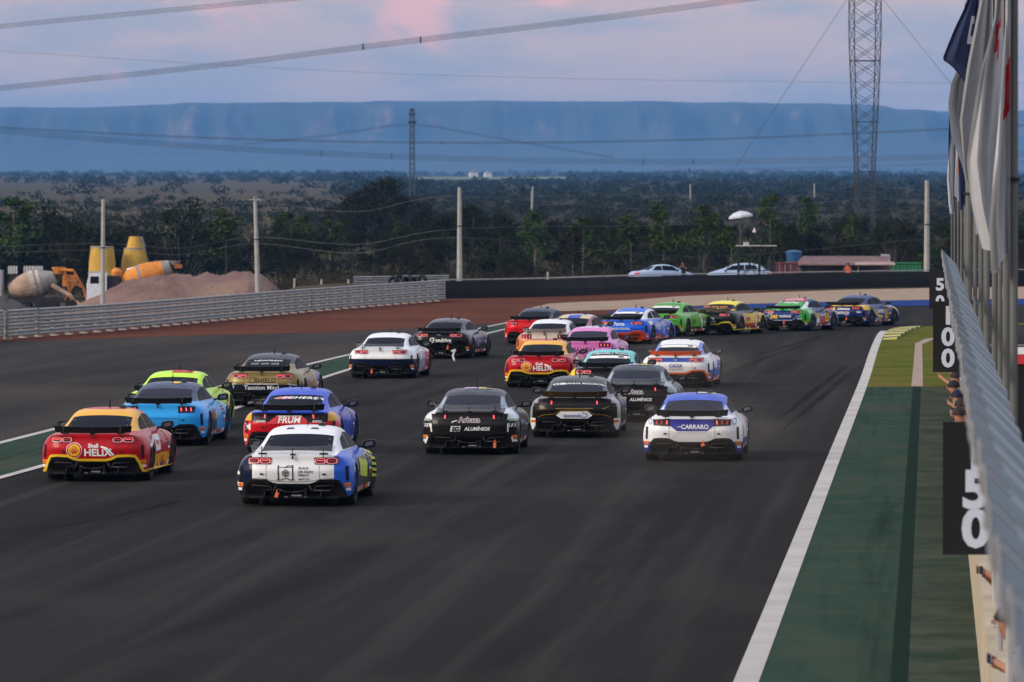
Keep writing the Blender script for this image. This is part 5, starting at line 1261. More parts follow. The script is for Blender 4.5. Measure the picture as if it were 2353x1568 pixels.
flag(9, 31, [(0, 2272), (.4, 2262), (.6, 2226), (.75, 2206), (.9, 2216), (1, 2242)], 0.9, 9.9, 4.92, 0.20, one, [F_GREY], 'broad greyish flag with deep folds')
flag(11, 41, [(0, 2302), (.47, 2288), (.6, 2254), (.7, 2240), (.8, 2229), (.9, 2244), (1, 2272)], 0.9, 9.6, 4.75, 0.22, rprint([(0.10, 0.5, 0.50, 0.515), (0.1, 0.2, 0.45, 0.52), (0.30, 0.48, 0.53, 0.56), (0.2, 0.3, 0.55, 0.59)]), [F_WHT, F_RED], 'large white flag with red lettering')
flag(12, 47, [(0, 2326), (.5, 2318), (.65, 2302), (.8, 2290), (.9, 2283), (1, 2292)], 0.9, 9.4, 4.62, 0.22, rprint([(0.05, 0.5, 0.60, 0.63), (0.05, 0.18, 0.58, 0.68), (0.32, 0.46, 0.62, 0.70), (0.05, 0.5, 0.69, 0.715)]), [F_WHT, F_RED], 'nearest white flag with red lettering at the picture edge')
flag(7, 53, [(0, 2246), (.42, 2228), (.6, 2200), (.79, 2175), (.83, 2196), (.9, 2218), (1, 2240)], 0.6, 9.8, 6.75, 0.10, rprint([(0.36, 0.44, 0.52, 0.66), (0.28, 0.44, 0.50, 0.54), (0.28, 0.44, 0.62, 0.66)]), [F_NAVY, F_WHT], 'navy flag with a white letter blown towards the track')

# pit lane beyond: dark hoarding with a red and white top band
ho = empty('hoarding', W(1.25, 100, 0), -TA, 'black pit hoarding with red and white top band behind the poles', 'hoarding')
MB().box((2.0, 0.1, 1.15), (4.0, 0.12, 2.3)).build('panel', M_BOARD, ho)
MB().box((2.0, 0.03, 2.38), (4.0, 0.05, 0.17)).build('red_band', M_REDP, ho)
MB().box((2.0, 0.03, 2.53), (4.0, 0.05, 0.12)).build('white_band', M_WHITEP, ho)
gr = empty('pit_railing', W(1.3, 165, 0), -TA, 'low pale railing across the pit exit', 'railing')
MB().tube([(0, 0, 1.0), (8, 0, 1.0)], 0.05, 6).build('rail', M_POLE, gr)
for k in range(5): MB().tube([(k * 2, 0, 0), (k * 2, 0, 1.0)], 0.04, 6).build('post', M_POLE, gr)
sh = empty('pit_shelter', W(3.2, 62, 0), -TA, 'dark open pit shelter behind the hoarding', 'shelter')
MB().box((2, 6, 2.3), (4, 12, 0.12)).build('roof', M_BOARD, sh)
MB().box((3.9, 6, 1.1), (0.1, 12, 2.2)).build('back_wall', M_BOARD, sh)

# ------------------------------------------------------------------ people
SKIN = mat('tanned_skin', (0.36, 0.17, 0.10), 0.6, var=0.1, scale=8)
def skin_body(name, verts, edges, radii, root, mats, assign, levels=1):
    me = bpy.data.meshes.new(name); me.from_pydata(verts, edges, [])
    o = bpy.data.objects.new(name, me); COL.objects.link(o)
    md = o.modifiers.new('skin', 'SKIN'); md.use_smooth_shade = True
    for i, r in enumerate(radii):
        sv = me.skin_vertices[0].data[i]; sv.radius = (r, r) if not isinstance(r, tuple) else r; sv.use_root = (i == root)
    o.modifiers.new('sub', 'SUBSURF').levels = levels
    m2 = bpy.data.meshes.new_from_object(o.evaluated_get(DG_()))
    bpy.data.objects.remove(o); bpy.data.meshes.remove(me)
    m2.materials.clear()
    for m in mats: m2.materials.append(m)
    for p in m2.polygons: p.material_index = assign(p.center); p.use_smooth = True
    return m2
def person(loc, rz, shirt, trousers, label, lean=0.35, hands=((-0.16, 0.62, 1.36), (0.16, 0.60, 1.38)), group='people around the track', hair=(0.02, 0.015, 0.012), cap=None, bare_arms=True, phone=True):
    """Figure facing +y: feet at z = 0, leaning forward from the hip, both hands raised in front."""
    o = empty('person', loc, rz, label, 'person', group)
    V = []; E = []; Rd = []
    def v(p, r): V.append(p); Rd.append(r); return len(V) - 1
    ly = lean
    pel = v((0, 0, 0.95), (0.155, 0.115)); wst = v((0, 0.18 * ly, 1.10), (0.14, 0.105)); chs = v((0, 0.62 * ly, 1.32), (0.165, 0.115)); nck = v((0, 0.95 * ly, 1.48), 0.058); hd0 = v((0, 1.06 * ly + 0.02, 1.57), 0.085); hd1 = v((0, 1.12 * ly + 0.03, 1.68), 0.098); hd2 = v((0, 1.14 * ly + 0.02, 1.755), 0.06)
    E += [(pel, wst), (wst, chs), (chs, nck), (nck, hd0), (hd0, hd1), (hd1, hd2)]
    for sg, hnd in zip((-1, 1), hands):
        hp = v((sg * 0.095, 0.0, 0.88), 0.092); kn = v((sg * 0.105, 0.03, 0.49), 0.064); an = v((sg * 0.11, -0.02, 0.10), 0.044); ft = v((sg * 0.12, 0.06, 0.045), 0.044); te = v((sg * 0.125, 0.17, 0.03), 0.034)
        E += [(pel, hp), (hp, kn), (kn, an), (an, ft), (ft, te)]
        shd = v((sg * 0.175, 0.78 * ly, 1.40), 0.064); S0 = Vector(V[shd]); Hh = Vector(hnd)
        mid = (S0 + Hh) / 2; out = Vector((sg * 0.10, -0.02, -0.12)); el = v(tuple(mid + out), 0.043); wr = v(tuple(Hh), 0.030)
        d = (Hh - (mid + out)).normalized(); pl = v(tuple(Hh + d * 0.06), (0.040, 0.022))
        E += [(chs, shd), (shd, el), (el, wr), (wr, pl)]
        # four fingers and a thumb closing inwards
        side_ = Vector((-sg, 0, 0)); up_ = Vector((0, 0, 1))
        for q in range(4):
            b0 = Hh + d * 0.085 + up_ * (0.03 - 0.02 * q); f1 = v(tuple(b0), 0.011); f2 = v(tuple(b0 + d * 0.03 + side_ * 0.012), 0.010); f3 = v(tuple(b0 + d * (0.04 - 0.004 * q) + side_ * 0.035), 0.008)
            E += [(pl, f1), (f1, f2), (f2, f3)]
        t1 = v(tuple(Hh + d * 0.04 + side_ * 0.035 + up_ * 0.025), 0.011); t2 = v(tuple(Hh + d * 0.07 + side_ * 0.05 + up_ * 0.04), 0.009); E += [(pl, t1), (t1, t2)]
    hx = Vector(V[hd1])
    def assign(c_):
        if c_.z < 0.93: return 2
        if (c_ - hx).length < 0.17 or c_.z > 1.475: return 0
        if bare_arms and (abs(c_.x) > 0.235 or c_.y > 0.80 * ly + 0.16): return 0
        if not bare_arms and c_.y > 0.80 * ly + 0.42: return 0
        return 1
    me = skin_body('body', V, E, Rd, pel, [SKIN, shirt, trousers], assign)
    link('body', me, o)
    hb = MB(); M = Matrix.Translation(hx + Vector((0, -0.015, 0.015)))
    prof_ = [(0.116 * sin(t), 0.118 * cos(t)) for t in [0.02, 0.35, 0.7, 1.05, 1.4, 1.7]]
    hb.lathe(prof_[::-1], M, 14, cap=False); 
    hm = mat('dark_hair', hair, 0.7) if cap is None else cap
    link('hair' if cap is None else 'cap', hb.mesh('hair', hm, True), o)
    fb = MB(); fb.tube([hx + Vector((0, 0.085, 0.02)), hx + Vector((0, 0.125, -0.02)), hx + Vector((0, 0.09, -0.03))], [0.012, 0.016, 0.01], 6)
    for sg in (-1, 1): fb.lathe([(0.005, -0.01), (0.022, 0.0), (0.005, 0.01)], Matrix.Translation(hx + Vector((sg * 0.10, 0.0, 0.0))) @ Matrix.Rotation(pi / 2, 4, 'Y'), 8, cap=False)
    fb.build('face_features', SKIN, o)
    eb = MB()
    for sg in (-1, 1): eb.box(hx + Vector((sg * 0.036, 0.096, 0.025)), (0.026, 0.01, 0.012))
    eb.box(hx + Vector((0, 0.092, -0.055)), (0.045, 0.01, 0.008)); eb.build('eyes_and_mouth', M_BLACKP, o)
    if phone:
        mid = (Vector(hands[0]) + Vector(hands[1])) / 2
        ph = empty('phone', Vector(loc) + Matrix.Rotation(rz, 3, 'Z') @ (mid + Vector((0, 0.09, 0.06))), rz, 'phone held by the ' + ' '.join(label.split()[:9]), 'phone', 'phones held by the spectators')
        MB().box((0, 0, 0), (0.15, 0.012, 0.078)).build('case', M_BLK, ph)
        MB().box((0, -0.008, 0), (0.138, 0.003, 0.068)).build('screen', mat('phone_screen', (0.3, 0.4, 0.55), 0.2, emit=((0.45, 0.6, 0.9), 0.5)), ph)
    return o
FACE = TA + pi / 2          # facing the track from behind the wall
PW = mat('white_shirt', (0.72, 0.72, 0.74), 0.85); PB = mat('black_shirt', (0.02, 0.02, 0.024), 0.85); PN = mat('navy_shirt', (0.02, 0.03, 0.09), 0.85); PG = mat('grey_shirt', (0.25, 0.25, 0.26), 0.85); PT = mat('dark_trousers', (0.02, 0.022, 0.03), 0.85); PC = mat('beige_shirt', (0.45, 0.36, 0.27), 0.85)
CAPB = mat('black_cap', (0.012, 0.012, 0.013), 0.8); CAPN = mat('navy_cap', (0.01, 0.014, 0.05), 0.8)
# near pair filming with arms out over the wall, then the group between the boards
for k, (s, D, shirt, lab, lean, hd, cap_) in enumerate((
    (1.10, 46.5, PW, 'white shirted spectator reaching a phone over the wall nearest the camera', 0.42, ((-0.10, 0.56, 1.32), (0.08, 0.55, 1.30)), None),
    (1.12, 57.0, PW, 'spectator in a white sleeve filming over the wall below the 150 board', 0.40, ((-0.10, 0.62, 1.38), (0.06, 0.60, 1.36)), CAPB),
    (1.16, 51.5, PC, 'spectator in a beige shirt between the two filming ones', 0.36, ((-0.10, 0.50, 1.25), (0.10, 0.48, 1.25)), CAPB),
    (0.93, 92.0, PB, 'dark haired spectator with a lit phone screen behind the 150 board', 0.44, ((-0.10, 0.60, 1.40), (0.08, 0.58, 1.40)), None),
    (0.97, 96.0, PC, 'bare armed spectator in beige leaning over the wall', 0.46, ((-0.14, 0.62, 1.30), (0.12, 0.60, 1.30)), None),
    (0.99, 100.5, PN, 'spectator in navy with a cap at the middle of the group', 0.48, ((-0.12, 0.60, 1.36), (0.10, 0.60, 1.36)), CAPN),
    (0.98, 106.0, PB, 'spectator in a black shirt leaning far over the wall', 0.52, ((-0.12, 0.66, 1.36), (0.12, 0.64, 1.36)), CAPB),
    (0.99, 112.0, PG, 'grey shirted spectator near the 100 board', 0.50, ((-0.12, 0.70, 1.42), (0.12, 0.68, 1.42)), None),
    (0.97, 119.0, PW, 'spectator in white with a raised arm below the 100 board', 0.52, ((-0.12, 0.78, 1.46), (0.12, 0.76, 1.44)), CAPB))):
    person(W(s, D, 0.02), FACE + 0.25 * sin(k * 2.1), shirt, PT, lab, lean, hd, 'spectators leaning on the pit wall', cap=cap_)
# ------------------------------------------------------------------ beyond the belt wall: parked cars, camera tower, sheds
def gz(p): return Vector((p.x, p.y, terrain_z(p.x, p.y)))
SED_TAIL = [(0.74, -0.62, 0.28), (0.80, -0.64, 0.40), (0.82, -0.66, 0.56), (0.80, -0.66, 0.72), (0.76, -0.64, 0.86), (0.68, -0.62, 0.96), (0.55, -0.64, 0.985), (0.38, -0.66, 0.99), (0.18, -0.66, 0.995), (0, -0.66, 0.995)]
def road_car(kind):
    if kind == 'sedan':
        up = [(-0.3, 0.99, 0.0), (0.15, 1.02, 0.05), (0.75, 1.03, 0.36), (1.4, 1.02, 0.47), (2.0, 1.0, 0.42), (2.6, 0.97, 0.18), (3.0, 0.95, 0.02), (3.5, 0.86, 0.0)]
        tail = SED_TAIL; dz = 0.0
    else:
        up = [(-0.35, 1.05, 0.28), (0.1, 1.06, 0.46), (0.75, 1.05, 0.53), (1.4, 1.03, 0.53), (1.9, 1.02, 0.45), (2.45, 1.02, 0.20), (2.85, 1.02, 0.04), (3.35, 0.95, 0.0)]
        tail = [(x, y, z + (0.10 if z > 0.5 else 0.04)) for x, y, z in SED_TAIL]; dz = 0.06
    st = []
    for y, belt, h in up:
        wf = 0.86 if 0 < y < 2.8 else 0.845
        g = min(1, h / 0.15)
        st.append((y, [(wf - 0.06, 0.24 + dz), (wf - 0.01, 0.36 + dz), (wf, 0.54 + dz), (wf - 0.015, 0.74 + dz), (wf - 0.05, belt - 0.08), (wf - 0.11, belt), (lerp(0.60, wf - 0.17, g), belt + h * 0.45), (lerp(0.42, wf - 0.26, g), belt + h * 0.92), (lerp(0.22, 0.36, g), belt + h + 0.01), (0, belt + h + 0.02)]))
    st.append((3.62, [(0.68, 0.24 + dz), (0.74, 0.34 + dz), (0.75, 0.48 + dz), (0.72, 0.60 + dz), (0.66, 0.68 + dz), (0.58, 0.74 + dz), (0.45, 0.75 + dz), (0.32, 0.755 + dz), (0.16, 0.76 + dz), (0, 0.76 + dz)]))
    return loft_body(st, tail, creases=((5, 0.3),), level=2, wheels=[(0, 0.31), (2.6, 0.31)], wr=0.34, nose_bulge=0.08)
M_SILV = mat('silver_car_paint', (0.34, 0.45, 0.62), 0.35, metal=0.3, coat=0.5, var=0.05)
def parked(kind, xd, yd, D, rz, label):
    me, bvh = road_car(kind); me.materials.append(M_SILV); sk = Skin(bvh)
    q = Q(xd, yd, D); o = empty('parked_car', gz(q), rz, label, 'car', 'silver cars parked behind the belt wall')
    link('body', me, o)
    if kind == 'sedan': wins = [('rear_window', 'top', [(-0.52, 0.10), (0.52, 0.10), (0.44, 0.66), (-0.44, 0.66)]), ('windshield', 'top', [(-0.46, 2.05), (0.46, 2.05), (0.55, 2.75), (-0.55, 2.75)])]; sw = [[(0.42, 1.06), (1.12, 1.06), (1.12, 1.40), (0.75, 1.34)], [(1.18, 1.06), (2.42, 1.02), (1.98, 1.34), (1.18, 1.41)]]
    else: wins = [('rear_window', 'rear', [(-0.50, 1.10), (0.50, 1.10), (0.44, 1.38), (-0.44, 1.38)]), ('windshield', 'top', [(-0.48, 1.80), (0.48, 1.80), (0.58, 2.55), (-0.58, 2.55)])]; sw = [[(-0.05, 1.14), (0.88, 1.12), (0.88, 1.48), (0.15, 1.46)], [(0.94, 1.12), (2.25, 1.09), (1.80, 1.40), (0.94, 1.48)]]
    for n, md, c4 in wins: MB_ = MB(); sk.quad(MB_, md, c4, 8, 5, 0.008); MB_.build(n, M_SIDEW, o, smooth=True)
    for sd in ('left', 'right'):
        for c4 in sw: MB_ = MB(); sk.quad(MB_, sd, c4, 5, 4, 0.008); MB_.build('side_window', M_SIDEW, o, smooth=True)
    for wy in (0, 2.6):
        for sg in (-1, 1):
            w = empty('wheel', (sg * 0.74, wy, 0.31)); w.parent = o
            b = MB(); g_tyre(b, 0.2, 0.31); b.build('tyre', M_RUB, w, smooth=True)
            b = MB(); g_rim(b, 0.2, sg); b.build('rim', M_MET, w)
    for sg in (-1, 1):
        b = MB(); sk.quad(b, 'rear', [(sg * 0.76, 0.74), (sg * 0.50, 0.76), (sg * 0.50, 0.90), (sg * 0.74, 0.90)], 4, 2, 0.012); b.build('taillight', M_REDP, o)
        b = MB(); sk.quad(b, 'front', [(sg * 0.70, 0.64), (sg * 0.42, 0.62), (sg * 0.42, 0.74), (sg * 0.64, 0.76)], 4, 2, 0.012); b.build('headlight', M_GREYP, o)
        MB().box((sg * 0.94, 2.25, 1.06), (0.16, 0.10, 0.12)).build('wing_mirror', M_BLK, o)
    return o
parked('sedan', 1478, 640, 402, radians(-68), 'silver sedan parked behind the black wall seen from its tail')
parked('suv', 1742, 640, 400, radians(84), 'silver hatchback parked beneath the camera tower')

# camera tower of scaffold tubes with platform
M_SCAF = mat('dark_scaffold', (0.03, 0.03, 0.032), 0.5, metal=0.5)
t0 = gz(Q(1722, 640, 380)); tw = empty('camera_tower', t0, 0, 'dark scaffold camera tower with a plank platform', 'tower')
s_ = 380 / F
def tx(xd, dy=0): return (Q(xd, 600, 380).x - t0.x, dy)
ptop = Q(1722, 566, 380).z - t0.z
xs = [tx(1697)[0], tx(1722)[0], tx(1745)[0], tx(1778)[0]]
for x in (xs[0], xs[2], xs[3]):
    for y in (-0.9, 0.9):
        b = MB(); b.tube([(x, y, 0), (x, y, ptop)], 0.05, 6); b.build('upright', M_SCAF, tw)
for a, c_ in (((xs[0], -0.9, 0.6), (xs[2], -0.9, ptop)), ((xs[0], -0.9, ptop), (xs[2], -0.9, 0.6)), ((xs[2], -0.9, ptop), (xs[3], -0.9, 0.8)), ((xs[0] - 0.9, -0.9, 1.2), (xs[0], -0.9, ptop)), ((xs[2], -0.9, 0.6), (xs[3], -0.9, ptop)), ((xs[0], 0.9, 0.6), (xs[3], 0.9, ptop)), ((xs[3], -0.9, ptop), (xs[3] + 1.2, -0.9, 1.0)), ((xs[0], -0.9, 1.3), (xs[3], -0.9, 1.3))):
    MB().tube([a, c_], 0.036, 5).build('brace', M_SCAF, tw)
M_PLANK = mat('pale_plank', (0.42, 0.40, 0.37), 0.8)
for k in range(6): MB().box(((xs[0] + xs[3]) / 2, -0.85 + k * 0.34, ptop + 0.03), (xs[3] - xs[0] + 0.3, 0.30, 0.06)).build('plank', M_PLANK, tw)
for k in range(3): 
    o = MB().lathe([(0.03, 0.0), (0.035, 0.02), (0.035, 0.16), (0.014, 0.20), (0.014, 0.24)], Matrix(), 8).build('water_bottle', mat('white_bottle', (0.75, 0.76, 0.78), 0.35), None, t0 + Vector((xs[0] + 0.35 + k * 0.13, -0.7, ptop + 0.06)))
    tag(o, 'white water bottle standing on the camera tower planks', 'bottle', 'bottles on the camera tower')
# parasol on its stick
pa = empty('parasol', t0 + Vector((xs[0] + 0.08, -0.3, ptop + 0.06)), 0, 'pale grey parasol tilted over the camera tower', 'parasol')
ph = Q(1703, 487, 380).z - (t0.z + ptop)
MB().tube([(0, 0, 0), (0, 0, ph)], 0.022, 6).build('stick', M_POLE, pa)
b = MB(); n = 8; Rr = 0.80; tilt = Matrix.Rotation(radians(-8), 3, 'Y')
vs = [tilt @ Vector((0, 0, 0.0))]
for k in range(n): vs.append(tilt @ Vector((0.45 * cos(2 * pi * k / n), 0.45 * sin(2 * pi * k / n), -0.10)))
for k in range(n): vs.append(tilt @ Vector((Rr * cos(2 * pi * k / n), Rr * sin(2 * pi * k / n), -0.33)))
for k in range(n): vs.append(tilt @ Vector((Rr * 1.0 * cos(2 * pi * k / n), Rr * sin(2 * pi * k / n), -0.46)))
fs = []
for k in range(n):
    k2 = (k + 1) % n; fs += [(0, 1 + k, 1 + k2), (1 + k, 1 + n + k, 1 + n + k2, 1 + k2), (1 + n + k, 1 + 2 * n + k, 1 + 2 * n + k2, 1 + n + k2)]
b.add(vs, fs); can_ = b.build('canopy', mat('parasol_cloth', (0.55, 0.56, 0.60), 0.8), pa, Vector((0, 0, ph)))
MB().tube([(0, 0, ph - 0.02), (0, 0, ph + 0.09)], 0.025, 6).build('finial', M_POLE, pa)
# operator and camera
cp = t0 + Vector((tx(1752)[0], 0.1, ptop + 0.06))
person(cp + Vector((0.12, -0.35, 0)), radians(150), mat('black_teal_shirt', (0.02, 0.05, 0.06), 0.8), mat('black_shorts', (0.012, 0.012, 0.014), 0.85), 'camera operator in black standing on the tower platform', 0.12, ((-0.16, 0.40, 1.45), (0.16, 0.40, 1.45)), 'people around the track', cap=CAPB, phone=False)
tv = empty('television_camera', cp + Vector((-0.15, -0.85, 0)), radians(150), 'black television camera on a tripod on the tower platform', 'camera')
for k in range(3): MB().tube([(0, 0, 1.25), (0.38 * cos(2.1 * k), 0.38 * sin(2.1 * k), 0.0)], 0.025, 5).build('tripod_leg', M_BLK, tv)
MB().box((0, 0, 1.45), (0.2, 0.5, 0.24)).box((0, 0.02, 1.60), (0.06, 0.35, 0.05)).build('camera_body', M_BLK, tv)
b = MB(); b.lathe([(0.07, 0.0), (0.09, 0.28), (0.10, 0.34)], Matrix.Translation((0, 0.25, 1.45)) @ Matrix.Rotation(-pi / 2, 4, 'X'), 12); b.build('lens', M_BLK, tv)
MB().box((0, -0.3, 1.62), (0.16, 0.12, 0.12)).build('viewfinder', M_BLK, tv)
MB().tube([(0.08, -0.1, 1.35), (0.14, -0.45, 1.15)], 0.015, 5).build('pan_handle', M_BLK, tv)
# plastic bag tied to the tower
b = MB(); b.lathe([(0.01, 0.34), (0.03, 0.30), (0.07, 0.20), (0.12, 0.10), (0.13, 0.04), (0.07, 0.0)], Matrix(), 10, cap=True); bag = b.build('plastic_bag', mat('white_bag', (0.7, 0.7, 0.74), 0.5), None, Vector((Q(1733, 525, 380).x, 379.6, Q(1733, 535, 380).z)), True); tag(bag, 'white plastic bag hanging beside the camera operator', 'bag')
MB_ = MB(); MB_.tube([(bag.location.x, 379.6, bag.location.z + 0.33), (bag.location.x + 0.05, 379.6, t0.z + ptop + 1.3)], 0.008, 4)
hp = MB_.build('hanging_cord', M_BLK); tag(hp, 'thin cord holding the white plastic bag', 'cord')
MB().tube([(tx(1735)[0], -0.4, ptop), (tx(1735)[0], -0.4, ptop + 1.3)], 0.02, 5).build('upright', M_SCAF, tw)

# photographer behind the sedan and marshal in orange
person(gz(Q(1571, 640, 392)), radians(160), PB, PT, 'photographer in black beside the silver sedan', 0.15, ((-0.14, 0.36, 1.40), (0.14, 0.36, 1.40)), 'people around the track', cap=CAPB, phone=False)
person(gz(Q(1949, 640, 405)) + Vector((0, 0, -0.25)), radians(170), mat('orange_overalls', (0.80, 0.16, 0.03), 0.8), mat('orange_overalls', (0.80, 0.16, 0.03), 0.8), 'track marshal in orange overalls in front of the shed', 0.10, ((-0.12, 0.34, 1.52), (0.14, 0.34, 1.50)), 'people around the track', cap=CAPB, bare_arms=False, phone=False)

# shed with pantile roof, containers and water tank
DS = 435; sc = DS / F
M_TILE = mat('faded_fibre_tiles', (0.36, 0.24, 0.22), 0.9, var=0.25, scale=1.5)
q = Q(1940, 600, DS); sd0 = gz(q); sdz = lambda yd: Q(1940, yd, DS).z - sd0.z; sdx = lambda xd: Q(xd, 600, DS).x - sd0.x
sh = empty('shed', sd0, 0, 'open shed with a faded corrugated roof beyond the wall', 'shed')
b = MB(); x0, x1 = sdx(1822), sdx(2052); nC = 44; zf, zb = sdz(607), sdz(590)
for i in range(nC * 2 + 1):
    t = i / (nC * 2); cz = 0.06 * (1 if i % 2 else -1)
    b.v += [(lerp(x0, x1 - 0.9, t), -2.2, zf + cz), (lerp(x0 + 0.9, x1, t), 2.6, zb + cz), (lerp(x0, x1 - 0.9, t), -2.2, zf + cz - 0.05), (lerp(x0 + 0.9, x1, t), 2.6, zb + cz - 0.05)]
for i in range(nC * 2): b.f += [[4 * i, 4 * i + 4, 4 * i + 5, 4 * i + 1], [4 * i + 2, 4 * i + 3, 4 * i + 7, 4 * i + 6], [4 * i, 4 * i + 2, 4 * i + 6, 4 * i + 4]]; b.mi += [0, 0, 0]
b.build('roof', M_TILE, sh)
M_SHW = mat('shed_grey_wall', (0.16, 0.145, 0.14), 0.9)
MB().box(((x0 + x1) / 2 + 0.6, 1.6, zf / 2 - 0.1), (x1 - x0 - 1.4, 0.12, zf)).build('back_wall', M_SHW, sh)
for x in (x0 + 0.4, (x0 + x1) / 2, x1 - 1.2): MB().box((x, -1.9, zf / 2 - 0.05), (0.12, 0.12, zf)).build('post', M_SHW, sh)
def container(xa, xb, yt, m, lab, D, depth=2.4, ribs=True):
    p0 = Q((xa + xb) / 2, yt, D); g = gz(p0); o = empty('shipping_container', g, 0, lab, 'container'); w = (xb - xa) * D / F; h = p0.z - g.z
    b = MB(); n = max(6, int(w / 0.28)); 
    for i in range(n * 2 + 1):
        x = -w / 2 + w * i / (2 * n); y = -depth / 2 + (0.04 if (i // 1) % 2 else 0.0); b.v += [(x, y, 0), (x, y, h)]
    for i in range(n * 2): b.f.append([2 * i, 2 * i + 2, 2 * i + 3, 2 * i + 1]); b.mi.append(0)
    b.build('corrugated_side', m, o); MB().box((0, 0.06, h / 2), (w - 0.02, depth - 0.1, h - 0.02)).build('box', m, o)
    for z in (0.08, h - 0.06): MB().box((0, -depth / 2 - 0.02, z), (w, 0.08, 0.12)).build('rail', m, o)
    return o, w, h
rc, w_, h_ = container(1776, 1832, 603, mat('oxide_red_container', (0.13, 0.035, 0.04), 0.7), 'dark red container below the water tank', 430)
for k in range(4): MB().tube([(-0.9 + k * 0.42, -1.28, 0.2), (-0.9 + k * 0.42, -1.28, h_ - 0.1)], 0.02, 5).build('locking_bar', M_GREYP, rc)
container(2003, 2114, 603, mat('green_container', (0.03, 0.17, 0.07), 0.7), 'green container right of the shed', 440)
aw = Q(2010, 606, 432); ga = gz(aw); awn = empty('lean_to', ga, 0, 'small tin lean-to in front of the green container', 'lean-to')
hA = aw.z - ga.z; MB().box((0, 0, hA), (3.0, 1.8, 0.06), rot=Matrix.Rotation(radians(6), 3, 'X')).build('roof', M_TILE, awn)
for x in (-1.3, 1.3): MB().tube([(x, -0.7, 0), (x, -0.7, hA - 0.05)], 0.04, 5).build('post', M_SHW, awn)
wt_ = Q(1824, 603, 436); wtk = empty('water_tank', Vector((wt_.x, wt_.y, wt_.z + 0.05)), 0, 'blue plastic water tank standing on the red container', 'water tank')
M_TANK = mat('blue_tank', (0.02, 0.09, 0.22), 0.45)
k_ = 436 / F; b = MB(); b.lathe([(15.5 * k_, 0.0), (18 * k_, 20 * k_), (18.6 * k_, 20.5 * k_)], Matrix(), 20); b.build('tub', M_TANK, wtk, smooth=False)
b = MB(); b.lathe([(19.2 * k_, 20.5 * k_), (19.2 * k_, 22 * k_), (14 * k_, 25 * k_), (4 * k_, 26.5 * k_)], Matrix(), 20); b.build('lid', M_TANK, wtk)
MB().box((0, 0, -0.06), (1.3, 1.3, 0.1)).build('stand', M_SHW, wtk)
wt_b = Q(2040, 600, 438); ob = MB().box((0, 0, 0.3), (0.7, 0.7, 0.6), taper=0.9).build('white_crate', M_GREYP, None, Vector((wt_b.x, 441, Q(2040, 603, 440).z + 0.02))); tag(ob, 'pale crate on top of the green container beside the shed roof', 'crate')

# ------------------------------------------------------------------ mixer trucks, drums and the spoil heap on the left
DM = 500; km_ = DM / F
def mq(xd, yd, dD=0): return Q(xd, yd, DM + dD)
M_DRUMB = mat('cement_stained_drum', (0.34, 0.24, 0.18), 0.85, var=0.3, scale=1.2); M_DRUMW = mat('pale_drum_band', (0.45, 0.40, 0.34), 0.85, var=0.25, scale=1.5)
M_ORGP = mat('orange_truck_paint', (0.62, 0.22, 0.03), 0.6, var=0.25, scale=1.5); M_ORGD = mat('dirty_orange_steel', (0.30, 0.10, 0.025), 0.7, var=0.4, scale=3); M_CHAS = mat('dark_chassis', (0.025, 0.022, 0.02), 0.8, var=0.3); M_CEM = mat('cement_grey', (0.27, 0.25, 0.23), 0.9, var=0.3, scale=2); M_YDR = mat('yellow_drum_paint', (0.50, 0.30, 0.045), 0.7, var=0.22, scale=1.0)
def drum(b, M, prof_, n=20, m=0): b.lathe(prof_, M, n, m)
# left truck: drum axis rising to the right (rear towards us), orange chute frame
g0 = gz(mq(80, 700)); tr = empty('mixer_truck', g0, 0, 'cement mixer truck with a beige drum at the left edge', 'truck', 'mixer trucks by the spoil heap')
def loc_(xd, yd, y=0.0): q = mq(xd, yd); return Vector((q.x - g0.x, y, q.z - g0.z))
a, c_ = loc_(22, 668), loc_(122, 640); ax = (c_ - a); L = ax.length; M = Matrix.Translation(a) @ ax.to_track_quat('Z', 'Y').to_matrix().to_4x4()
b = MB(); drum(b, M, [(0.15, -0.1), (0.55, 0.0), (1.0, L * 0.25), (1.22, L * 0.52)], m=0); drum(b, M, [(1.225, L * 0.50), (1.10, L * 0.72)], m=1); drum(b, M, [(1.10, L * 0.72), (0.62, L * 1.02), (0.55, L * 1.05)], m=2)
b.build('mixing_drum', [M_DRUMB, M_DRUMW, M_CEM], tr, smooth=False)
b = MB(); b.lathe([(1.24, -0.06), (1.24, 0.06)], M @ Matrix.Translation((0, 0, L * 0.62)), 20); b.build('drum_ring', M_CEM, tr)
p = loc_(140, 640)
b = MB(); b.tube([loc_(120, 655, -0.6), loc_(165, 680, -0.9), loc_(185, 700, -1.0)], [0.22, 0.18, 0.16], 6); b.build('chute', M_DRUMB, tr)
b = MB(); b.lathe([(0.35, 0), (0.62, 0.55), (0.62, 0.6)], Matrix.Translation(loc_(135, 630)), 12); b.build('hopper', M_ORGP, tr)
for u, v_ in (((125, 618), (170, 622)), ((170, 622), (192, 660)), ((150, 640), (192, 660)), ((150, 622), (165, 690)), ((180, 640), (150, 690)), ((192, 660), (200, 690))):
    b = MB(); b.tube([loc_(*u, -0.4), loc_(*v_, -0.5)], 0.12, 6); b.build('frame_bar', M_ORGD if u[0] > 140 else M_ORGP, tr)
b = MB(); b.box(loc_(158, 645, 0.2), (1.1, 0.8, 1.0)); b.build('rear_housing', M_ORGP, tr)
MB().box(loc_(95, 690, 0.3), (6.2, 1.6, 0.5)).build('chassis', M_CHAS, tr)
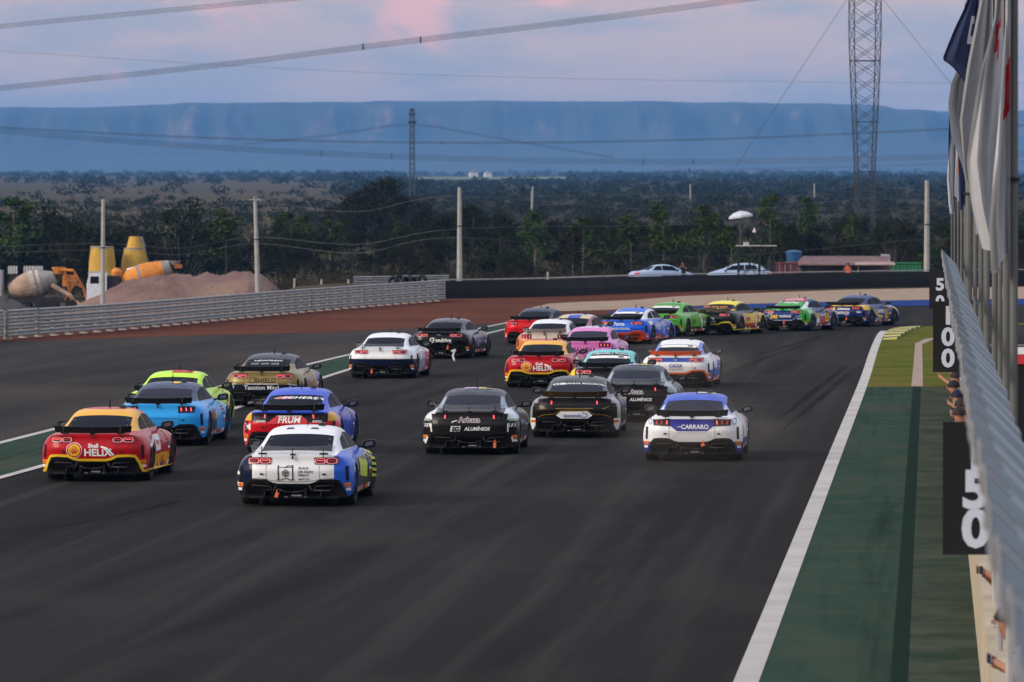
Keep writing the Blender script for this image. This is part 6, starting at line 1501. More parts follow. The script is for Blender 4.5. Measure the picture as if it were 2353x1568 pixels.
for xd in (60, 100, 122, 165):
    for y in (-0.8, 1.2):
        b = MB(); b.lathe([(0.2, -0.14), (0.48, -0.14), (0.52, -0.08), (0.52, 0.08), (0.48, 0.14), (0.2, 0.14)], Matrix.Translation(Vector((loc_(xd, 690).x, y, 0.50))) @ Matrix.Rotation(pi / 2, 4, 'X'), 16); b.build('wheel', M_RUB, tr)
MB().box(loc_(-20, 655, 0.3), (1.9, 2.2, 2.6)).build('cab', M_GREYP, tr)
# second truck: white cab facing left, orange drum
DM2 = 508; g2 = gz(mq(290, 690)); g0 = g2
t2 = empty('mixer_truck', g2, 0, 'mixer truck with a white cab and bright orange drum behind the heap', 'truck', 'mixer trucks by the spoil heap')
b = MB(); cx = loc_(224, 655); w = 46 * km_
b.prism([(-w / 2, -1.6), (w / 2, -1.6), (w / 2, 1.05), (-w / 2 + 0.25, 1.05), (-w / 2, 0.1)], -1.1, 1.1)
b.build('cab', mat('white_cab', (0.62, 0.64, 0.68), 0.5, var=0.15), t2, cx)
MB().box(cx + Vector((-0.18, -1.115, 0.45)), (0.75, 0.03, 0.62)).build('cab_window', M_SIDEW, t2)
MB().box(cx + Vector((-0.15, 0, 1.12)), (1.2, 2.0, 0.14)).build('roof_visor', M_GREYP, t2)
a, c_ = loc_(300, 645), loc_(395, 613); ax = (c_ - a); L = ax.length; M = Matrix.Translation(a) @ ax.to_track_quat('Z', 'Y').to_matrix().to_4x4()
b = MB(); drum(b, M, [(0.5, -0.55), (0.95, -0.1), (1.1, L * 0.3), (1.05, L * 0.5), (0.80, L * 0.80)]); drum(b, M, [(0.80, L * 0.80), (0.62, L * 0.97)], m=1); b.build('mixing_drum', [M_ORGP, M_CEM], t2)
b = MB()
for k in range(5):
    pass
b.lathe([(1.115, L * 0.22), (1.09, L * 0.30)], M, 20); b.build('drum_ring', M_CEM, t2)
b = MB(); side_ = M.to_3x3() @ Vector((1, 0, 0)); upv = Vector((0, 0, 1)); upv = (upv - ax.normalized() * upv.dot(ax.normalized())).normalized()
b.add([a + upv * 0.98 + Vector((0, -0.35, -0.02)), a + ax * 0.72 + upv * 0.90 + Vector((0, -0.35, 0)), a + ax * 0.72 + upv * 0.92 + Vector((0, 0.3, 0)), a + upv * 1.10 + Vector((0, 0.3, 0)), a + upv * 1.02 + ax * 0.25 + Vector((0, -0.45, 0.05))], [(0, 1, 2, 3)]); b.build('top_stripe', M_WHITEP, t2)
b = MB(); b.lathe([(0.1, -0.35), (0.45, -0.3), (0.5, 0.15), (0.25, 0.45)], Matrix.Translation(loc_(268, 628)), 14); b.build('water_drum', M_ORGP, t2)
b = MB(); b.lathe([(0.3, 0), (0.55, 0.4)], Matrix.Translation(loc_(402, 610)), 10); b.build('hopper', M_CEM, t2)
MB().box(loc_(410, 612, -0.2), (0.7, 0.6, 0.35)).build('ladder_head', M_ORGD, t2)
MB().box(loc_(310, 680, 0.3), (7.0, 1.6, 0.5)).build('chassis', M_CHAS, t2)
MB().box(loc_(262, 655, 0.1), (1.0, 1.8, 1.6)).build('engine_box', M_CHAS, t2)
for xd in (225, 330, 365):
    for y in (-0.8, 1.2):
        b = MB(); b.lathe([(0.2, -0.14), (0.48, -0.14), (0.52, -0.08), (0.52, 0.08), (0.48, 0.14), (0.2, 0.14)], Matrix.Translation(Vector((loc_(xd, 690).x, y, 0.50))) @ Matrix.Rotation(pi / 2, 4, 'X'), 16); b.build('wheel', M_RUB, t2)
# two upended yellow drums
g3 = gz(mq(235, 690, 14)); zz = lambda yd: mq(235, yd, 14).z - g3.z
d1_ = empty('upended_drum', g3, 0, 'open topped yellow mixer drum standing on end', 'drum', 'yellow drums standing on end')
r_ = lambda px: px * km_ * 1.03
b = MB(); b.lathe([(r_(20), 0), (r_(33), zz(660)), (r_(32), zz(640)), (r_(30), zz(600)), (r_(26), zz(566))], Matrix(), 22, cap=False); b.lathe([(r_(26), zz(566)), (r_(23), zz(567)), (r_(25), zz(600))], Matrix(), 22, cap=False); b.build('shell', M_YDR, d1_)
b = MB(); b.lathe([(r_(26.8), zz(571)), (r_(26.8), zz(567)), (r_(25), zz(566))], Matrix(), 22, cap=False); b.build('rim', M_CEM, d1_)
g4 = gz(mq(310, 690, 16)); d2_ = empty('upended_drum', g4, 0, 'taller yellow mixer drum with a narrow neck standing on end', 'drum', 'yellow drums standing on end')
b = MB(); b.lathe([(r_(20), 0), (r_(31), zz(640)), (r_(31.5), zz(620)), (r_(30), zz(600)), (r_(24), zz(571))], Matrix(), 22); b.lathe([(r_(19), zz(570)), (r_(12.5), zz(544))], Matrix(), 20); b.build('shell', M_YDR, d2_)
b = MB(); b.lathe([(r_(25), zz(574)), (r_(25), zz(570))], Matrix(), 20); b.build('collar', M_CEM, d2_)
b = MB(); b.tube([Vector((r_(14), -0.2, zz(546))), Vector((r_(22), -0.3, zz(570))), Vector((r_(31), -0.4, zz(600)))], 0.07, 6); b.tube([Vector((r_(16), 0.1, zz(544))), Vector((r_(24), 0.1, zz(566)))], 0.05, 6); b.build('pipe', M_CEM, d2_)
for xd, lab in ((30, 'small white tank behind the left mixer truck'), (66, 'second white tank right of the first one'), (88, 'pale tank lid just above the beige drum')):
    q = mq(xd, 618, 22); g = gz(q); o = empty('water_cube', Vector((q.x, q.y, g.z)), 0, lab, 'tank'); hh = q.z - g.z + 0.25
    MB().box((0, 0, hh - 0.35), (0.75, 0.8, 0.7)).build('tank', M_GREYP, o); MB().box((0, 0, (hh - 0.7) / 2), (0.7, 0.7, hh - 0.7)).build('stand', M_CHAS, o)
    b = MB()
    for k in range(4): b.tube([(-0.39 + 0.26 * k, -0.42, hh - 0.7), (-0.39 + 0.26 * k, -0.42, hh)], 0.025, 4)
    b.build('cage', M_WHITEP, o)
# spoil heap and the dark heap at the picture edge
def heap(name, prof_, D, depth, m, lab, seed):
    b = MB(); nx_, ny_ = 90, 16
    x0, x1 = prof_[0][0], prof_[-1][0]
    for j in range(ny_ + 1):
        t = 2 * j / ny_ - 1
        for i in range(nx_ + 1):
            xd = lerp(x0, x1, i / nx_); q = Q(xd, interp(prof_, xd), D); base = terrain_z(q.x, D) - 0.3
            n_ = noise.fractal(Vector((q.x * 0.55, t * 2.2, seed)), 0.8, 2.0, 5)
            h = (q.z - base) * max(0, 1 - abs(t) ** 1.5) * (1 + 0.10 * n_ * (1 - abs(t)))
            b.v.append((q.x + 0.2 * n_, D + t * depth + 0.4 * n_, base + h))
    for j in range(ny_):
        for i in range(nx_): a = j * (nx_ + 1) + i; b.f.append([a, a + 1, a + nx_ + 2, a + nx_ + 1]); b.mi.append(0)
    tag(b.build(name, m, smooth=True), lab, 'heap')
M_SPOIL = ground_mat('pinkish_spoil', (0.17, 0.105, 0.090), (0.25, 0.165, 0.145), 0.25, spots=((0.28, 0.19, 0.135), 0.16, 0.5, 0.66), grain=5.0, bump=0.08)
M_SPOILD = ground_mat('dark_grit', (0.09, 0.078, 0.08), (0.12, 0.10, 0.10), 0.5, grain=6.0)
heap('spoil_heap', [(150, 715), (200, 690), (250, 665), (285, 650), (330, 638), (375, 629), (420, 631), (460, 628), (510, 632), (550, 627), (575, 623), (600, 630), (620, 645), (640, 665), (660, 690)], 468, 7, M_SPOIL, 'long pinkish spoil heap behind the guard rail', 3.0)
heap('grit_heap', [(-120, 672), (-60, 670), (0, 682), (40, 692), (80, 708), (110, 722)], 440, 5, M_SPOILD, 'dark grit heap at the left edge behind the guard rail', 8.0)
# ------------------------------------------------------------------ poles, wires, pylons
M_CPOLE = mat('concrete_pole', (0.36, 0.35, 0.32), 0.9, var=0.15, scale=2)
def util_pole(xd, yt, yb, D, lab, lean=0.0, arm=False, w=0.16):
    q = Q(xd, yt, D); g = gz(q); h = q.z - g.z; o = empty('utility_pole', g, 0, lab, 'pole', 'concrete poles beyond the barriers')
    MB().tube([(-lean, 0, 0), (0, 0, h)], [w * 1.35, w * 0.85], 8).build('shaft', M_CPOLE, o)
    if arm:
        b = MB(); b.box((0, -0.12, h - 0.25), (0.9, 0.08, 0.1)); b.build('crossarm', M_CPOLE, o)
        for k in (-0.38, 0, 0.38): MB().lathe([(0.03, 0), (0.05, 0.06), (0.03, 0.15)], Matrix.Translation((k, -0.12, h - 0.2)), 8).build('insulator', M_BLK, o)
    b = MB(); b.lathe([(w * 1.25, h * 0.60), (w * 1.25, h * 0.605 + 0.05)], Matrix.Translation((-lean * 0.4, 0, 0)), 8); b.build('band', M_BLK, o)
    return q
up1 = util_pole(237, 458, 660, 455, 'concrete pole in front of the white truck cab', 0.05)
up2 = util_pole(586, 452, 630, 455, 'concrete pole with crossarm above the end of the heap', -0.25, True)
up3 = util_pole(1056, 431, 640, 420, 'tall concrete pole at the middle beside the belt wall', 0.0)
up4 = util_pole(2130, 415, 625, 455, 'tall concrete pole right of the green container', 0.0, w=0.19)
for k, (xd, yt) in enumerate(((676, 640), (738, 642), (800, 642), (862, 640), (1258, 625))):
    q = Q(xd, yt, 430); g = gz(q); o = MB().tube([(0, 0, 0), (0.03, 0, q.z - g.z)], [0.09, 0.07], 6).build('fence_post', M_CPOLE, None, g); tag(o, 'short pale fence post in the scrub behind the barriers', 'post', 'fence posts behind the barriers')
def wires(name, pts, n, gap, r, m, lab, spacers=(), nseg=6, gap_dir=Vector((0, 0, 1))):
    base = catmull(pts, nseg); o = empty(name, base[0], 0, lab, 'power line', 'power lines overhead')
    for k in range(n):
        off = gap_dir * (gap * (k - (n - 1) / 2)) + Vector((0, gap * (k % 2), 0))
        MB().tube([p + off - base[0] for p in base], r, 4, cap=False).build('wire', m, o)
    for t in spacers:
        i = int(t * (len(base) - 1)); p = base[i] - base[0]
        MB().box(p, (0.12, gap * 1.5, gap * n * 1.05)).build('spacer', m, o)
    return o
M_WIRE = mat('aluminium_cable', (0.035, 0.036, 0.042), 0.6)
wires('power_line', [Q(-800, 290, 520), Q(-120, 217, 500), Q(0, 203, 500), Q(500, 150, 480), Q(900, 100, 460), Q(1300, 52, 440), Q(1720, -3, 420), Q(2000, -44, 405)], 5, 0.10, 0.020, M_WIRE, 'bundle of five cables rising across the sky from the left', (0.550, 0.601))
wires('power_line', [Q(-700, 128, 440), Q(-100, 72, 430), Q(0, 61, 430), Q(320, 30, 420), Q(660, -2, 410), Q(900, -26, 400)], 4, 0.10, 0.018, M_WIRE, 'upper cable bundle crossing the top left corner')
wires('power_line', [Q(-600, 215, 950), Q(-100, 284, 950), Q(0, 300, 950), Q(400, 333, 970), Q(900, 360, 1000), Q(1300, 370, 1000), Q(1650, 372, 1000), Q(2000, 365, 980), Q(2450, 350, 950)], 4, 0.26, 0.034, M_WIRE, 'sagging cable bundle low in front of the plateau', (0.23, 0.46, 0.50, 0.70, 0.745))
wires('power_line', [Q(-100, 285, 1000), Q(0, 293, 1000), Q(400, 314, 1000), Q(800, 326, 1000), Q(1235, 328, 1000), Q(1700, 318, 1000), Q(2200, 296, 990), Q(2450, 282, 980)], 3, 0.14, 0.034, M_WIRE, 'thinner cable bundle above the sagging one', (0.52,))
wires('power_line', [Q(560, 332, 1800), Q(750, 312, 1800), Q(940, 287, 1800), Q(1100, 310, 1800), Q(1250, 336, 1800), Q(1410, 362, 1800)], 3, 0.28, 0.05, M_WIRE, 'cables hung from the far lattice tower')
wires('power_line', [Q(-60, 114, 700), Q(800, 165, 700), Q(1600, 186, 700), Q(2450, 192, 700)], 1, 0.1, 0.018, M_WIRE, 'single thin wire high over the plateau')
wires('power_line', [Q(1500, 395, 700), Q(1900, 385, 690), Q(2450, 368, 680)], 2, 0.16, 0.02, M_WIRE, 'low wire pair behind the tall lattice mast')
for k, (ya, yb_, yc, yd_) in enumerate(((470, 466, 445, 440), (560, 545, 520, 470), (575, 560, 540, 545))):
    wires('power_line', [Q(-60, ya + 8, 455), Q(237, ya, 455), Q(420, ya + 10, 455), Q(586, yb_, 455), Q(820, yc + 42, 440), Q(1056, yc + 6, 420), Q(1600, yd_ + 45, 440), Q(2130, yd_ + 5, 455), Q(2400, yd_ + 12, 455)], 1, 0.1, 0.011, mat('thin_pale_wire', (0.16, 0.16, 0.16), 0.6), ['topmost', 'middle', 'lowest'][k] + ' thin wire strung between the concrete poles')

def lattice(name, base, levels, m, lab, cat, rleg, rbr, group=None):
    """levels: (z, half width) from the foot up; four legs with crossed bracing."""
    o = empty(name, base, radians(8), lab, cat, group)
    cs = [(-1, -1), (1, -1), (1, 1), (-1, 1)]
    for cx, cy in cs:
        MB().tube([(cx * w, cy * w, z) for z, w in levels], rleg, 5, cap=False).build('leg', m, o)
    for f in range(4):
        b = MB(); (ax_, ay_), (bx_, by_) = cs[f], cs[(f + 1) % 4]
        for (z0, w0), (z1, w1) in zip(levels, levels[1:]):
            b.tube([(ax_ * w0, ay_ * w0, z0), (bx_ * w1, by_ * w1, z1)], rbr, 4, cap=False); b.tube([(bx_ * w0, by_ * w0, z0), (ax_ * w1, ay_ * w1, z1)], rbr, 4, cap=False)
        tag(b.build('face_bracing', m, o), kind='stuff')
    for i, (z, w) in enumerate(levels):
        if i % 4 == 0:
            b = MB(); 
            for f in range(4): (ax_, ay_), (bx_, by_) = cs[f], cs[(f + 1) % 4]; b.tube([(ax_ * w, ay_ * w, z), (bx_ * w, by_ * w, z)], rleg * 0.9, 4, cap=False)
            b.build('ring_bar', m, o)
    return o
DP = 660; kp = DP / F
M_LAT = mat('grey_lattice_steel', (0.05, 0.052, 0.06), 0.6, metal=0.2)
gp = gz(Q(1987, 500, DP)); lv = []
ztab = [(520, 20), (370, 22), (300, 25), (220, 28.5), (95, 33), (-60, 33.5)]
z = gp.z; 
yv = lambda zz_: 470 - (zz_ - HC) / kp
while z < HC + 540 * kp:
    y_ = yv(z); wpx = interp(sorted(ztab), y_); lv.append((z - gp.z, wpx * kp * 0.94)); z += wpx * kp * 1.25
lattice('lattice_mast', gp, lv, M_LAT, 'tall grey guyed lattice mast rising out of the trees', 'mast', 0.07, 0.042)
for xa, ya, xb, yb_, lab in ((1945, 0, 1688, 388, 'guy wire running down to the trees on the mast side near the tower'), (2030, 0, 2300, 335, 'guy wire running down behind the flags')):
    p0, p1 = Q(xa, ya, DP - 4), Q(xb, yb_, DP - 60); d = p0 - p1; b = MB(); b.tube([p1, p0 + d * 0.2], 0.025, 4); o = b.build('guy_wire', M_WIRE); tag(o, lab, 'wire')
DFT = 1850; kf = DFT / F; gf = land_pt(947, 408); gf = Vector((Q(947, 408, DFT).x, DFT, terrain_z(0, DFT)))
zt = HC + (470 - 262) * kf
lf = lattice('lattice_tower', gf, [(i / 16 * (zt - gf.z), lerp(0.80, 0.62, i / 16)) for i in range(17)], M_LAT, 'distant lattice power tower in front of the plateau', 'tower', 0.12, 0.08)
hT = zt - gf.z
for dz_, w in ((0.0, 1.6), (-2.7, 1.9), (1.2, 1.1)): MB().box((0, 0, hT + dz_), (w * 1.4, 0.5, 0.8 if dz_ < 1 else 1.2)).build('crossarm', M_LAT, lf)
for k, (xd, yd, D) in enumerate(((1224, 437, 1500), (1586, 432, 1700), (1871, 430, 1800), (1222, 447, 1200))):
    q = Q(xd, yd - 8, D); g = gz(q); o = MB().tube([(0, 0, 0), (0, 0, q.z - g.z)], 0.22, 5).build('distant_post', M_CPOLE, None, g); tag(o, 'pale post far out in the scrub', 'post', 'pale posts far out on the plain')

# ------------------------------------------------------------------ trees and scrub
def leaf_mat(name, a, c_, hue):
    dimf = 1.0 if name == 'fresh_leaf' else 0.66
    a, c_, hue = (tuple(x * dimf for x in q) for q in (a, c_, hue))
    k = NT(name); o = k.obj(); oi = k.n('ShaderNodeObjectInfo')
    base = k.mix(k.rng(k.noise(1.3, 4, (1, 1, 1), o, 0.6), 0.35, 0.65), a, c_)
    base = k.mix(k.math('MULTIPLY', oi.outputs['Random'], 0.55), base, hue)
    k.color(base); k.set(Roughness=0.9); k.b.inputs['Specular IOR Level'].default_value = 0.04
    return k.m
L_DARK = leaf_mat('dark_leaf', (0.016, 0.024, 0.007), (0.034, 0.046, 0.011), (0.040, 0.034, 0.011))
L_GREEN = leaf_mat('fresh_leaf', (0.024, 0.048, 0.010), (0.055, 0.092, 0.016), (0.048, 0.052, 0.014))
L_OLIVE = leaf_mat('olive_leaf', (0.026, 0.023, 0.011), (0.046, 0.040, 0.018), (0.022, 0.030, 0.010))
L_DRY = leaf_mat('dry_twig_leaf', (0.048, 0.036, 0.022), (0.080, 0.060, 0.036), (0.040, 0.034, 0.018))
M_BARK = mat('pale_bark', (0.13, 0.11, 0.09), 0.9, var=0.3, scale=6); M_BARKD = mat('dark_bark', (0.05, 0.04, 0.032), 0.9, var=0.3, scale=6)
def leaves(b, c_, r, n, size, rs, flat=0.8):
    for _ in range(n):
        d = Vector((rs.gauss(0, 1), rs.gauss(0, 1), rs.gauss(0, 1))).normalized() * (rs.random() ** 0.45)
        p = Vector(c_) + Vector((d.x * r, d.y * r, d.z * r * flat))
        s = size * rs.uniform(0.6, 1.3); u = Vector((rs.gauss(0, 1), rs.gauss(0, 1), rs.gauss(0, 0.7))).normalized(); w = u.cross(Vector((rs.gauss(0, 1), rs.gauss(0, 1), rs.gauss(0, 1)))).normalized()
        b.add([p - u * s - w * s * 0.15, p + w * s * 0.5, p + u * s, p - w * s * 0.5], [(0, 1, 2, 3)])
def tree_meshes(kind, seed):
    rs = random.Random(seed); tb, cb = MB(), MB()
    if kind == 'slim':            # planted young tree: bare stem, layered tuft
        H = 1.0; tb.tube([(0, 0, 0), (rs.uniform(-.02, .02), 0, 0.35), (rs.uniform(-.02, .02), 0, 0.85)], [0.018, 0.013, 0.006], 6)
        for k in range(9):
            z = 0.45 + 0.5 * (k / 8); rr = 0.30 * (1 - 0.55 * (k / 8)) * rs.uniform(0.7, 1.15); a = rs.uniform(0, 6.28); c_ = (rr * 0.5 * cos(a), rr * 0.5 * sin(a), z + rs.uniform(-.03, .03))
            tb.tube([(0, 0, z - 0.06), c_], [0.007, 0.003], 4); leaves(cb, c_, rr * 0.75, 130, 0.026, rs, 0.65)
        mt = L_GREEN
    elif kind == 'round':
        tb.tube([(0, 0, 0), (0.02, 0.01, 0.25), (-0.02, 0, 0.5)], [0.035, 0.028, 0.02], 7)
        for k in range(13):
            a = rs.uniform(0, 6.28); z = rs.uniform(0.32, 0.86); rr = 0.34 * sqrt(max(0.05, 1 - ((z - 0.56) / 0.42) ** 2)); d = rs.uniform(0.3, 1) * rr; c_ = (d * cos(a), d * sin(a), z)
            tb.tube([(0, 0, 0.32), (c_[0] * 0.5, c_[1] * 0.5, (0.32 + z) / 2 + 0.04), c_], [0.015, 0.010, 0.004], 4); leaves(cb, c_, rs.uniform(0.11, 0.18), 110, 0.026, rs, 0.75)
        mt = L_DARK
    elif kind == 'dome':
        tb.tube([(0, 0, 0), (0.02, 0.01, 0.25), (-0.02, 0, 0.5)], [0.045, 0.035, 0.02], 7)
        for k in range(34):
            a = rs.uniform(0, 6.28); z = rs.uniform(0.22, 0.90); rr = 0.52 * sqrt(max(0.04, 1 - ((z - 0.50) / 0.46) ** 2)); d = rs.uniform(0.25, 1) * rr; c_ = (d * cos(a), d * sin(a), z)
            if k % 3 == 0: tb.tube([(0, 0, 0.30), (c_[0] * 0.5, c_[1] * 0.5, (0.30 + z) / 2 + 0.04), c_], [0.015, 0.010, 0.004], 4)
            leaves(cb, c_, rs.uniform(0.10, 0.17), 135, 0.021, rs, 0.8)
        mt = L_OLIVE
    elif kind == 'bush':
        for k in range(4): a = rs.uniform(0, 6.28); tb.tube([(0, 0, 0), (0.15 * cos(a), 0.15 * sin(a), 0.5)], [0.02, 0.008], 4)
        for k in range(9):
            a = rs.uniform(0, 6.28); d = rs.uniform(0, 0.38); leaves(cb, (d * cos(a), d * sin(a), rs.uniform(0.2, 0.78)), rs.uniform(0.14, 0.24), 105, 0.033, rs, 0.8)
        mt = L_OLIVE
    else:                          # dry: many thin stems with sparse leaf
        for k in range(10):
            a = rs.uniform(0, 6.28); l_ = rs.uniform(0.1, 0.34); t = (l_ * cos(a), l_ * sin(a), rs.uniform(0.6, 1.0)); tb.tube([(0.03 * cos(a), 0.03 * sin(a), 0), (t[0] * 0.45, t[1] * 0.45, t[2] * 0.55), t], [0.014, 0.009, 0.003], 4)
            leaves(cb, (t[0] * 0.85, t[1] * 0.85, t[2] * 0.85), 0.14, 34, 0.024, rs, 1.2)
        mt = L_DRY
    return tb.mesh('trunk', M_BARK if kind in ('slim', 'dry') else M_BARKD, True), cb.mesh('crown', mt)
TM = {k: [tree_meshes(k, 31 * i + len(k)) for i in range(n)] for k, n in (('slim', 4), ('round', 5), ('dome', 3), ('bush', 5), ('dry', 4))}
LABS = {'slim': ('slim_tree', 'slim young tree with a bare stem and a tuft of fresh leaves', 'tree', 'young trees in the scrub belt'), 'dome': ('broad_tree', '', 'tree', 'dark trees in the scrub belt'), 'round': ('broad_tree', 'dark broad crowned tree standing in the scrub belt', 'tree', 'dark trees in the scrub belt'), 'bush': ('bush', 'olive green bush filling the scrub belt beyond the barriers', 'bush', 'bushes in the scrub belt'), 'dry': ('dry_shrub', 'dry twiggy shrub with few brown leaves', 'shrub', 'dry shrubs in the scrub belt')}
def tree(kind, x, D, h, wide=1.0, mt=None, lab=None, group=True):
    nm, lb, ct, gp_ = LABS[kind]; g = Vector((x, D, terrain_z(x, D) - 0.05))
    if lab is None:
        xd = 1176.5 + x / D * F
        zone = [t for lim, t in ((150, 'behind the left mixer truck'), (330, 'behind the yellow drums'), (560, 'behind the spoil heap'), (700, 'by the pole with the crossarm'), (1000, 'below the big domed tree'), (1130, 'by the middle pole'), (1280, 'right of the middle pole'), (1430, 'left of the silver sedan'), (1620, 'behind the silver sedan'), (1800, 'behind the camera tower'), (1950, 'behind the water tank'), (2060, 'behind the shed'), (2190, 'by the pole at the green container'), (9999, 'behind the flag poles')) if xd < lim][0]
        row = 'front' if D < 530 else ('second' if D < 590 else ('third' if D < 650 else 'back'))
        lab = ('tall ' if h > 5 else ('low ' if h < 3 else '')) + {'slim': 'slim young tree', 'round': 'dark broad tree', 'dome': 'dark domed tree', 'bush': 'olive bush', 'dry': 'dry twiggy shrub'}[kind] + ' in the ' + row + ' row ' + zone
    o = empty(nm, g, R.uniform(0, 6.28), lab, ct, gp_ if group else None)
    tm, cm_ = R.choice(TM[kind])
    for n_, me in (('trunk', tm), ('crown', cm_)):
        c_ = link(n_, me, o); c_.scale = (h * wide, h * wide, h)
        if n_ == 'crown' and mt: c_.material_slots[0].link = 'OBJECT'; c_.material_slots[0].material = mt
    return o
def tree_px(kind, xd, yt, D, wide=1.0, mt=None, lab=None):
    q = Q(xd, yt, D); return tree(kind, q.x, D, q.z - terrain_z(q.x, D) + 0.05, wide, mt, lab, lab is None)
# the trees that can be told apart
tree_px('dome', 870, 406, 665, 1.0, L_OLIVE, 'biggest dark tree with a domed crown left of the middle pole')
tree_px('dome', 806, 448, 668, 0.9, L_OLIVE, 'lower shoulder tree just left of the domed one'); tree_px('dome', 938, 444, 660, 0.95, L_OLIVE, 'lower shoulder tree just right of the domed one')
for xd, yt, D, k, w in ((35, 455, 560, 'slim', 1.2), (95, 452, 565, 'round', .7), (408, 445, 575, 'round', .75), (520, 480, 560, 'slim', 1.1), (655, 487, 560, 'slim', 1.2), (760, 505, 540, 'slim', 1.2), (1085, 455, 560, 'round', .8), (1232, 487, 520, 'slim', 1.25), (1275, 492, 522, 'round', .7), (1340, 500, 515, 'slim', 1.3), (1450, 495, 505, 'slim', 1.2), (1523, 468, 500, 'slim', 1.05), (1618, 472, 500, 'slim', 1.05), (1680, 520, 495, 'slim', 1.3), (1768, 448, 520, 'slim', .85), (1855, 455, 560, 'slim', .8), (1800, 500, 510, 'round', .8), (1900, 500, 540, 'round', .9), (1960, 490, 520, 'slim', .9), (2040, 505, 540, 'round', .9), (2090, 500, 540, 'bush', .9), (2165, 505, 540, 'round', .8), (2200, 540, 520, 'bush', 1), (2300, 520, 560, 'round', .8), (2345, 500, 560, 'round', .9), (1400, 512, 530, 'round', .8), (1150, 505, 540, 'round', .8), (150, 490, 555, 'round', .8), (300, 500, 560, 'round', .9), (460, 505, 560, 'round', .9), (590, 510, 560, 'bush', 1), (230, 520, 560, 'bush', 1.1), (700, 520, 550, 'round', .9), (960, 500, 560, 'round', .9), (1020, 490, 580, 'round', .9)):
    tree_px(k, xd, yt, D, w)
# belt of scrub behind the barriers
for i in range(205):
    D = R.uniform(478, 720); hw = D * 0.105; x = R.uniform(-hw, hw); xd = 1176.5 + x / D * F
    if xd < 640 and D < 540: D = R.uniform(545, 720); x = (xd - 1176.5) / F * D
    kind = R.choices(('bush', 'dry', 'round', 'dome', 'slim'), (0.40, 0.18, 0.22, 0.12, 0.08))[0]
    ytop = R.uniform(505, 580) if D < 560 else R.uniform(484, 535)
    if kind == 'dry': ytop += 20
    q = Q(xd, ytop, D); h = q.z - terrain_z(x, D)
    if h < 0.8: continue
    tree(kind, x, D, min(h, 8.0), R.uniform(0.8, 1.15), R.choice([None, None, L_DARK, L_OLIVE]) if kind != 'dry' else None)
# understory close to the wall, one tangle nobody could count
b = MB(); rs = random.Random(5)
for i in range(1500):
    D = rs.uniform(462, 640); x = rs.uniform(-0.105, 0.105) * D
    xd = 1176.5 + x / D * F
    if xd < 640 and D < 560: continue
    if 1690 < xd < 2140 and D < 470: continue
    leaves(b, (x, D, terrain_z(x, D) + rs.uniform(0.1, 1.5)), rs.uniform(0.5, 1.1), 42, 0.12, rs, 0.8)
tag(b.build('undergrowth', L_OLIVE), kind='stuff')
b = MB()
for i in range(900):
    D = rs.uniform(455, 520); x = rs.uniform(-0.05, 0.105) * D; xd = 1176.5 + x / D * F
    if 1690 < xd < 2140 and D < 475: continue
    z = terrain_z(x, D); 
    for _ in range(10):
        p = Vector((x + rs.gauss(0, .5), D + rs.gauss(0, .5), z)); t = p + Vector((rs.gauss(0, .18), rs.gauss(0, .18), rs.uniform(0.5, 1.5))); w = Vector((0.02, 0, 0)); b.add([p - w, p + w, t], [(0, 1, 2)])
tag(b.build('tall_dry_grass', L_DRY), kind='stuff')
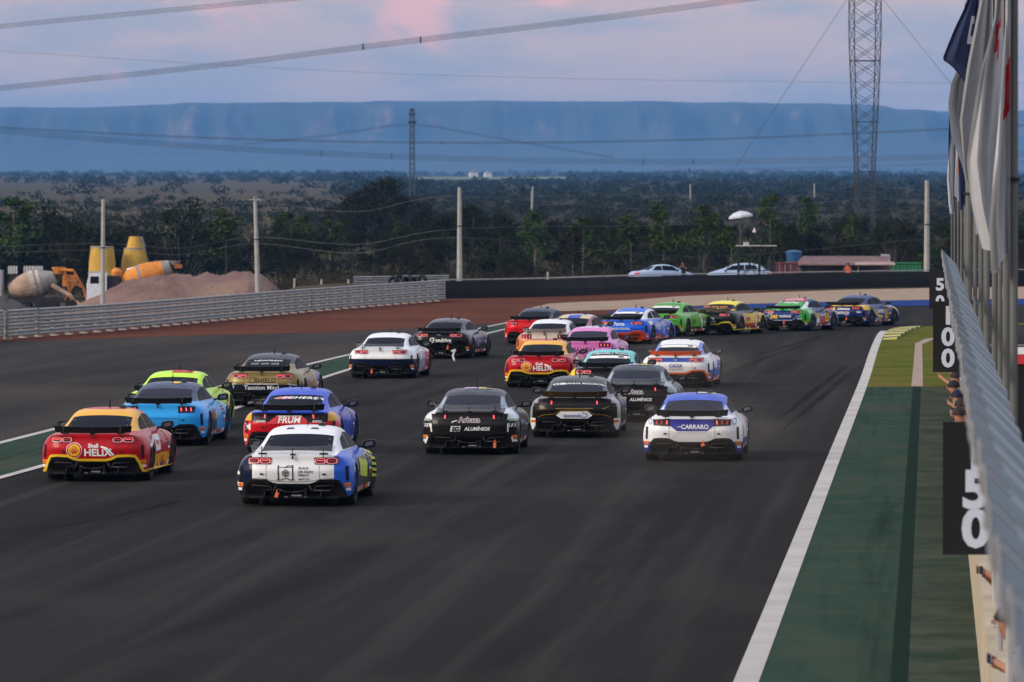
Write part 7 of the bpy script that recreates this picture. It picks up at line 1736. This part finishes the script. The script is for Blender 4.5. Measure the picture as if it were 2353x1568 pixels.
# far scrub out to the foot of the plateau
for nm_, mt, n, dlo, dhi, szf in (('far_scrub', L_DARK, 2300, 720, 2600, 1.0), ('far_scrub', L_OLIVE, 1900, 720, 2400, 1.0), ('far_woodland', L_DARK, 3600, 2000, 12500, 2.0), ('far_dry_scrub', L_DRY, 900, 720, 2200, 0.9)):
    b = MB()
    for i in range(n):
        D = dlo * (dhi / dlo) ** rs.random(); x = rs.uniform(-0.108, 0.108) * D; xd = 1176.5 + x / D * F
        yd = 470 - (terrain_z(x, D) - HC) / D * F
        if 930 < xd < 1310 and 404 < yd < 419: continue
        dens = noise.noise(Vector((x * 0.010, D * 0.0045, 2.0)))
        if xd < 760 and 423 < yd < 468 and rs.random() < 0.88: continue
        if dens < -0.12 and rs.random() < 0.75: continue
        h = rs.uniform(0.7, 1.7) * szf * (1.0 if D < 1500 else 1.25); w = h * rs.uniform(0.7, 1.5) * (1 if D < 2500 else D / 2500) ** 0.5; h *= (1 if D < 2500 else D / 2500) ** 0.35
        if rs.random() < 0.06: h *= 1.7
        c_ = Vector((x, D, terrain_z(x, D) + h * 0.45))
        leaves(b, c_, w, 60 if D < 1300 else 30, (0.16 if D < 1300 else 0.24) * w, rs, h / w * 0.6)
    tag(b.build(nm_, mt), kind='stuff')
# ------------------------------------------------------------------ thin dust hanging behind the cars on the dirty line
kd = NT('brown_dust'); kd.t.nodes.remove(kd.b); pd_ = kd.n('ShaderNodeVolumePrincipled'); o_ = kd.obj()
pd_.inputs['Color'].default_value = (0.72, 0.62, 0.52, 1)
ln_ = kd.n('ShaderNodeVectorMath', operation='LENGTH'); kd.l(o_, ln_.inputs[0])
fall = kd.rng(ln_.outputs['Value'], 0.15, 1.0, 1.0, 0.0)
kd.l(kd.math('MULTIPLY', kd.math('MULTIPLY', fall, kd.rng(kd.noise(2.2, 4, (1, 1, 1), o_, 0.6), 0.35, 0.65)), 0.05), pd_.inputs['Density'])
kd.l(pd_.outputs[0], kd.out.inputs['Volume'])
kd.m.cycles.volume_step_rate = 4.0
b = MB(); b.lathe([(sin(pi * k / 8), -cos(pi * k / 8)) for k in range(9)], Matrix(), 16, cap=False); me_dust = b.mesh('dust', kd.m, True)
for (xd, yd, sx_, sy_, sz_2) in ((1610, 1062, 2.3, 5.0, 0.85), (1580, 893, 2.2, 5.0, 0.9)):
    p = P(xd, yd); o = link('dust_cloud', me_dust, None, Vector((p.x, p.y, sz_2 * 0.75)), -TA); o.scale = (sx_, sy_, sz_2); tag(o, kind='stuff')
